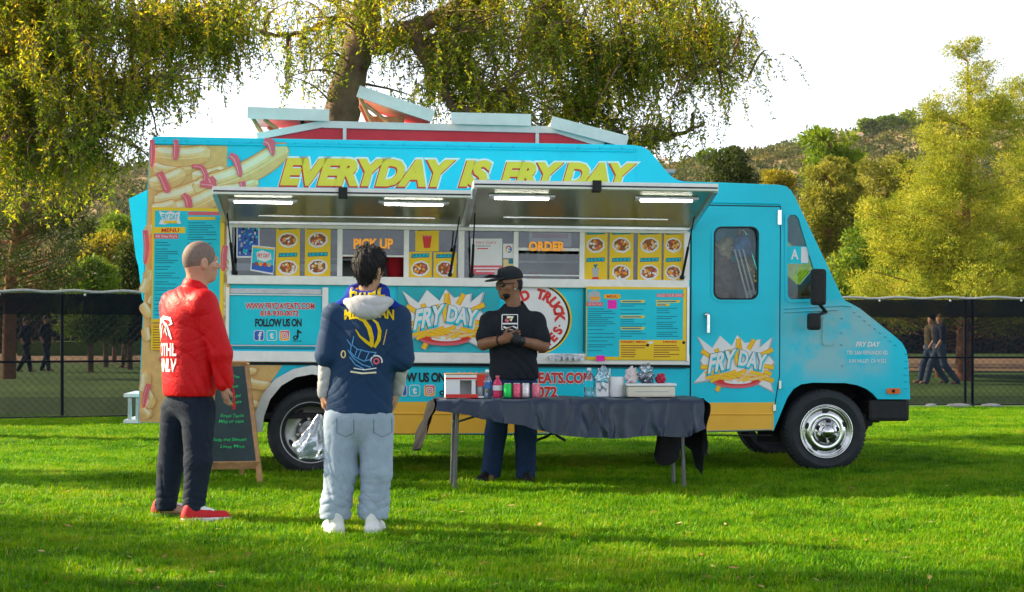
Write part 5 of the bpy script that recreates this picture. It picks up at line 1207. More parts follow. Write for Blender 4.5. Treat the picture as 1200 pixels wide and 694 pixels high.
# ---- young man in the navy shirt ---------------------------------------------------------------
def person_navy():
    Y0 = 10.2; X0 = (420 - CX) * Y0 / FPX; root = empty('person', (X0, Y0, 0))
    tag(root, 'dark-haired person seen from behind in a navy shirt, grey hood and pale baggy jeans', 'person')
    L = lambda px, py, dy=0.0: np.array([(px - CX) * (Y0 + dy) / FPX - X0, dy, CAMZ + (HY - py) * (Y0 + dy) / FPX]); up = np.array([0, 0, 1.])
    F_ = nrm((.06, 1, 0)); Rr = nrm((1, -.06, 0)); hf = nrm((.45, .9, -.05)); hc = L(433, 316)
    pel = L(421, 482); ch = L(428, 395); nk = L(430, 350); shR = L(466, 368); shL = L(393, 366)
    elR = L(470, 424, -.02); wrR = L(464, 460, .12); elL = L(384, 420, -.02); wrL = L(380, 462, .02)
    hipR = L(441, 492); kR = L(441, 552); aR = L(438, 606); hipL = L(400, 492); kL = L(399, 552); aL = L(393, 608)
    s = Solid(.005); Pt = head_solid(s, hc, hf, (0, 0, 1), .96); s.rc(nk, hc - up * .05 - hf * .015, .054, .05, .03)
    s.rc(pel, ch, .11, .13, .05, (F_, .7)); s.rc(shR, shL, .05, k=.05)
    for a, b, c_ in ((shR, elR, wrR), (shL, elL, wrL)): s.rc(a, b, .045, .038, .03); s.rc(b, c_, .036, .026, .02)
    for a, b, c_ in ((hipR, kR, aR), (hipL, kL, aL)): s.rc(a, b, .07, .05, .03); s.rc(b, c_, .048, .034, .03)
    hand(s, wrL, (-.05, .05, -1), (1, .2, 0), .95, .75, 1); hand(s, wrR, (-.1, .3, -1), (-1, .2, 0), .95, .4, -1)
    for a in (aR, aL): s.rc(a, a + F_ * .1 - up * .03, .032, k=.02)
    s.build('body', [skin_c], root)
    for q in (-1, 1):
        e = MB(); c_ = Pt(q * .031, .076, .008); e.lathe([(.0, -.011), (.008, -.008), (.011, 0), (.008, .008), (0, .011)], tuple(c_), 'z', 10); e.build('eye', M['pwhite'], root)
    # hair: full at the crown, tapering to the nape
    f = hf; r = nrm(np.cross(f, up)); B = [r, f, nrm(np.cross(r, f))]; h = Solid(.004)
    h.ell(hc + up * .028 - f * .016, [.090, .104, .108], B, .02); h.ell(hc + up * .075 + f * .02, [.085, .09, .065], B, .03); h.rc(hc - f * .05 - up * .03, hc - f * .045 - up * .075, .052, .040, .03)
    h.plane(hc + f * .062 + up * .02, f - up * .55, .015); h.plane(hc - up * .095, -up, .01); h.ell(hc + r * .085 - f * .006 - up * .022, [.03, .03, .045], B, .012, 's'); h.ell(hc - r * .085 - f * .006 - up * .022, [.03, .03, .045], B, .012, 's'); h.ell(hc + f * .07 - up * .06, [.09, .07, .07], B, .01, 's')
    hcx, hcy, hcz = hc
    def tuft_(X, Y, Z):
        a = np.arctan2(Y - hcy, X - hcx); return .0035 * np.sin(17 * a + 40 * (Z - hcz)) * np.sin(60 * (Z - hcz) + 3 * a) + .002 * np.sin(45 * a + 30 * Z)
    h.post = tuft_; ho_ = h.build('hair', hairm, root)
    # separate strands combed down and outwards over the scalp
    rs = np.random.default_rng(3); me = ho_.data; n_p = len(me.polygons); pick = rs.choice(n_p, 2600, replace=False); cc = np.empty(n_p * 3); nn = np.empty(n_p * 3); me.polygons.foreach_get('center', cc); me.polygons.foreach_get('normal', nn); cc = cc.reshape(-1, 3)[pick]; nn = nn.reshape(-1, 3)[pick]
    crown_ = hc + up * .11 - hf * .03; dv = cc - crown_; dv /= np.linalg.norm(dv, axis=1)[:, None]; dv -= nn * (dv * nn).sum(1)[:, None]; dv /= np.maximum(np.linalg.norm(dv, axis=1)[:, None], .05); dv = dv + nn * rs.uniform(.04, .20, (len(cc), 1)) + rs.normal(size=cc.shape) * .10
    Ls = rs.uniform(.014, .028, len(cc))[:, None]; sd = np.cross(dv, nn); sd /= np.maximum(np.linalg.norm(sd, axis=1)[:, None], 1e-6); b0 = cc - nn * .003; V = np.stack([b0 - sd * .0022, b0 + sd * .0022, b0 + dv * Ls * .6 + sd * .0016, b0 + dv * Ls * .6 - sd * .0016, b0 + dv * Ls - nn * Ls * .12], 1).reshape(-1, 3); i0 = np.arange(len(cc)) * 5
    F3 = np.concatenate([np.stack([i0, i0 + 1, i0 + 2], 1), np.stack([i0, i0 + 2, i0 + 3], 1), np.stack([i0 + 3, i0 + 2, i0 + 4], 1)]); st_ = big_mesh('hair_strands', V, F3, hairm, ho_); st_['kind'] = 'stuff'
    # shirt
    M['shirt'] = cloth('navy_jersey', (.012, .040, .10), .75, .1, 3, .25, 150); M['greyfleece'] = cloth('grey_fleece', (.50, .50, .51), .9, .1, 8, .3, 200)
    t = Solid(.006); t.rc(pel + up * .05, ch, .190, .205, .05, (F_, .66)); t.rc(shR - up * .03, shL - up * .03, .075, k=.06); t.rc(pel - up * .0, pel + up * .06, .20, .19, .03, (F_, .68)); t.rc(ch + up * .08, nk - up * .01, .12, .08, .05, (F_, .8))
    sl = lambda a, b, q: a + (b - a) * q
    t.rc(shR - up * .02, sl(shR, elR, .93), .076, .082, .03); t.rc(shL - up * .02, sl(shL, elL, .93), .076, .082, .03)
    t.post = folds(.0095, 46, (1, .2, .8), 12, [(pel + up * .1, .2, .5), (ch - Rr * .15, .12, .4), (ch + Rr * .17, .1, .5)])
    t.plane(pel - up * .015, (0, 0, -1), .014); to = t.build('shirt', M['shirt'], root)
    for a, b in ((elR, wrR), (elL, wrL)):
        g = Solid(.005); g.rc(a + (b - a) * .04, b + (a - b) * .12, .052, .043, .02); g.rc(b + (a - b) * .14, b + (a - b) * .02, .044, .040, .008)
        g.post = plus(folds(.006, 70, (.6, .2, 1), 5), rings(.006, 55, [(a, .06, .8), (b + up * .08, .06, 1)], 3)); g.build('sleeve', M['greyfleece'], root)
    # hood lying on the back
    hd = Solid(.005); c0 = L(431, 356, -.10)
    hd.ell(c0 + up * .012 + F_ * .03, [.150, .070, .050], None, .03); hd.ell(c0 - up * .03 - F_ * .01, [.105, .045, .052], None, .05); hd.ell(c0 - up * .058 - F_ * .012, [.050, .036, .035], None, .05); hd.ell(L(431, 337, .03), [.085, .12, .055], None, .02, 's'); hd.post = folds(.008, 60, (.2, .3, 2), 9); hd.build('hood', M['greyfleece'], root)
    M['scarf'] = cloth('royal_knit', (.012, .03, .32), .95, .2, 30, .5, 220); M['maize'] = cloth('maize_knit', (.78, .55, .01), .9, .15, 30, .4, 220)
    sc = Solid(.005); c1 = L(431, 346, .0); n_ = 14
    ring = [c1 + np.array([.100 * math.cos(a), .092 * math.sin(a), .022 + .03 * math.sin(a)]) for a in np.linspace(0, 2 * math.pi, n_ + 1)]
    for i in range(n_): sc.rc(ring[i], ring[i + 1], .026, k=.02); sc.rc(ring[i] - up * .035, ring[i + 1] - up * .035, .030, k=.02)
    sc.rc(L(446, 348, -.08), L(468, 362, -.02), .035, .025, .03, (F_, .7)); sc.rc(L(414, 348, -.08), L(397, 358, -.02), .035, .025, .03, (F_, .7)); sc.rc(L(440, 356, .10), L(446, 420, .17), .05, .05, .02, (F_, .4)); sc.rc(L(420, 356, .10), L(416, 420, .17), .05, .05, .02, (F_, .4))
    sc.post = folds(.005, 60, (1, .3, 1), 4); so = sc.build('scarf', M['scarf'], root)
    items = []; o = Vector(tuple(L(431, 341, -.1)))
    for k, ch_ in enumerate('HAIL'):
        V, Fc = art_text(ch_, o + Vector((-.085 + .055 * k, 0, .01 - .012 * abs(k - 1.5))), Vector((1, 0, 0)), Vector((0, 0, 1)), .045, .06, .06); items.append((V, Fc, M['maize'], (0, 1, 0), .004))
    mb, ms = wrap_print(so, items, root); mb.build('scarf_letters', ms, so, fix=False)
    # artwork on the back
    bx = Vector((1, 0, 0)); bz = Vector((0, 0, 1)); K = lambda px, py: ((px - 431) * Y0 / FPX, (392 - py) * Y0 / FPX); o = Vector(tuple(L(431, 392, -.3))); items = []
    yl = M['maize']; bl = cloth('print_light_blue', (.10, .32, .62), .7); wh = M['pwhite']; dk = M['scarf']
    V, Fc = art_text('MICHIGAN', o + Vector((K(429, 366)[0], 0, K(429, 366)[1])), bx, bz, .295, .062, .035, 0, .07); items.append((V, Fc, yl, (0, 1, 0), .004))
    def rb(pts, w, m, lift=.005): V, Fc = art_ribbon([K(*q) for q in pts], w, o, bx, bz); items.append((V, Fc, m, (0, 1, 0), lift))
    rb([(406, 374), (415, 372), (424, 376), (430, 385), (433, 396), (433, 406)], [.008, .016, .022, .026, .026, .02], yl); rb([(433, 374), (439, 379), (442, 388), (441, 398), (436, 407)], [.01, .016, .02, .022, .016], yl); rb([(414, 386), (419, 394), (426, 400), (434, 406)], [.004, .012, .018, .018], yl, .006)
    rb([(435, 378), (437, 388), (436, 398)], [.01, .014, .008], dk, .006)
    for pts in ([(404, 398), (409, 405), (408, 412), (413, 418)], [(412, 394), (410, 404), (416, 409), (428, 412), (438, 413)], [(416, 409), (413, 418), (424, 423), (431, 421)], [(421, 409), (417, 419)], [(430, 412), (425, 423)], [(438, 413), (431, 421), (434, 428)], [(405, 410), (412, 420), (422, 427), (432, 430)], [(407, 418), (414, 427), (424, 432)]): rb(pts, .006, bl)
    cc = [(438 + 6.5 * math.cos(a), 423 + 6.5 * math.sin(a)) for a in np.linspace(-math.pi, .3, 10)]; rb(cc, .008, wh); rb([(438 + 3 * math.cos(a), 423 + 3 * math.sin(a)) for a in np.linspace(0, 6.28, 10)], .010, M['ppink']); rb([(399.5 + 2.5 * math.cos(a), 415 + 4 * math.sin(a)) for a in np.linspace(0, 6.28, 12)], .008, M['fry'])
    rb([(450, 386), (446, 404)], [.004, .006], M['fry2']); rb([(412, 431), (424, 433), (438, 431)], .006, wh); rb([(408, 435), (422, 437), (438, 436)], .010, M['fry3'])
    mb, ms = wrap_print(to, items, root); mb.build('back_print', ms, to, fix=False)
    # jeans
    M['denim'] = cloth('washed_denim', (.32, .40, .50), .85, .18, 6, .3, 180)
    t = Solid(.006); t.rc(pel - up * .03, pel + up * .02, .185, .18, .03, (F_, .74)); t.rc(hipR, kR, .106, .094, .03, (F_, 1.05)); t.rc(kR, aR, .090, .084, .03); t.rc(hipL, kL, .106, .094, .03, (F_, 1.05)); t.rc(kL, aL, .092, .088, .03)
    for a in (aR, aL): t.rc(a + up * .10, a + up * .105 + Rr * .006, .090, k=.012); t.rc(a + up * .03 , a + up * .04 - Rr * .004, .091, k=.012)
    t.plane((0, 0, .100), (0, 0, -1), .012); t.post = plus(folds(.0105, 58, (1, .35, .30), 21), rings(.008, 62, [(aR + up * .10, .09, 1), (aL + up * .10, .09, 1), (kR - up * .02, .05, .3), (kL, .05, .3)], 2))
    jn = t.build('jeans', M['denim'], root); items = []
    for cx_ in (402, 445):
        pk = [(cx_ - 10, 490), (cx_ - 10, 506), (cx_, 511), (cx_ + 10, 506), (cx_ + 10, 490)]
        rbp = [K(*q) for q in pk]; V, Fc = art_ribbon(rbp, .005, o, bx, bz); items.append((V, Fc, cloth('denim_seam', (.16, .20, .27), .9), (0, 1, 0), .002))
    mb, ms = wrap_print(jn, items, root); mb.build('back_pocket', ms, jn, fix=False)
    wh = cloth('shoe_white_leather', (.70, .70, .70), .5)
    for a, tx in ((aR, .03), (aL, -.10)):
        hl = a + np.array([-tx * .3, -.10, 0]); hl[2] = .004; tt = hl + np.array([tx, .30, 0]); shoe(root, 'shoe', hl, tt, wh, wh, wh, h=.115)
    return root, wrL, X0, Y0
NAVY = person_navy()

# ---- vendor behind the table -------------------------------------------------------------------
def person_vendor():
    Y0 = 13.78; X0 = (598 - CX) * Y0 / FPX; root = empty('person', (X0, Y0, 0))
    tag(root, 'vendor in a black cap and black T-shirt standing behind the drinks table', 'person')
    L = lambda px, py, dy=0.0: np.array([(px - CX) * (Y0 + dy) / FPX - X0, dy, CAMZ + (HY - py) * (Y0 + dy) / FPX]); up = np.array([0, 0, 1.])
    F_ = nrm((-.22, -1, 0)); hf = nrm((-.86, -.50, -.06)); hc = L(597, 334); pel = L(602, 446); ch = L(601, 388); nk = L(603, 360)
    shR = L(574, 374, .02); shL = L(628, 374, -.0); elR = L(567, 403, -.10); wrR = L(590, 398, -.27); elL = L(636, 406, -.10); wrL = L(608, 399, -.27)
    hipR = L(588, 456); hipL = L(616, 456); kR = L(581, 508, -.02); kL = L(616, 510, -.0); aR = L(575, 556, .0); aL = L(616, 560, -.04)
    s = Solid(.005); Pt = head_solid(s, hc, hf, (0, 0, 1), 1.06); s.rc(nk - up * .03, hc - up * .05 - hf * .02, .066, .058, .03)
    s.rc(pel, ch, .14, .145, .05, (F_, .75)); s.rc(shR - up * .05, shL - up * .05, .045, k=.05)
    for a, b, c_ in ((shR, elR, wrR), (shL, elL, wrL)): s.rc(a - up * .04, b, .044, .050, .03); s.rc(b, c_, .050, .033, .02)
    for a, b, c_ in ((hipR, kR, aR), (hipL, kL, aL)): s.rc(a, b, .08, .055, .03); s.rc(b, c_, .05, .036, .03)
    hand(s, wrR, (1, -.25, .35), (.2, .6, .2), 1.0, .55, 1)
    for a in (aR, aL): s.rc(a, a + np.array([0, -.08, -.03]), .032, k=.02)
    s.build('body', [skin_b], root)
    gl = Solid(.005); gl.rc(wrL + (elL - wrL) * .10, wrL, .037, .036, .01); hand(gl, wrL, (-1, -.2, .4), (-.2, .6, .2), 1.06, .6, -1); gl.build('glove', mat('nitrile_black', (.012, .016, .02), .35, var=.2, bump=.2, bscale=80), root)
    bnd = MB(); q0 = wrR + (elR - wrR) * .15; dd = nrm(elR - wrR); a1 = nrm(np.cross(dd, up)); a2 = np.cross(dd, a1); bnd.tube([q0 + .041 * (math.cos(a) * a1 + math.sin(a) * a2) for a in np.linspace(0, 6.283, 20)], .007, 6); bnd.build('wristband', M['black'], root)
    r = nrm(np.cross(hf, up)); B = [r, hf, nrm(np.cross(r, hf))]; uu = B[2]
    # beard, hair, cap, sunglasses, earring
    bd = Solid(.004); bd.ell(hc + hf * .03 - uu * .075, [.058, .062, .050], B, .02); bd.ell(hc + hf * .035 - uu * .025, [.05, .08, .048], B, .012, 's'); bd.build('beard', hairm, root)
    hr = Solid(.004); hr.ell(hc + uu * .012 - hf * .02, [.080, .095, .09], B, .02); hr.rc(hc - hf * .055 - uu * .03, hc - hf * .05 - uu * .06, .05, .04, .02); hr.plane(hc + hf * .02, hf - uu * .3, .01); hr.plane(hc + uu * .06, uu, .01); hr.ell(hc + r * .085 - hf * .006 - uu * .015, [.03, .03, .04], B, .01, 's'); hr.ell(hc - r * .085 - hf * .006 - uu * .015, [.03, .03, .04], B, .01, 's'); hr.build('hair', hairm, root)
    cp = empty('cap', (0, 0, 0), parent=root); cm = cloth('black_cap_twill', (.014, .018, .024), .8, .2, 20, .3, 160)
    c = Solid(.004); c.ell(hc + uu * .062 - hf * .012, [.090, .108, .092], B, .02); c.plane(hc + uu * .045, -uu - hf * .06, .006); c.ell(hc + hf * .075 + uu * .09, [.05, .045, .045], B, .03); c.build('crown', cm, cp)
    br = Solid(.004); br.ell(hc + hf * .135 + uu * .048, [.082, .085, .011], [r, nrm(hf - uu * .12), nrm(uu + hf * .12)], .006); br.build('brim', cm, cp)
    pt = MB(); o_ = hc + hf * .125 + uu * .105; pt.add([o_ - r * .028 - uu * .018, o_ + r * .028 - uu * .018, o_ + r * .02 + uu * .022 - hf * .012, o_ - r * .02 + uu * .022 - hf * .012], [(0, 1, 2, 3)]); pt.build('patch', M['pgrey'], cp)
    sg = MB()
    for q in (-1, 1):
        Vl = [hc + r * (q * .034 + .031 * math.cos(a)) + uu * (.006 + .021 * math.sin(a)) + hf * (.100 - .010 * abs(math.cos(a))) for a in np.linspace(0, 6.283, 14, endpoint=False)]; sg.add(Vl, [tuple(range(14))]); sg.add([v - hf * .004 for v in Vl], [tuple(range(14))])
        sg.tube([hc + r * q * .066 + uu * .012 + hf * .088, hc + r * q * .082 + uu * .014 + hf * .0, hc + r * q * .08 + uu * .0 - hf * .03], .004, 6)
    sg.tube([hc - r * .03 + uu * .014 + hf * .105, hc + r * .03 + uu * .014 + hf * .105], .004, 6); sg.build('sunglasses', mat('dark_lens', (.008, .008, .01), .1, var=0, coat=.5), root)
    er = MB(); er.lathe([(0, -.007), (.006, -.004), (.006, .004), (0, .007)], tuple(hc - r * .088 - hf * .0 - uu * .035), 'z', 8); er.lathe([(0, -.007), (.006, -.004), (.006, .004), (0, .007)], tuple(hc + r * .088 - uu * .035), 'z', 8); er.build('earring', M['pwhite'], root)
    # T-shirt
    M['tee'] = cloth('black_cotton', (.011, .015, .022), .85, .15, 5, .25, 160)
    t = Solid(.006); t.rc(pel + up * .06, ch, .190, .200, .05, (F_, .72)); t.rc(shR - up * .025, shL - up * .025, .078, k=.06); t.rc(pel - up * .0, pel + up * .06, .20, .195, .03, (F_, .74)); t.rc(ch + up * .07, nk - up * .02, .13, .095, .05, (F_, .9)); t.ell(nk + up * .035 + F_ * .03, [.075, .075, .05], None, .01, 's')
    t.rc(shR - up * .015, shR + (elR - shR) * .72, .072, .080, .03); t.rc(shL - up * .015, shL + (elL - shL) * .72, .072, .080, .03)
    t.post = folds(.0095, 46, (1, .1, .9), 31, [(pel + up * .08, .2, .9), (ch - up * .1, .15, .4)]); t.plane(pel + up * .012, (0, 0, -1), .014); to = t.build('t_shirt', M['tee'], root)
    K = lambda px, py: ((px - 598) * Y0 / FPX, (392 - py) * Y0 / FPX); o = Vector(tuple(L(598, 392, -.4))); bx = Vector((1, 0, 0)); bz = Vector((0, 0, 1)); items = []
    def rb(pts, w, m, lift=.004): V, Fc = art_ribbon([K(*q) for q in pts], w, o, bx, bz); items.append((V, Fc, m, (0, 1, 0), lift))
    rb([(589, 369), (606.5, 369), (606.5, 387), (588, 386), (588.5, 369)], .008, M['pwhite']); rb([(589, 379.5), (606, 379.5)], .012, M['pwhite']); rb([(594, 372), (601, 372), (598, 376)], .02, M['fry3']); rb([(590, 383), (594, 385), (602, 383), (606, 385)], .014, M['pwhite']); rb([(592, 375), (596, 377)], .02, M['ppink'], .005)
    mb, ms = wrap_print(to, items, root); mb.build('chest_print', ms, to, fix=False)
    M['jean2'] = cloth('blue_denim', (.012, .032, .085), .85, .2, 8, .3, 180)
    t = Solid(.006); t.rc(pel - up * .04, pel + up * .02, .175, .175, .03, (F_, .76)); t.rc(hipR, kR, .108, .085, .04); t.rc(kR, aR, .086, .078, .03); t.rc(hipL, kL, .108, .085, .04); t.rc(kL, aL, .086, .078, .03); t.plane((0, 0, .045), (0, 0, -1), .01); t.post = folds(.009, 56, (1, .3, .5), 33, [(aR + up * .1, .14, .6), (aL + up * .1, .14, .6)]); t.build('jeans', M['jean2'], root)
    bs = cloth('black_shoe', (.012, .012, .014), .5)
    for a, tx in ((aR, -.09), (aL, .02)):
        hl = a + np.array([0, .07, 0]); hl[2] = .004; shoe(root, 'shoe', hl, hl + np.array([tx, -.27, 0]), bs, bs, bs)
person_vendor()

# ---- far people behind the fence ---------------------------------------------------------------
def far_person(px, py_feet, Y, face, cols, label, hgt=1.74, step=.3, group=None, bag=None):
    x, y = (px - CX) * Y / FPX, Y; root = empty('person', (x, y, 0)); tag(root, label, 'person', group); k = hgt / 1.75
    f = nrm((*face, 0)); r = nrm((f[1], -f[0], 0)); up = np.array([0, 0, 1.]); z = lambda q: np.array([0, 0, q * k])
    hipR, hipL = z(.92) + r * .09, z(.92) - r * .09; kR = z(.50) + r * .09 + f * step * .45; kL = z(.50) - r * .09 - f * step * .2; aR = z(.08) + r * .08 + f * step * .7; aL = z(.08) - r * .08 - f * step
    shR, shL = z(1.42) + r * .19, z(1.42) - r * .19; eR = z(1.14) + r * .24 - f * .06; eL = z(1.14) - r * .24 + f * .02; wR = z(.92) + r * .23 + f * .06; wL = z(.92) - r * .23 + f * .16
    b = Solid(.016 * k)
    b.ell(z(1.64), [.08, .085, .115], None, .02); b.rc(z(1.44), z(1.56), .055, k=.03); b.rc(z(.98), z(1.35), .12, .14, .05); b.rc(shR, shL, .06, k=.04)
    for p, q, s_ in ((shR, eR, wR), (shL, eL, wL)): b.rc(p, q, .052, .042, .03); b.rc(q, s_, .042, .036, .02)
    for p, q, s_ in ((hipR, kR, aR), (hipL, kL, aL)): b.rc(p, q, .085, .06, .03); b.rc(q, s_, .06, .042, .03); b.rc(s_, s_ + f * .14 - up * .03, .04, .036, .02)
    b.build('body', [cols[0]], root)
    t = Solid(.016 * k); t.rc(z(1.0), z(1.36), .155, .165, .05); t.rc(shR, shL, .075, k=.04); t.rc(shR, eR, .07, .062, .03); t.rc(shL, eL, .07, .062, .03); t.build('top', cols[1], root)
    t = Solid(.016 * k); t.rc(z(.92), z(.98), .16, k=.03); t.rc(hipR, kR, .105, .085, .03); t.rc(hipL, kL, .105, .085, .03); t.rc(kR, aR, .082, .066, .03); t.rc(kL, aL, .082, .066, .03); t.build('trousers', cols[2], root)
    t = Solid(.016 * k); t.ell(z(1.67) - f * .015, [.092, .092, .10], None, .02); t.ell(z(1.60) + f * .09, [.08, .07, .1], None, .01, 's'); t.build('hair', cols[3], root)
    return root
dkb = cloth('dark_blue_cloth', (.02, .025, .045)); blk = cloth('charcoal_cloth', (.015, .016, .02)); gry = cloth('olive_brown_cloth', (.12, .09, .05)); blond = mat('blond_hair', (.55, .30, .06), .6, var=.3, vscale=30); jn2 = cloth('far_denim', (.06, .09, .15))
far_person(30, 0, 54.0, (.9, -.2), (skin_c, dkb, blk, hairm), 'person in dark clothes walking behind the left fence, nearest the photo edge', 1.72, .30, 'people walking behind the left fence')
far_person(54, 0, 54.8, (.9, -.3), (skin_a, blk, dkb, hairm), 'taller person in black walking beside another behind the left fence', 1.80, .22, 'people walking behind the left fence')
far_person(147, 0, 60.0, (-.9, -.3), (skin_a, dkb, gry, hairm), 'person in a dark top behind the left fence, next to the truck rear', 1.80, .12, 'people walking behind the left fence')
far_person(1091, 0, 41.5, (-.95, -.2), (skin_a, gry, jn2, hairm), 'brown-clad walker behind the right fence, half hidden by a blond companion', 1.66, .36, 'couple walking behind the right fence')
far_person(1101, 0, 40.8, (-.95, -.1), (skin_a, dkb, jn2, blond), 'blond walker in dark jacket and jeans behind the right fence', 1.68, .42, 'couple walking behind the right fence')
# seated crowd in the far left: reads as one mass
def crowd():
    b = Solid(.05); b.rc((0, 0, .2), (0, 0, .75), .2, .2, .05); b.ell((0, 0, 1.05), [.1, .1, .13], None, .03); b.rc((-.15, -.2, .4), (.15, -.2, .4), .12, k=.05); V0, F0 = b.mesh(); r = np.random.default_rng(2); Vs, Fs, ms, n = [], [], [], 0
    for i in range(46):
        Yc = r.uniform(96, 104); px = r.uniform(66, 158); p = np.array([(px - CX) * Yc / FPX, Yc, r.uniform(.9, 1.6)]); Vs.append(V0 * r.uniform(.85, 1.15) + p); Fs.append(F0 + n); n += len(V0); ms.append(np.full(len(F0), r.integers(0, 5)))
    o = big_mesh('crowd', np.concatenate(Vs), np.concatenate(Fs), [dkb, blk, cloth('crowd_white', (.5, .5, .5)), cloth('crowd_red', (.35, .06, .06)), cloth('crowd_skin', (.4, .25, .17))], smooth=True, midx=np.concatenate(ms))
    tag(o, 'distant seated crowd beyond the field behind the left fence', 'crowd', kind='stuff')
    bl_ = MB(); bl_.box(((60 - CX) * 102 / FPX, 95, 0), ((162 - CX) * 102 / FPX, 106, .8)); tag(bl_.build('terrace', M['field']), kind='structure')
crowd()
# ---------------------------------------------------------------- chalkboard
def chalkboard():
    x0 = (236 - CX) * 13.55 / FPX; root = empty('chalkboard_sign', (0, 0, 0)); tag(root, 'wooden A-frame chalkboard with green chalk writing beside the red-jacketed man', 'sign')
    bl, br_ = at(238, 570, 13.5), at(305, 569, 13.6); bl.z = br_.z = .0; tl, tr = at(252, 428, 13.95), at(288, 428, 14.0)
    ax = (br_ - bl).normalized(); wd = .045; th = Vector((0.1, .9, .35)).normalized() * .022
    def slat(name, a, b, w, m=M['wood']):
        d = (b - a).normalized(); n = d.cross(th).normalized() * w * .5; mb = MB(); q = [a - n, a + n, b + n, b - n]; mb.add(q + [p + th for p in q], [(0, 1, 2, 3), (4, 7, 6, 5), (0, 4, 5, 1), (1, 5, 6, 2), (2, 6, 7, 3), (3, 7, 4, 0)]); return mb.build(name, m, root)
    slat('leg', bl, tl, wd); slat('leg', br_, tr, wd)
    k = .16; la, ra = bl.lerp(tl, k), br_.lerp(tr, k); slat('frame_rail', la, ra, .06); slat('frame_rail', tl, tr, .055)
    M['slate'] = mat('slate_board', (.03, .05, .055), .7, var=.25, vscale=4)
    a, b, c, d = bl.lerp(tl, k), br_.lerp(tr, k), br_.lerp(tr, .985), bl.lerp(tl, .985); off = th * .4
    mb = MB(); mb.add([p + off for p in (a, b, c, d)] + [p + th * .8 for p in (a, b, c, d)], [(0, 1, 2, 3), (4, 7, 6, 5), (0, 4, 5, 1), (1, 5, 6, 2), (2, 6, 7, 3), (3, 7, 4, 0)]); bd = mb.build('slate', M['slate'], root)
    chalk = mat('green_chalk', (.03, .55, .16), .9, var=.3, vscale=80)
    mb = MB()
    for body, sx, sy, w, h in (('Fries', .66, .90, .20, .03), ('Garlic', .60, .80, .24, .03), ('Loaded', .62, .70, .28, .03), ('Cheese', .64, .64, .26, .03), ('Street Tacos', .52, .50, .56, .032), ('Mild or Hot', .50, .44, .58, .03), ('Soda and Samosa', .46, .26, .72, .032), ('Lime Mint', .52, .19, .5, .03)):
        me = text_mesh(body, .15, .004); X = [v.co.x for v in me.vertices]; Y = [v.co.y for v in me.vertices]; P = []
        for v in me.vertices:
            s_ = sx + w * ((v.co.x - min(X)) / (max(X) - min(X)) - .5); t_ = sy + h * ((v.co.y - min(Y)) / (max(Y) - min(Y)) - .5) + .004 * math.sin(v.co.x * 3)
            P.append(a.lerp(b, s_).lerp(d.lerp(c, s_), t_) + off - th * .25)
        mb.add(P, [tuple(p.vertices) for p in me.polygons]); bpy.data.meshes.remove(me)
    mb.build('chalk_writing', chalk, bd, fix=False)
    # rear legs
    for q, w_ in ((bl, tl), (br_, tr)):
        e = q + Vector((-.25, .62, 0)); slat('rear_leg', e, w_ + th * 1.5, .04)
    e0, e1 = bl + Vector((-.25, .62, 0)), br_ + Vector((-.25, .62, 0)); slat('rear_rail', e0.lerp(tl, .2), e1.lerp(tr, .2), .05)
chalkboard()

# ---------------------------------------------------------------- folding table, cloth and what stands on it
TT = R(5.0); tcx, tcy, TZ = at(664, 470, 13.22).x, 13.22, .70
table = empty('folding_table', (tcx, tcy, 0), (0, 0, TT)); tag(table, 'folding table with grey tube legs under the dark cloth', 'table')
tl_, td_ = .98, .27
M['tabletop'] = mat('table_plastic', (.5, .5, .48), .5); M['tube'] = mat('grey_tube', (.12, .12, .125), .4, .5, var=.2, vscale=20)
b = MB(); b.box((-tl_, -td_, TZ - .045), (tl_, td_, TZ), bev=.012); b.build('tabletop', M['tabletop'], table)
for sx in (-1, 1):
    for sy in (-1, 1):
        b = MB(); b.tube([(sx * .88, sy * .22, 0.005), (sx * .86, sy * .22, TZ - .05)], .016, 10); b.build('leg', M['tube'], table)
    b = MB(); b.tube([(sx * .865, -.22, .52), (sx * .865, .22, .52)], .011, 8); b.build('crossbar', M['tube'], table)
    b = MB(); b.tube([(sx * .865, 0, .52), (sx * .45, 0, TZ - .05)], .009, 8); b.build('brace', M['tube'], table)
M['sheet'] = mat('dark_plastic_sheet', (.012, .027, .058), .42, var=.2, vscale=3, bump=.35, bscale=11, spec=.5)
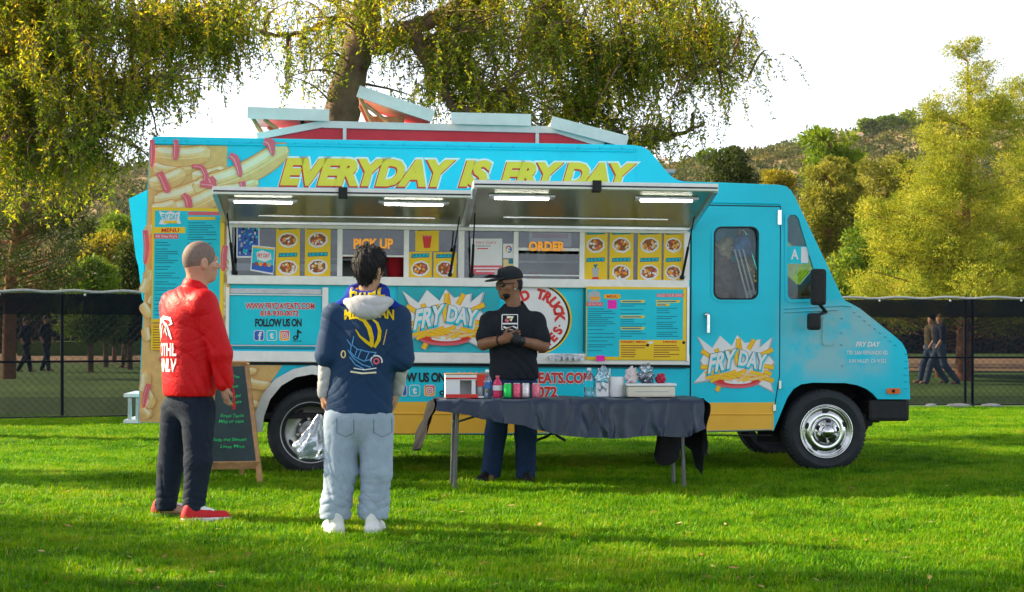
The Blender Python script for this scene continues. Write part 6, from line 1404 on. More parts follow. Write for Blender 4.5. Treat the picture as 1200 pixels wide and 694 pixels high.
def tablecloth():
    root = empty('tablecloth', (tcx, tcy, 0), (0, 0, TT)); tag(root, 'crumpled dark plastic tablecloth draped over the folding table', 'tablecloth')
    nu, nv = 170, 40; P = []; r = np.random.default_rng(4); X_ = r.uniform(-1, 1, 34); T_ = r.normal(0, .10, 34); W_ = r.uniform(.010, .045, 34); A_ = r.uniform(.006, .034, 34)
    for j in range(nv + 1):
        for i in range(nu + 1):
            s_ = i / nu; x = -1.02 + 2.04 * s_; t = j / nv
            drop = np.interp(s_, [0, .08, .2, .35, .55, .65, .8, .93, 1], [.07, .10, .14, .21, .285, .28, .275, .27, .22])
            top = .56; tot = top + drop; d = t * (tot + .04) - .04      # path from the back lip over the top and down the front
            k_ = max(0.0, (d - top) / max(drop, .01)); rip = sum(A_[q] * math.exp(-((x - X_[q] - T_[q] * k_) / W_[q]) ** 2) for q in range(34))
            if d < 0: y, z = td_ + .02, TZ + .006 + d
            elif d < top:
                q = d / top; y = td_ + .015 - (top + .01) * q; z = TZ + .006 + .010 * max(0, math.sin(9 * x + 5 * y + 2 * math.sin(4 * x))) ** 2 + .012 * max(0, math.sin(23 * x - 8 * y)) ** 3 * q
                if q > .94: z -= .006 * (q - .94) / .06
            else:
                e = d - top; k = e / max(drop, .01); y = -td_ - .014 - .03 * k - rip * (.35 + .9 * k) - .012 * math.sin(8 * x + 1) * k; z = TZ - .002 - e + .008 * math.sin(13 * x) * k
                x = x + .012 * math.sin(31 * x + 7 * k) * k
            P.append((x, y, z))
    b = MB(); b.add(P, [(j * (nu + 1) + i, j * (nu + 1) + i + 1, (j + 1) * (nu + 1) + i + 1, (j + 1) * (nu + 1) + i) for j in range(nv) for i in range(nu)], 0, True); b.build('drape', M['sheet'], root)
    def flap(name, pts, w0, w1, n=26, m=14, ph=0):
        """hanging bunched end"""
        V = []
        for j in range(n + 1):
            t = j / n; k = t * (len(pts) - 1); i0 = min(int(k), len(pts) - 2); c = Vector(pts[i0]).lerp(Vector(pts[i0 + 1]), k - i0); wd = w0 + (w1 - w0) * t
            for i in range(m + 1):
                q = i / m - .5; V.append((c.x + .03 * math.sin(q * 14 + ph + t * 2) + .012 * math.sin(t * 13 + q * 5), c.y + wd * q, c.z + .01 * math.sin(q * 9 + t * 6)))
        bb = MB(); bb.add(V, [(j * (m + 1) + i, j * (m + 1) + i + 1, (j + 1) * (m + 1) + i + 1, (j + 1) * (m + 1) + i) for j in range(n) for i in range(m)], 0, True); return bb.build(name, M['sheet_b'], root)
    M['sheet_b'] = mat('black_plastic_sheet', (.012, .013, .016), .8, var=.25, vscale=6, bump=.4, bscale=18, spec=.1)
    flap('side_flap', [(-1.0, .05, TZ + .004), (-1.03, .04, TZ - .02), (-1.07, .02, TZ - .12), (-1.12, .0, TZ - .24), (-1.16, -.02, TZ - .38)], .50, .30)
    flap('side_flap', [(1.0, .0, TZ + .004), (1.035, -.01, TZ - .03), (1.04, -.02, TZ - .16), (1.03, -.04, TZ - .30), (1.05, -.12, TZ - .42)], .56, .42, ph=2)
    # bunched black end hanging at the right-hand legs
    V = []; n, m = 20, 18
    for j in range(n + 1):
        t = j / n
        for i in range(m + 1):
            q = i / m; V.append((.70 + .34 * q + .02 * math.sin(q * 12 + t * 3) - .03 * t, -.10 + .10 * math.sin(q * 9 + 1) - .05 * t, TZ - .03 - (.40 + .08 * math.sin(q * 7) + (.10 if q > .85 else 0)) * t))
    bb = MB(); bb.add(V, [(j * (m + 1) + i, j * (m + 1) + i + 1, (j + 1) * (m + 1) + i + 1, (j + 1) * (m + 1) + i) for j in range(n) for i in range(m)], 0, True); bb.build('end_drape', M['sheet_b'], root)
tablecloth()
def on_table(px, y_local):
    """world spot on the cloth under photo column px at table depth y_local"""
    for _ in range(1):
        # line y_local in table frame: P = c + x*T + y*N
        T_ = Vector((math.cos(TT), math.sin(TT))); N_2 = Vector((-math.sin(TT), math.cos(TT))); c = Vector((tcx, tcy)) + N_2 * y_local; k = (px - CX) / FPX
        x = (k * c.y - c.x) / (T_.x - k * T_.y); p = c + T_ * x
    return (p.x, p.y, TZ + .014)
PXM = 2000 / 13.2
def clear_plastic(name, col): return glass_mat(name, col, .12, .05)
M['pet'] = clear_plastic('pet_blue', (.62, .80, .92)); M['pet2'] = clear_plastic('pet_clear', (.80, .90, .92)); M['juice'] = mat('pink_juice', (.65, .03, .12), .25, var=.1, coat=.4)
def bottle(px, y, h, r, mats, label, liquid=None, taper=.32):
    root = empty('bottle', on_table(px, y)); tag(root, label, 'bottle', 'bottles on the table'); b = MB()
    b.lathe([(0, 0), (r * .9, 0), (r, .012), (r * .97, h * .15), (r, h * .2), (r * .94, h * .3), (r, h * .4), (r, h * .58), (r * .9, h * .68), (r * .55, h * .80), (r * taper, h * .87), (r * taper, h * .92)], n=20); b.build('flask', mats[0], root)
    if liquid: b = MB(); b.lathe([(0, .005), (r * .86, .005), (r * .92, h * .2), (r * .88, h * .3), (r * .93, h * .5), (r * .5, h * .78), (0, h * .78)], n=16); b.build('drink', liquid, root)
    b = MB(); b.lathe([(r * 1.012, h * .34), (r * 1.012, h * .56)], n=20); b.build('wrapper', mats[1], root)
    b = MB(); b.lathe([(r * taper * 1.15, h * .90), (r * taper * 1.25, h * .905), (r * taper * 1.2, h), (0, h)], n=14); b.build('bottle_cap', mats[2], root)
M['lblblue'] = mat('label_blue', (.05, .16, .45), .4, var=.4, vscale=40)
bottle(571, -.05, .215, .036, (M['pet'], M['lblblue'], M['pwhite']), 'blue water bottle with white cap beside the pink drink')
bottle(583, -.09, .17, .036, (M['juice'], M['pwhite'], M['ppink']), 'pink juice bottle between the water bottle and green can')
bottle(690.5, .06, .225, .042, (M['pet2'], M['cyanp'], M['pwhite']), 'clear plastic bottle with white cap standing right of the cans', None)
M['cgreen'] = mat('can_green', (.02, .55, .10), .3, .3, var=.15, vscale=30)
for px, m, lab in ((595, M['cgreen'], 'green drink can right of the pink bottle'), (605.5, mat('can_pink', (.80, .10, .18), .3, .3, var=.5, vscale=45), 'pink drink can beside the green can'), (616, mat('can_silver', (.62, .58, .60), .3, .5, var=.3, vscale=45), 'silver-white drink can between the two pink cans'), (628, mat('can_rose', (.82, .16, .22), .3, .3, var=.6, vscale=50), 'pink drink can at the right end of the can row')):
    root = empty('drink_can', on_table(px, -.14)); tag(root, lab, 'can', 'drink cans on the table'); b = MB(); b.lathe([(0, .004), (.024, .0), (.031, .010), (.032, .016), (.032, .098), (.026, .110)], n=22); b.build('can_body', m, root)
    b = MB(); b.lathe([(.026, .110), (.0265, .114), (.024, .112), (.023, .109), (0, .109)], n=22); b.build('can_top', M['alu'], root)
# cardboard drinks case with an open window
root = empty('carton', on_table(545, .02), (0, 0, TT)); tag(root, 'red and white drinks carton with an open front at the table left end', 'carton')
W2 = .155; b = MB(); b.box((-W2, -.09, 0), (W2, .09, .012)); b.box((-W2, .082, .012), (W2, .09, .175)); b.box((-W2, -.09, .012), (-W2 + .008, .082, .175)); b.box((W2 - .008, -.09, .012), (W2, .082, .175)); b.box((-W2, -.092, .135), (W2 - .07, -.084, .176)); b.box((-W2 + .008, -.09, .012), (-W2 + .11, -.084, .134)); b.box((-W2 + .20, -.09, .012), (W2 - .08, -.084, .134)); b.build('box', M['pwhite'], root)
b = MB(); b.box((-W2 - .002, -.094, .0), (W2 - .06, -.0925, .028)); b.build('red_stripe', M['pred'], root); b = MB(); b.box((-W2 - .002, -.0945, .142), (W2 - .071, -.0925, .155)); b.build('red_stripe', M['pred'], root)
b = MB(); b.box((W2 - .07, -.094, .09), (W2 + .002, -.092, .176)); b.build('red_corner', M['pred'], root)
b = MB(); b.box((-W2 - .004, -.092, .177), (W2 + .004, .092, .186)); b.build('flap', M['wood'], root)
b = MB(); b.lathe([(0, .013), (.03, .013), (.03, .11), (0, .12)], (W2 - .04, -.05, 0), n=16); b.build('canister', M['pgrey'], root)
# clear tub with bags, paper towel, cup pack, white tray with fruit
M['film'] = glass_mat('plastic_film', (.86, .90, .93), .22, .12)
def crumple(name, px, y, rx, ry, rz, zo, m, label, cat, seed, parent=None):
    bm = bmesh.new(); bmesh.ops.create_icosphere(bm, subdivisions=4, radius=1); r = np.random.default_rng(seed); ph = r.uniform(0, 6.28, 8)
    for v in bm.verts:
        n = v.co.normalized(); k = 1 + .12 * math.sin(7 * n.x + ph[0] + 3 * math.sin(5 * n.z + ph[1])) + .10 * math.sin(11 * n.z + 6 * n.y + ph[2]) + .07 * math.sin(19 * n.x + 17 * n.z + ph[3])
        v.co = Vector((n.x * rx * k, n.y * ry * k, max(n.z * rz * k, -rz * .8)))
    me = bpy.data.meshes.new(name); bm.to_mesh(me); bm.free()
    for p in me.polygons: p.use_smooth = True
    o = link_mesh(name, me, m, parent); q = on_table(px, y); o.location = (q[0], q[1], q[2] + zo)
    if label: tag(o, label, cat)
    return o
root = empty('plastic_bag', on_table(705.5, .05)); tag(root, 'twisted clear plastic bag of white packets left of the paper roll', 'bag')
b = MB(); b.box((-.05, -.04, 0), (.05, .04, .11), bev=.01); b.build('packet', M['pwhite'], root)
o = crumple('film', 705, .03, .055, .05, .11, .12, M['film'], None, None, 3); o.parent = root; o.location = (0, 0, .12)
b = MB(); b.tube([(.05, .01, .06), (.06, .01, .16), (.062, .01, .22)], .012, 8); b.build('straw_sleeve', M['film'], root)
root = empty('paper_roll', on_table(722, .06)); tag(root, 'white paper towel roll standing beside the tray', 'paper roll'); b = MB(); b.lathe([(.018, 0), (.058, 0), (.060, .004), (.060, .150), (.057, .155), (.018, .155), (.018, 0)], n=28); b.build('paper', M['pwhite'], root); b = MB(); b.lathe([(.0175, -.0), (.0175, .156), (.015, .156), (.015, 0)], n=16); b.build('core', M['wood'], root)
root = empty('tray', on_table(761, .04), (0, 0, TT)); tag(root, 'cream rectangular tub holding bagged supplies at the table right end', 'tray')
M['cream'] = mat('cream_plastic', (.72, .68, .55), .45, var=.08); b = MB(); b.box((-.185, -.11, 0), (.185, .11, .085), bev=.015); b.build('tub', M['cream'], root); b = MB(); b.box((-.195, -.12, .086), (.195, .12, .105), bev=.006); b.build('tub_lid', M['pwhite'], root); b = MB(); b.box((-.13, -.1125, .04), (.13, -.1105, .046)); b.build('seam', M['pgrey'], root)
def on_tray(name, px, rx, ry, rz, m, lab, cat, seed):
    o = crumple(name, px, .04, rx, ry, rz, .105 + rz * .78, m, lab, cat, seed); return o
on_tray('cup_bag', 740, .048, .05, .07, mat('pale_pink_foam', (.66, .56, .58), .6), 'pale pink bag of cups on the left of the cream tub', 'bag', 7)
on_tray('film_bag', 757, .062, .06, .085, M['film'], 'clear bag of black utensils on the middle of the cream tub', 'bag', 8)
on_tray('utensils', 757, .046, .045, .05, mat('dark_utensils', (.03, .05, .10), .4, var=.8, vscale=60), 'dark wrapped utensils inside the clear bag on the tub', 'utensils', 9)
on_tray('berry_bag', 774, .040, .045, .042, mat('red_berries', (.45, .02, .06), .4, var=.7, vscale=50), 'red bag of berries at the right end of the cream tub', 'bag', 10)
# things half hidden on the cloth: hose under the table
b = MB(); h0 = at(625, 508, 13.9); b.tube([at(628, 516, 13.9), at(640, 512, 13.8), at(648, 507, 13.7), at(655, 512, 13.75), at(662, 516, 13.8)], .012, 8); o = b.build('hose', M['black']); 
for v in o.data.vertices: pass
tag(o, 'black hose loop hanging below the middle of the table', 'hose')

# plastic bag in the hand of the navy-shirted person
root_n, wrL, X0n, Y0n = NAVY
def held_bag():
    root = empty('carrier_bag', (X0n + wrL[0] - .03, Y0n + wrL[1], wrL[2] - .12)); tag(root, 'clear plastic bag held in the left hand of the navy-shirted person', 'bag')
    V = []; n, m = 26, 28; r = np.random.default_rng(9)
    for j in range(n + 1):
        t = j / n; w = .012 + .085 * min(1, t * 1.5) ** 1.1; w *= 1 - .25 * max(0, t - .85) / .15
        for i in range(m):
            a = 2 * math.pi * i / m; k = 1 + .16 * math.sin(5 * a + 7 * t) + .10 * math.sin(9 * a - 11 * t)
            V.append((w * k * math.cos(a) - .055 * t, .55 * w * k * math.sin(a), -.26 * t + .012 * math.sin(3 * a) * t))
    V.append((-.05, 0, -.265)); b = MB(); b.add(V, [(j * m + i, j * m + (i + 1) % m, (j + 1) * m + (i + 1) % m, (j + 1) * m + i) for j in range(n) for i in range(m)] + [(n * m + i, n * m + (i + 1) % m, len(V) - 1) for i in range(m)], 0, True); b.build('film', M['film2'], root)
    b = MB(); b.box((-.10, -.02, -.25), (-.01, .02, -.14), bev=.015); b.build('packet', mat('packet_white_blue', (.55, .62, .70), .4, var=.5, vscale=30), root)
M['film2'] = glass_mat('bag_film', (.78, .82, .88), .20, .15)
held_bag()

# ---------------------------------------------------------------- fences with dark screening
def screen_mat():
    m = bpy.data.materials.new('screen_mesh'); m.use_nodes = True; nt = m.node_tree; nt.nodes.clear()
    o = nt.nodes.new('ShaderNodeOutputMaterial'); t = nt.nodes.new('ShaderNodeBsdfTransparent'); d = nt.nodes.new('ShaderNodeBsdfDiffuse'); d.inputs[0].default_value = (.010, .014, .026, 1); mx = nt.nodes.new('ShaderNodeMixShader')
    tc = nt.nodes.new('ShaderNodeTexCoord'); nz = nt.nodes.new('ShaderNodeTexNoise'); nz.inputs['Scale'].default_value = 2.2; nz.inputs['Detail'].default_value = 5; nt.links.new(tc.outputs['Object'], nz.inputs[0])
    mr = nt.nodes.new('ShaderNodeMapRange'); mr.inputs[3].default_value = .70; mr.inputs[4].default_value = .84; nt.links.new(nz.outputs[0], mr.inputs[0]); nt.links.new(mr.outputs[0], mx.inputs[0]); nt.links.new(t.outputs[0], mx.inputs[1]); nt.links.new(d.outputs[0], mx.inputs[2]); nt.links.new(mx.outputs[0], o.inputs[0]); return m
M['screen'] = screen_mat(); M['galv'] = mat('galvanised_tube', (.45, .46, .47), .45, .7, var=.2, vscale=15); M['postdark'] = mat('dark_post', (.03, .032, .036), .5, var=.2)
def fence(label, A, B, posts, H=1.80, extra=()):
    root = empty('fence', (A[0], A[1], 0)); tag(root, label, 'fence'); A = Vector((*A, 0)); B = Vector((*B, 0)); D = B - A; Ln = D.length; d = D / Ln; n = Vector((-d.y, d.x, 0))
    P = lambda s, z, o=0: tuple(d * s + n * o + Vector((0, 0, z)))
    b = MB(); k = 60; b.tube([P(Ln * i / k, H + .012 * math.sin(i * .8)) for i in range(k + 1)], .022, 8); b.build('top_rail', M['galv'], root)
    b = MB(); b.tube([P(0, .82, .03), P(Ln, .82, .03)], .016, 8); b.build('mid_rail', M['postdark'], root)
    b = MB(); b.tube([P(0, .05, .0), P(Ln, .05, .0)], .014, 8); b.build('bottom_rail', M['galv'], root)
    for s in posts: b = MB(); b.tube([P(s, 0, .04), P(s, H - .0, .04)], .024, 10); b.lathe([(.026, 0), (.028, .02), (0, .05)], P(s, H, .04), n=10); b.build('post', M['postdark'], root)
    V = []; nx, nz = int(Ln * 6), 14
    for j in range(nz + 1):
        for i in range(nx + 1):
            s = Ln * i / nx; z = .04 + (H - .06) * j / nz; V.append(P(s, z - (.018 * abs(math.sin(s * 3.1)) if j == nz else 0), -.03 + .015 * math.sin(s * 2.3 + z) + .01 * math.sin(s * 5.1 + 2 * z)))
    b = MB(); b.add(V, [(j * (nx + 1) + i, j * (nx + 1) + i + 1, (j + 1) * (nx + 1) + i + 1, (j + 1) * (nx + 1) + i) for j in range(nz) for i in range(nx)], 0, True); b.build('screen', M['screen'], root)
    # doubled band of cloth at the top
    b = MB(); b.add([P(0, H - .32, -.05), P(Ln, H - .32, -.05), P(Ln, H - .03, -.05), P(0, H - .03, -.05)], [(0, 1, 2, 3)]); b.build('screen_band', M['screen'], root)
    s = .3
    while s < Ln: b = MB(); b.lathe([(.0, -.004), (.016, -.004), (.018, 0)], P(s, H - .045, -.062), 'y', 10); b.build('grommet', M['pwhite'], root); s += 1.15
    # chain-link wires behind the screen, where they can be told apart
    b = MB(); st = .11; k = int(Ln / st)
    for i in range(-int(H / st) - 1, k + 1):
        for sg in (1, -1):
            s0 = i * st if sg > 0 else i * st + H; s1 = s0 + sg * H; z0, z1 = .04, H - .02
            if max(s0, s1) < 0 or min(s0, s1) > Ln: continue
            b.tube([P(s0, z0, .02), P(s1, z1, .02)], .0022, 3, caps=False)
    w = b.build('wire_mesh', M['postdark'], root, fix=False); w['kind'] = 'stuff'
    return root
fence('dark screened chain-link fence on the left, ending behind the truck rear', (-9.5, 22.6), (-4.6, 24.5), (.6, 3.45))
fence('dark screened chain-link fence on the right, beyond the truck cab', (4.6, 28.2), (10.6, 27.9), (2.86, 2.98))
M['bagcloth'] = mat('sandbag_cloth', (.30, .30, .29), .9, var=.3, vscale=6, bump=.4)
# sand bags and pegs along the foot of the right-hand fence
for i, (px, w) in enumerate(((1090, .20), (1122, .42), (1160, .34))):
    p = at(px, 477, 27.7); bm = bmesh.new(); bmesh.ops.create_icosphere(bm, subdivisions=3, radius=1)
    for v in bm.verts: n = v.co.normalized(); k = 1 + .1 * math.sin(8 * n.x + i) * math.sin(9 * n.y); v.co = Vector((n.x * w * .5 * k, n.y * .10 * k, max(n.z, -.6) * .045 * k))
    me = bpy.data.meshes.new('sandbag'); bm.to_mesh(me); bm.free()
    for q in me.polygons: q.use_smooth = True
    o = link_mesh('sandbag', me, M['bagcloth']); o.location = (p.x, 27.62, .04); tag(o, ('small white sandbag at the right fence foot, nearest the truck', 'longest white sandbag at the right fence foot, left of the posts', 'white sandbag at the right fence foot, farthest from the truck')[i], 'sandbag', 'sandbags along the fence')
# ---------------------------------------------------------------- vegetation
def unit(a): return a / np.maximum(np.linalg.norm(a, axis=-1, keepdims=True), 1e-9)
def leaf_quads(pos, d, L, W, r, roll=None):
    """diamond leaves: pos base (n,3), d direction, L length, W width"""
    n = len(pos); d = unit(d); q = unit(r.normal(size=(n, 3))); sd = unit(np.cross(d, q)); L = np.broadcast_to(L, (n,))[:, None]; W = np.broadcast_to(W, (n,))[:, None]
    m = pos + d * L * .45; V = np.stack([pos, m + sd * W * .5, pos + d * L, m - sd * W * .5], 1).reshape(-1, 3); i = np.arange(n)[:, None] * 4
    return V, i + np.array([[0, 1, 2, 3]])
PEP = [(0, (.058, .120, .012)), (.35, (.175, .265, .020)), (.7, (.36, .39, .026)), (.9, (.50, .42, .02)), (1, (.56, .42, .04))]
M['leaf_pepper'] = leaf_mat('pepper_leaf', PEP, .58); M['bark'] = mat('bark', (.17, .11, .07), .9, var=.45, vscale=5, bump=.9, bscale=14)
M['bark_red'] = mat('pine_bark', (.22, .10, .05), .9, var=.4, vscale=4, bump=.8, bscale=10)

def weeping_tree(label, base, limbs, sub, seed, leaf_d=.045, leaf_L=.064, leaf_W=.019, mat_=None, strands=9, tint=(.5, .22), nside=4):
    """pepper tree: limbs (polylines with radii), twigs reaching out to the anchors, hanging strands of narrow leaves"""
    r = np.random.default_rng(seed); root = empty('pepper_tree', base); tag(root, label, 'tree', 'weeping pepper trees'); base = np.array(base, float)
    allp, allr = [], []
    for i, (pts, rad) in enumerate(limbs):
        P = np.array([np.array(p) - base for p in pts]); k = len(P); t = np.linspace(0, k - 1, max(10, 6 * k)); Q = np.stack([np.interp(t, range(k), P[:, c]) for c in range(3)], 1)
        for _ in range(3): Q[1:-1] = .25 * Q[:-2] + .5 * Q[1:-1] + .25 * Q[2:]
        Q += .012 * np.sin(np.arange(len(Q))[:, None] * 1.7 + np.array([0, 2, 4]) + i); rr = np.interp(t, range(k), rad)
        b = MB(); b.tube(Q, list(rr), 12 if rad[0] > .1 else 7); b.build('trunk' if i == 0 else 'limb', M['bark'], root); allp.append(Q); allr.append(rr)
    LP = np.concatenate(allp); LR = np.concatenate(allr)
    tw = MB(); pos, dirs, tn = [], [], []
    for (c, spread, cnt, ln) in sub:
        c = np.array(c, float) - base
        for _ in range(cnt):
            e = c + r.normal(size=3) * np.array(spread); d2 = np.linalg.norm((LP - e) * np.array([1, 1, 1.3]), axis=1) + r.uniform(0, .5, len(LP)); s0 = LP[np.argmin(d2)]
            k = 9; t = np.linspace(0, 1, k)[:, None]; mid = .5 * (s0 + e) + np.array([0, 0, .18 * np.linalg.norm(e - s0)]) + r.normal(size=3) * .12
            Q = (1 - t) ** 2 * s0 + 2 * t * (1 - t) * mid + t * t * e; tw.tube(Q, list(np.linspace(.020, .005, k)), 4, caps=False)
            tc = np.clip(r.normal(*tint), 0, 1)
            for s_ in range(strands):
                u = r.uniform(.30, 1.0) if s_ else 1.0; p0 = Q[min(int(u * (k - 1)), k - 1)] + r.normal(size=3) * .10; L = r.uniform(*ln) * .62; m = max(int(L / leaf_d), 3); tt = np.linspace(0, 1, m)
                sw = r.normal(size=2) * .38 + (e - s0)[:2] * .10 / max(np.linalg.norm(e - s0), .1); bend = r.uniform(.1, .5)
                pl = p0 + np.stack([sw[0] * np.sqrt(tt) * L * .8 + .02 * np.sin(tt * 9 + s_), sw[1] * np.sqrt(tt) * L * .8, -L * tt * (1 - bend * (1 - tt) * .6)], 1)
                tw.tube(pl[[0, m // 3, 2 * m // 3, m - 1]] if m > 4 else pl, .0035, 3, caps=False)
                for side in range(nside):
                    pos.append(pl + r.normal(size=pl.shape) * .012); dd = r.normal(size=pl.shape) * np.array([.7, .7, .45]); dd[:, 2] -= .55; dirs.append(dd); tn.append(np.clip(tc + r.normal(size=m) * .2, 0, 1))
    tw.build('twigs', M['bark'], root, fix=False)['kind'] = 'stuff'
    pos = np.concatenate(pos); dirs = np.concatenate(dirs); tn = np.concatenate(tn); n = len(pos)
    V, F = leaf_quads(pos, dirs, r.uniform(.6, 1.25, n) * leaf_L, r.uniform(.7, 1.3, n) * leaf_W, r)
    o = big_mesh('crown', V, F, mat_ or M['leaf_pepper'], root, tint=tn); o['kind'] = 'stuff'
    return n

YA = 21.0
A_ = lambda px, py, dy=0.0: tuple(at(px, py, YA + dy))
base = (at(388, 400, YA).x, YA, 0)
limbsA = [([base, A_(392, 300), A_(398, 140), A_(411, 85), A_(424, 45), A_(432, 0), A_(440, -60), A_(452, -140)], [.30, .27, .235, .20, .19, .17, .13, .08]),
          ([A_(424, 48), A_(448, 52, -.1), A_(470, 38, -.2), A_(486, 44, -.3), A_(496, 60, -.3), A_(508, 84, -.4), A_(524, 112, -.5), A_(534, 132, -.5), A_(560, 128, -.7)], [.15, .14, .12, .115, .10, .075, .06, .05, .03]),
          ([A_(470, 38, -.2), A_(500, 26, .2), A_(524, 14, .4), A_(556, -4, .6), A_(620, -40, .8), A_(700, -60, .8), A_(780, -40, .6)], [.11, .10, .09, .085, .07, .05, .02]),
          ([A_(420, 20), A_(396, 20, .3), A_(366, 34, .5), A_(340, 42, .6), A_(312, 41, .6), A_(292, 30, .7), A_(276, 16, .8)], [.06, .04, .032, .03, .026, .022, .012]),
          ([A_(432, 0), A_(400, -50, .8), A_(350, -80, 1.2), A_(300, -90, 1.5)], [.10, .08, .06, .03]),
          ([A_(432, 0), A_(480, -60, -1.2), A_(560, -110, -1.6), A_(660, -130, -1.2)], [.10, .08, .06, .03]),
          ([A_(620, -40, .8), A_(660, 20, .3), A_(700, 62, .0), A_(745, 80, -.2), A_(800, 74, -.3), A_(850, 84, -.4)], [.06, .05, .04, .03, .02, .01]),
          ([A_(700, -60, .8), A_(780, 20, .6), A_(830, 60, .5), A_(876, 92, .4)], [.04, .03, .02, .008]),
          ([A_(690, 120, .3), A_(740, 172, .2), A_(790, 160, .1), A_(826, 144, .0)], [.03, .04, .032, .014])]
S_ = []
def anchors(x0, x1, y0, y1, n, cnt, ln, dy=(-1.5, 1.5), sp=(.22, .35, .14), Yb=YA, seed=1):
    r = np.random.default_rng(seed + 5000 + int(x0) * 7 + int(y0))
    for _ in range(n): S_.append((tuple(at(r.uniform(x0, x1), r.uniform(y0, y1), Yb + r.uniform(*dy))), sp, cnt, ln))
anchors(560, 780, -60, 10, 13, 4, (.5, 1.2)); anchors(560, 770, 10, 80, 17, 4, (.4, 1.0)); anchors(570, 760, 75, 140, 17, 3, (.3, .8)); anchors(600, 790, 130, 172, 12, 3, (.2, .5)); anchors(740, 830, -40, 60, 9, 3, (.5, 1.1)); anchors(790, 872, 10, 100, 12, 2, (.25, .7)); anchors(740, 830, 90, 150, 7, 2, (.2, .5))
anchors(470, 580, -60, 10, 8, 3, (.4, .9)); anchors(500, 600, 30, 130, 10, 3, (.3, .7)); anchors(380, 470, -40, 30, 7, 3, (.3, .8), (-1.6, -.4)); anchors(290, 390, -30, 60, 8, 2, (.3, .9)); anchors(330, 400, 60, 110, 4, 2, (.2, .5)); anchors(430, 520, 40, 80, 6, 2, (.3, .6)); anchors(455, 520, 90, 120, 3, 2, (.2, .4))
nA = weeping_tree('weeping pepper tree with a thick trunk rising behind the truck roof', base, limbsA, S_, 5, strands=9)

YB = 19.5
B_ = lambda px, py, dy=0.0: tuple(at(px, py, YB + dy)); S_ = []
base = (at(-140, 400, YB).x, YB + .5, 0)
limbsB = [([base, B_(-138, 300, .5), B_(-120, 200, .4), B_(-90, 120, .2), B_(-40, 60), B_(0, 10), B_(40, -60)], [.28, .26, .23, .19, .15, .11, .06]),
          ([B_(-110, 178, .3), B_(-40, 172, .1), B_(10, 170), B_(50, 164, -.1), B_(90, 160, -.2), B_(124, 155, -.3)], [.10, .085, .07, .06, .045, .02]),
          ([B_(-40, 60), B_(30, 62, .4), B_(90, 80, .6), B_(120, 100, .6), B_(145, 96, .6), B_(175, 120, .6)], [.08, .06, .05, .04, .03, .012]),
          ([B_(0, 10), B_(80, 10, .5), B_(150, 30, .7), B_(210, 40, .8), B_(262, 30, .8), B_(290, 50, .8)], [.07, .06, .045, .03, .02, .01]),
          ([B_(38, 162, -.1), B_(48, 120), B_(52, 60, .2), B_(60, 0, .2)], [.03, .035, .03, .02])]
anchors(-30, 130, -40, 30, 16, 5, (.4, 1.0), Yb=YB); anchors(-20, 120, 30, 110, 18, 5, (.35, .8), Yb=YB); anchors(-20, 110, 110, 185, 14, 4, (.25, .55), Yb=YB); anchors(130, 230, -40, 50, 11, 4, (.4, .9), Yb=YB); anchors(230, 292, -40, 40, 6, 3, (.4, 1.0), Yb=YB); anchors(130, 200, 80, 130, 6, 3, (.3, .6), Yb=YB); anchors(235, 280, 60, 90, 2, 3, (.3, .6), Yb=YB); anchors(60, 165, 150, 185, 5, 2, (.15, .4), Yb=YB); anchors(-20, 128, 175, 222, 16, 3, (.2, .45), Yb=YB)
nB = weeping_tree('weeping pepper tree whose hanging branches fill the upper left', base, limbsB, S_, 6, strands=10)

# trees standing left of the frame: they throw the dappled shade over the lawn
def shade_tree(x, y, h, rad, seed, label, zlow=.45, n=150):
    r = np.random.default_rng(seed); S = []
    for _ in range(n // 10):
        a = r.uniform(0, 6.283); q = rad * math.sqrt(r.uniform(0, 1)); S.append(((x + q * math.cos(a), y + q * math.sin(a), h * r.uniform(zlow, 1) * (1 - .25 * (q / rad) ** 2)), (.22, .22, .2), 9, (.4, 1.0)))
    b_ = (x, y, 0); L_ = [([b_, (x + .1, y, h * .3), (x - .1, y + .1, h * .6), (x, y, h * .85)], [.28, .24, .18, .06])] + [([(x, y, h * .35), (x + rad * .4 * math.cos(a), y + rad * .4 * math.sin(a), h * .6), (x + rad * .8 * math.cos(a), y + rad * .8 * math.sin(a), h * .68)], [.12, .08, .03]) for a in np.linspace(0, 5.3, 6)]
    weeping_tree(label, b_, L_, S, seed, leaf_d=.075, leaf_L=.13, leaf_W=.035, strands=7, nside=3)

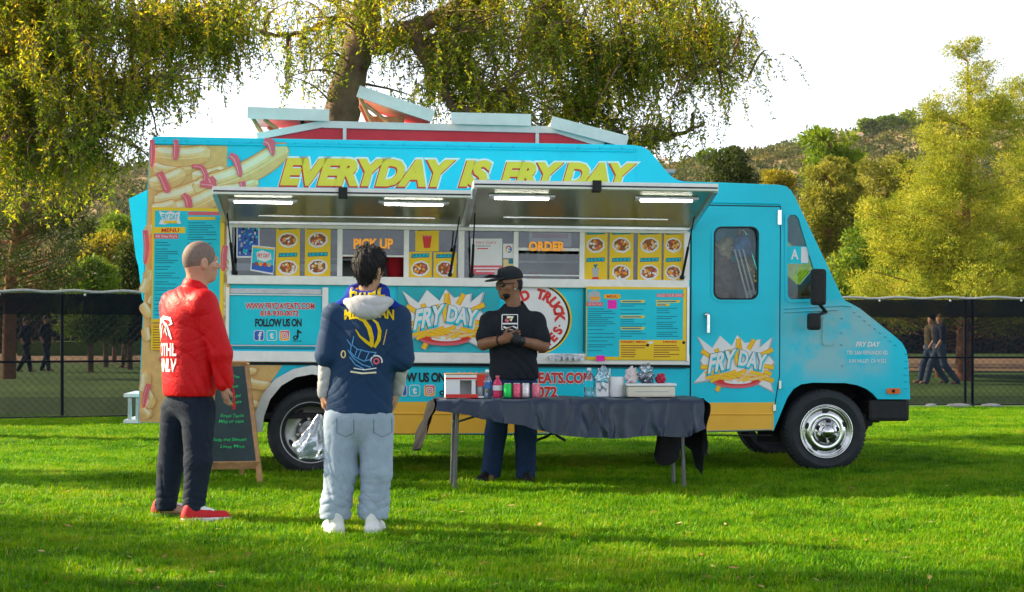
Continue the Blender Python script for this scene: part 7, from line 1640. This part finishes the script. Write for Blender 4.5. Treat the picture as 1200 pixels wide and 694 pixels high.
# needle-leaved and broad-leaved trees beyond the fence
M['leaf_pine'] = leaf_mat('pine_needles', [(0, (.050, .110, .012)), (.4, (.21, .27, .024)), (.75, (.46, .44, .05)), (1, (.60, .50, .10))], .36, .55)
M['leaf_green'] = leaf_mat('bright_leaves', [(0, (.04, .095, .012)), (.5, (.13, .22, .022)), (1, (.27, .32, .04))], .4)
M['leaf_olive'] = leaf_mat('olive_leaves', [(0, (.065, .095, .018)), (.5, (.22, .235, .04)), (1, (.37, .34, .07))], .4)
M['leaf_dark'] = leaf_mat('dark_leaves', [(0, (.016, .032, .010)), (.5, (.04, .065, .016)), (1, (.09, .11, .025))], .35)
M['leaf_yellow'] = leaf_mat('yellow_leaves', [(0, (.10, .11, .012)), (.5, (.22, .21, .02)), (1, (.36, .30, .04))], .45)
def puff_tree(name, label, base, trunk, puffs, mat_, seed, nl=90, L=.22, W=.03, out=1.0, bark='bark_red', group=None, cat='tree', limb=True):
    """trunk + limbs carrying tufts; each tuft is a spray of needles or leaves of its own"""
    r = np.random.default_rng(seed); root = empty(name, base); tag(root, label, cat, group); base = np.array(base, float)
    T = np.array([np.array(p) - base for p in trunk[0]])
    b = MB(); b.tube(T, trunk[1], 9); b.build('trunk', M[bark], root)
    tw = MB(); pos, dirs, tn, Ls = [], [], [], []
    for c, rad in puffs:
        c = np.array(c) - base
        if limb and (len(puffs) < 250 or r.uniform() < .07):
            z0 = min(max(c[2] - .25 * np.linalg.norm(c[:2] - T[0, :2]), T[0, 2] + .3), T[-1, 2]); s0 = np.array([np.interp(z0, T[:, 2], T[:, 0]), np.interp(z0, T[:, 2], T[:, 1]), z0]); tw.tube([s0, .5 * (s0 + c) - np.array([0, 0, .1 * rad]), c], [.030, .022, .010], 4, caps=False)
        k = int(nl * r.uniform(.7, 1.3)); v = unit(r.normal(size=(k, 3))); q = r.uniform(.15, 1, k)[:, None] ** .4; p = c + v * q * rad * np.array([1, 1, .72]) * (1 + .35 * np.sin(5 * v[:, :1] + c[0]) * np.sin(4 * v[:, 2:] + c[2]))
        pos.append(p); dd = v * out + r.normal(size=(k, 3)) * .5; dd[:, 2] += .25; dirs.append(dd); tn.append(np.clip(r.normal(.5, .13) + r.normal(size=k) * .16, 0, 1)); Ls.append(np.full(k, L * rad ** .3))
    if limb: tw.build('limb', M[bark], root, fix=False)['kind'] = 'stuff'
    pos = np.concatenate(pos); dirs = np.concatenate(dirs); tn = np.concatenate(tn); Ls = np.concatenate(Ls); n = len(pos)
    V, F = leaf_quads(pos, dirs, Ls * r.uniform(.7, 1.3, n), Ls / L * W * r.uniform(.7, 1.3, n), r)
    o = big_mesh('crown', V, F, mat_, root, tint=tn); o['kind'] = 'stuff'
    return root
def cone_puffs(px, Y, rows, seed, rad, per=1.0, dy=1.2):
    """tufts filling a silhouette given as photo rows (y, x-left, x-right)"""
    r = np.random.default_rng(seed); out = []; ys_ = [q[0] for q in rows]
    area = sum((rows[i + 1][0] - rows[i][0]) * .5 * (rows[i][2] - rows[i][1] + rows[i + 1][2] - rows[i + 1][1]) for i in range(len(rows) - 1)) * (Y / FPX) ** 2
    n = int(per * area / (rad * rad) * 1.6)
    for _ in range(n):
        while True:
            y = r.uniform(ys_[0], ys_[-1]); xl = np.interp(y, ys_, [q[1] for q in rows]); xr = np.interp(y, ys_, [q[2] for q in rows])
            if r.uniform() < (xr - xl) / max(q[2] - q[1] for q in rows): break
        x = r.uniform(xl, xr); hw = .5 * (xr - xl) * Y / FPX; f = abs(x - .5 * (xl + xr)) / max(.5 * (xr - xl), 1); d = hw * math.sqrt(max(0, 1 - f * f)) * r.uniform(-1, 1) * min(1, dy)
        out.append((tuple(at(x, y, Y + d)), rad * r.uniform(.6, 1.25) * min(1, max(.4, 1.6 * (xr - xl) / max(q[2] - q[1] for q in rows)))))
    return out
def clustered(puffs, sub, rad, seed):
    """break each mass into small tufts lying over its upper and outer side"""
    r = np.random.default_rng(seed); out = []
    for c, R_ in puffs:
        for _ in range(int(sub * (R_ / .7) ** 1.6) + 2):
            v = r.normal(size=3); v /= np.linalg.norm(v); v[2] = v[2] * .6 + .15; k = r.uniform(.55, 1.05) * R_; out.append(((c[0] + v[0] * k, c[1] + v[1] * k, c[2] + v[2] * k), rad * r.uniform(.7, 1.3)))
    return out
def gnd(px, Y): p = at(px, 400, Y); return (p.x, Y, 0)
YP = 44.0
puff_tree('pine_tree', 'tall sunlit pine with tufted branches at the right', gnd(1130, YP), ([gnd(1130, YP), at(1132, 345, YP), at(1130, 250, YP), at(1136, 150, YP), at(1134, 72, YP)], [.24, .20, .15, .08, .02]),
          clustered(cone_puffs(1130, YP, [(52, 1126, 1142), (72, 1106, 1164), (96, 1090, 1158), (112, 1098, 1178), (140, 1070, 1190), (165, 1078, 1184), (190, 1052, 1192), (215, 1062, 1186), (250, 1030, 1200), (280, 1040, 1196), (310, 1010, 1206), (345, 1000, 1210), (368, 996, 1214)], 21, .62, 1.55), 17, .235, 21), M['leaf_pine'], 21, 110, .115, .030, 2.4)
puff_tree('pine_tree', 'pine standing half out of the frame at the right edge', gnd(1216, 47), ([gnd(1216, 47), at(1216, 200, 47), at(1214, 80, 47)], [.2, .15, .04]),
          clustered(cone_puffs(1210, 47, [(88, 1198, 1216), (110, 1178, 1230), (125, 1186, 1236), (180, 1196, 1240), (240, 1176, 1240), (300, 1168, 1250), (360, 1160, 1250)], 22, .60, 1.4), 16, .24, 22), M['leaf_pine'], 22, 110, .115, .030, 2.2)
puff_tree('conifer_tree', 'bright green narrow tree rising behind the olive tree right of the cab', gnd(974, 66), ([gnd(974, 66), at(974, 250, 66), at(972, 150, 66)], [.25, .2, .05]),
          cone_puffs(974, 66, [(144, 956, 978), (155, 950, 994), (180, 948, 1003), (210, 950, 1006), (300, 950, 1000), (350, 955, 1000)], 23, .5, 1.3), M['leaf_green'], 23, 120, .34, .09)
puff_tree('olive_tree', 'dense olive-green tree just right of the truck windscreen', gnd(972, 56), ([gnd(972, 56), at(972, 300, 56), at(972, 205, 56)], [.25, .2, .06]),
          cone_puffs(972, 56, [(186, 962, 984), (205, 948, 1000), (240, 941, 1010), (290, 940, 1012), (345, 944, 1018), (370, 940, 1020)], 24, .34, 1.8), M['leaf_olive'], 24, 260, .15, .06)
puff_tree('round_tree', 'rounded olive tree between the narrow tree and the tall pine', gnd(1040, 62), ([gnd(1040, 62), at(1040, 300, 62), at(1040, 215, 62)], [.25, .2, .06]),
          cone_puffs(1040, 62, [(184, 1024, 1056), (200, 1008, 1074), (230, 1002, 1084), (290, 1004, 1084), (350, 1006, 1084), (370, 1006, 1084)], 25, .36, 1.7), M['leaf_olive'], 25, 260, .15, .06)
puff_tree('dark_tree', 'darker bushy tree low beside the hood, behind the right fence', gnd(1014, 50), ([gnd(1014, 50), at(1014, 330, 50), at(1016, 290, 50)], [.16, .12, .05]),
          cone_puffs(1014, 50, [(252, 1010, 1040), (275, 996, 1066), (300, 980, 1078), (330, 962, 1090), (372, 958, 1094)], 26, .34, 1.5), M['leaf_green'], 26, 130, .2, .07)
puff_tree('shrub', 'yellowish shrub row under the tall pine behind the right fence', gnd(1100, 47.5), ([gnd(1100, 47.5), at(1100, 380, 47.5), at(1100, 340, 47.5)], [.1, .08, .04]),
          cone_puffs(1110, 47.5, [(326, 1060, 1160), (345, 1040, 1200), (385, 1040, 1210)], 27, .3, 1.3), M['leaf_pine'], 27, 110, .2, .05, cat='shrub')
# left
YL = 46.0
puff_tree('pine_tree', 'grey-green pine with reddish limbs behind the left fence', gnd(36, YL), ([gnd(10, YL), at(12, 330, YL), at(20, 270, YL), at(34, 235, YL), at(44, 190, YL)], [.2, .17, .14, .10, .05]),
          cone_puffs(40, YL, [(175, 20, 70), (205, -10, 96), (240, -30, 106), (280, -40, 108), (320, -40, 112), (355, -40, 112)], 41, .40, .85), M['leaf_dark'], 41, 130, .24, .04)
for (nm, lab, px, Y, rows, mt, rad, sd) in (
    ('bush', 'bright green rounded bush on the hillside left of the truck', 134, 72, [(254, 128, 142), (264, 121, 152), (280, 120, 154), (288, 122, 152), (390, 122, 152)], 'leaf_green', .38, 51),
    ('bush', 'yellow-green bush below the rounded one, left of the truck', 124, 62, [(276, 110, 140), (292, 102, 150), (312, 100, 152), (330, 100, 150), (392, 100, 150)], 'leaf_yellow', .36, 52),
    ('bush', 'mid-green bush directly above the left fence rail', 106, 54, [(304, 98, 118), (320, 84, 132), (350, 74, 140), (396, 74, 142)], 'leaf_green', .33, 53),
    ('bush', 'dark bush against the rear edge of the truck', 152, 58, [(284, 146, 160), (305, 136, 172), (345, 132, 176), (396, 132, 176)], 'leaf_dark', .36, 54),
    ('bush', 'dark green bush high on the left hillside', 106, 84, [(258, 100, 112), (268, 92, 124), (288, 92, 126), (390, 92, 126)], 'leaf_dark', .45, 55),
    ('bush', 'small yellow-green bush showing above the cab roof', 908, 70, [(202, 900, 916), (208, 894, 924), (224, 892, 926), (290, 886, 930), (405, 886, 930)], 'leaf_yellow', .30, 56),
    ('bush', 'green bush behind the sloping roof edge of the truck', 855, 64, [(176, 850, 864), (190, 838, 878), (215, 830, 882), (290, 826, 884), (405, 826, 884)], 'leaf_dark', .40, 57)):
    puff_tree(nm, lab, gnd(px, Y), ([gnd(px, Y), at(px, .5 * (rows[0][0] + 392), Y), at(px, rows[0][0] + 8, Y)], [.1, .08, .03]), cone_puffs(px, Y, rows, sd, rad, 1.5), M[mt], sd, 130, .22, .09, cat='bush', bark='bark', group='bushes on the slope')

# scrub covering the hills: one uncountable mass
def scrub():
    r = np.random.default_rng(77); pos, dirs, tn, Ls = [], [], [], []; n = 7200
    Y = r.uniform(118, 292, n) * HS; sel = r.uniform(0, 1, n); px = np.where(sel < .26, r.uniform(-40, 190, n), np.where(sel < .38, r.uniform(190, 690, n), r.uniform(690, 1260, n))); X = (px - CX) * Y / FPX; Z = hill_z(X, Y)
    for x, y, z in zip(X, Y, Z):
        R_ = 1.9 * r.uniform(.5, 1.5) * (1.9 if r.uniform() < .16 else 1); k = int(20 * min(R_, 3.2)); v = unit(r.normal(size=(k, 3))); v[:, 2] = np.abs(v[:, 2]); p = np.array([x, y, z]) + v * R_ * r.uniform(.5, 1, k)[:, None] * np.array([1, 1, .9]); pos.append(p); dirs.append(v + r.normal(size=(k, 3)) * .6); tn.append(np.clip(r.normal(.45, .22) + r.normal(size=k) * .1, 0, 1)); Ls.append(np.full(k, .72 * R_ ** .6))
    pos = np.concatenate(pos); dirs = np.concatenate(dirs); tn = np.concatenate(tn); Ls = np.concatenate(Ls)
    V, F = leaf_quads(pos, dirs, Ls, Ls * .55, r)
    M['leaf_scrub'] = leaf_mat('scrub_leaves', [(0, (.028, .050, .010)), (.45, (.085, .105, .024)), (.8, (.16, .145, .042)), (1, (.26, .19, .075))], .2, .7)
    tag(big_mesh('hillside_scrub', V, F, M['leaf_scrub'], tint=tn), 'low scrub covering the dry hillsides', 'scrub', kind='stuff')
scrub()
# ridge trees and houses
rt_ = random.Random(8); RS = HS
ridge = [(828, 150, 12, 240), (862, 150, 14, 240), (1016, 140, 16, 250), (1040, 132, 20, 250), (1064, 140, 14, 250), (1178, 150, 14, 250), (946, 152, 8, 245)]
for i, (px, y, w, Y) in enumerate(ridge):
    Y = Y * HS
    x = (px - CX) * Y / FPX; zb = float(hill_z(x, Y)); top = zb + 6.5; y = HY - (top - CAMZ) * FPX / Y; rows = [(y, px - w * .3, px + w * .3), (y + 5, px - w * .5, px + w * .5), (y + 12, px - w * .5, px + w * .5), (y + 20, px - w * .5, px + w * .5)]
    puff_tree('ridge_tree', ('small round tree on the ridge left of a house', 'dark tree on the ridge over the cab roof', 'tree on the ridge left of the tall pine', 'broad tree on the highest ridge left of the tall pine', 'tree at the ridge beside the pine top', 'tree on the ridge right of the pine', 'blue-green tree on the ridge behind the narrow tree')[i], (x, Y, zb - .3), ([(x, Y, zb - .3), (x, Y, .5 * (zb + top)), (x, Y, max(top - 1, zb + .3))], [.25, .2, .08]), cone_puffs(px, Y, rows, 80 + i, 1.6, 1.6), M['leaf_green' if i != 1 else 'leaf_dark'], 80 + i, 90, 1.2, .7, bark='bark', group='trees along the ridge', limb=False)
def house(px, py, Y, w, h, d, label, roofc, rot=0):
    p = at(px, py, Y); zb = float(hill_z(p.x, Y)); z0 = zb - .6; root = empty('house', (p.x, Y, z0), (0, 0, rot)); tag(root, label, 'house', 'houses on the ridge'); H = 3.4
    b = MB(); b.box((-w / 2, -d / 2, 0), (w / 2, d / 2, H)); b.build('wall', M['white'], root)
    b = MB(); b.add([(-w / 2 - .4, -d / 2 - .4, H), (w / 2 + .4, -d / 2 - .4, H), (w / 2 + .4, d / 2 + .4, H), (-w / 2 - .4, d / 2 + .4, H), (-w / 2, 0, H + h), (w / 2, 0, H + h)], [(0, 1, 5, 4), (2, 3, 4, 5), (0, 4, 3), (1, 2, 5), (0, 3, 2, 1)]); b.build('roof', roofc, root)
    for k in range(3):
        b = MB(); x = -w / 2 + w * (k + .5) / 3; b.box((x - .45, -d / 2 - .03, H - 1.9), (x + .45, -d / 2 - .01, H - .6)); b.build('window', M['pblack'], root)
house(846, 160, 640, 3.6, 1.0, 4, 'white house on the ridge above the truck cab', mat('roof_pale', (.5, .45, .4)))
house(1002, 148, 640, 5, 1.2, 5, 'small pale house on the ridge left of the tall pine', mat('roof_tan', (.4, .25, .15)))
house(1190, 152, 630, 8, 1.4, 6, 'blue-roofed house on the ridge at the right edge', mat('roof_blue', (.18, .30, .45)))
# dark hedge at the far side of the field
def hedge(px0, px1, Y, y_top, seed, label):
    r = np.random.default_rng(seed); x0, x1 = (px0 - CX) * Y / FPX, (px1 - CX) * Y / FPX; root = empty('hedge', (.5 * (x0 + x1), Y, 0)); tag(root, label, 'hedge'); top = CAMZ + (HY - y_top) * Y / FPX; n = int((x1 - x0) * 900); p = np.stack([r.uniform(x0, x1, n) - .5 * (x0 + x1), r.uniform(-.9, .9, n), r.uniform(0, 1, n) * top], 1); p[:, 2] *= .82 + .18 * np.sin(p[:, 0] * 1.3) * np.sin(p[:, 0] * .47 + 1)
    V, F = leaf_quads(p, r.normal(size=(n, 3)), r.uniform(.2, .4, n), .16, r); o = big_mesh('foliage', V, F, M['leaf_dark'], root, tint=np.clip(r.normal(.3, .2, n), 0, 1)); o['kind'] = 'stuff'
    b = MB(); b.box((x0 - .5 * (x0 + x1), -.6, 0), (x1 - .5 * (x0 + x1), .6, top * .6)); b.build('branch_core', M['bark'], root)
hedge(985, 1300, 108, 352, 61, 'dark hedge across the far side of the field at the right')
hedge(-60, 168, 110, 346, 62, 'dark hedge across the far side of the field at the left')
shade_tree(-9.6, 10.4, 12.5, 2.0, 91, 'tall weeping pepper tree standing left of the view, shading the foreground lawn', n=330, zlow=.25)
shade_tree(-12.0, 16.4, 8.0, 1.5, 92, 'smaller weeping pepper tree farther left of the view', n=120)
shade_tree(-14.2, 13.2, 9.0, 1.2, 93, 'slim weeping pepper tree farthest left of the view', n=170)
# ---------------------------------------------------------------- thin haze over the valley
hz = MB(); hz.box((-420, -20, -2), (420, 870, 140)); hzo = hz.build('haze', [])
hm = bpy.data.materials.new('haze_air'); hm.use_nodes = True; nt = hm.node_tree; nt.nodes.clear()
ho = nt.nodes.new('ShaderNodeOutputMaterial'); pv = nt.nodes.new('ShaderNodeVolumePrincipled')
pv.inputs['Color'].default_value = (.86, .90, .94, 1); pv.inputs['Density'].default_value = .00005; pv.inputs['Anisotropy'].default_value = .2
nt.links.new(pv.outputs[0], ho.inputs['Volume']); hzo.data.materials.append(hm)
tag(hzo, 'thin pale haze filling the valley air', 'haze', kind='stuff')
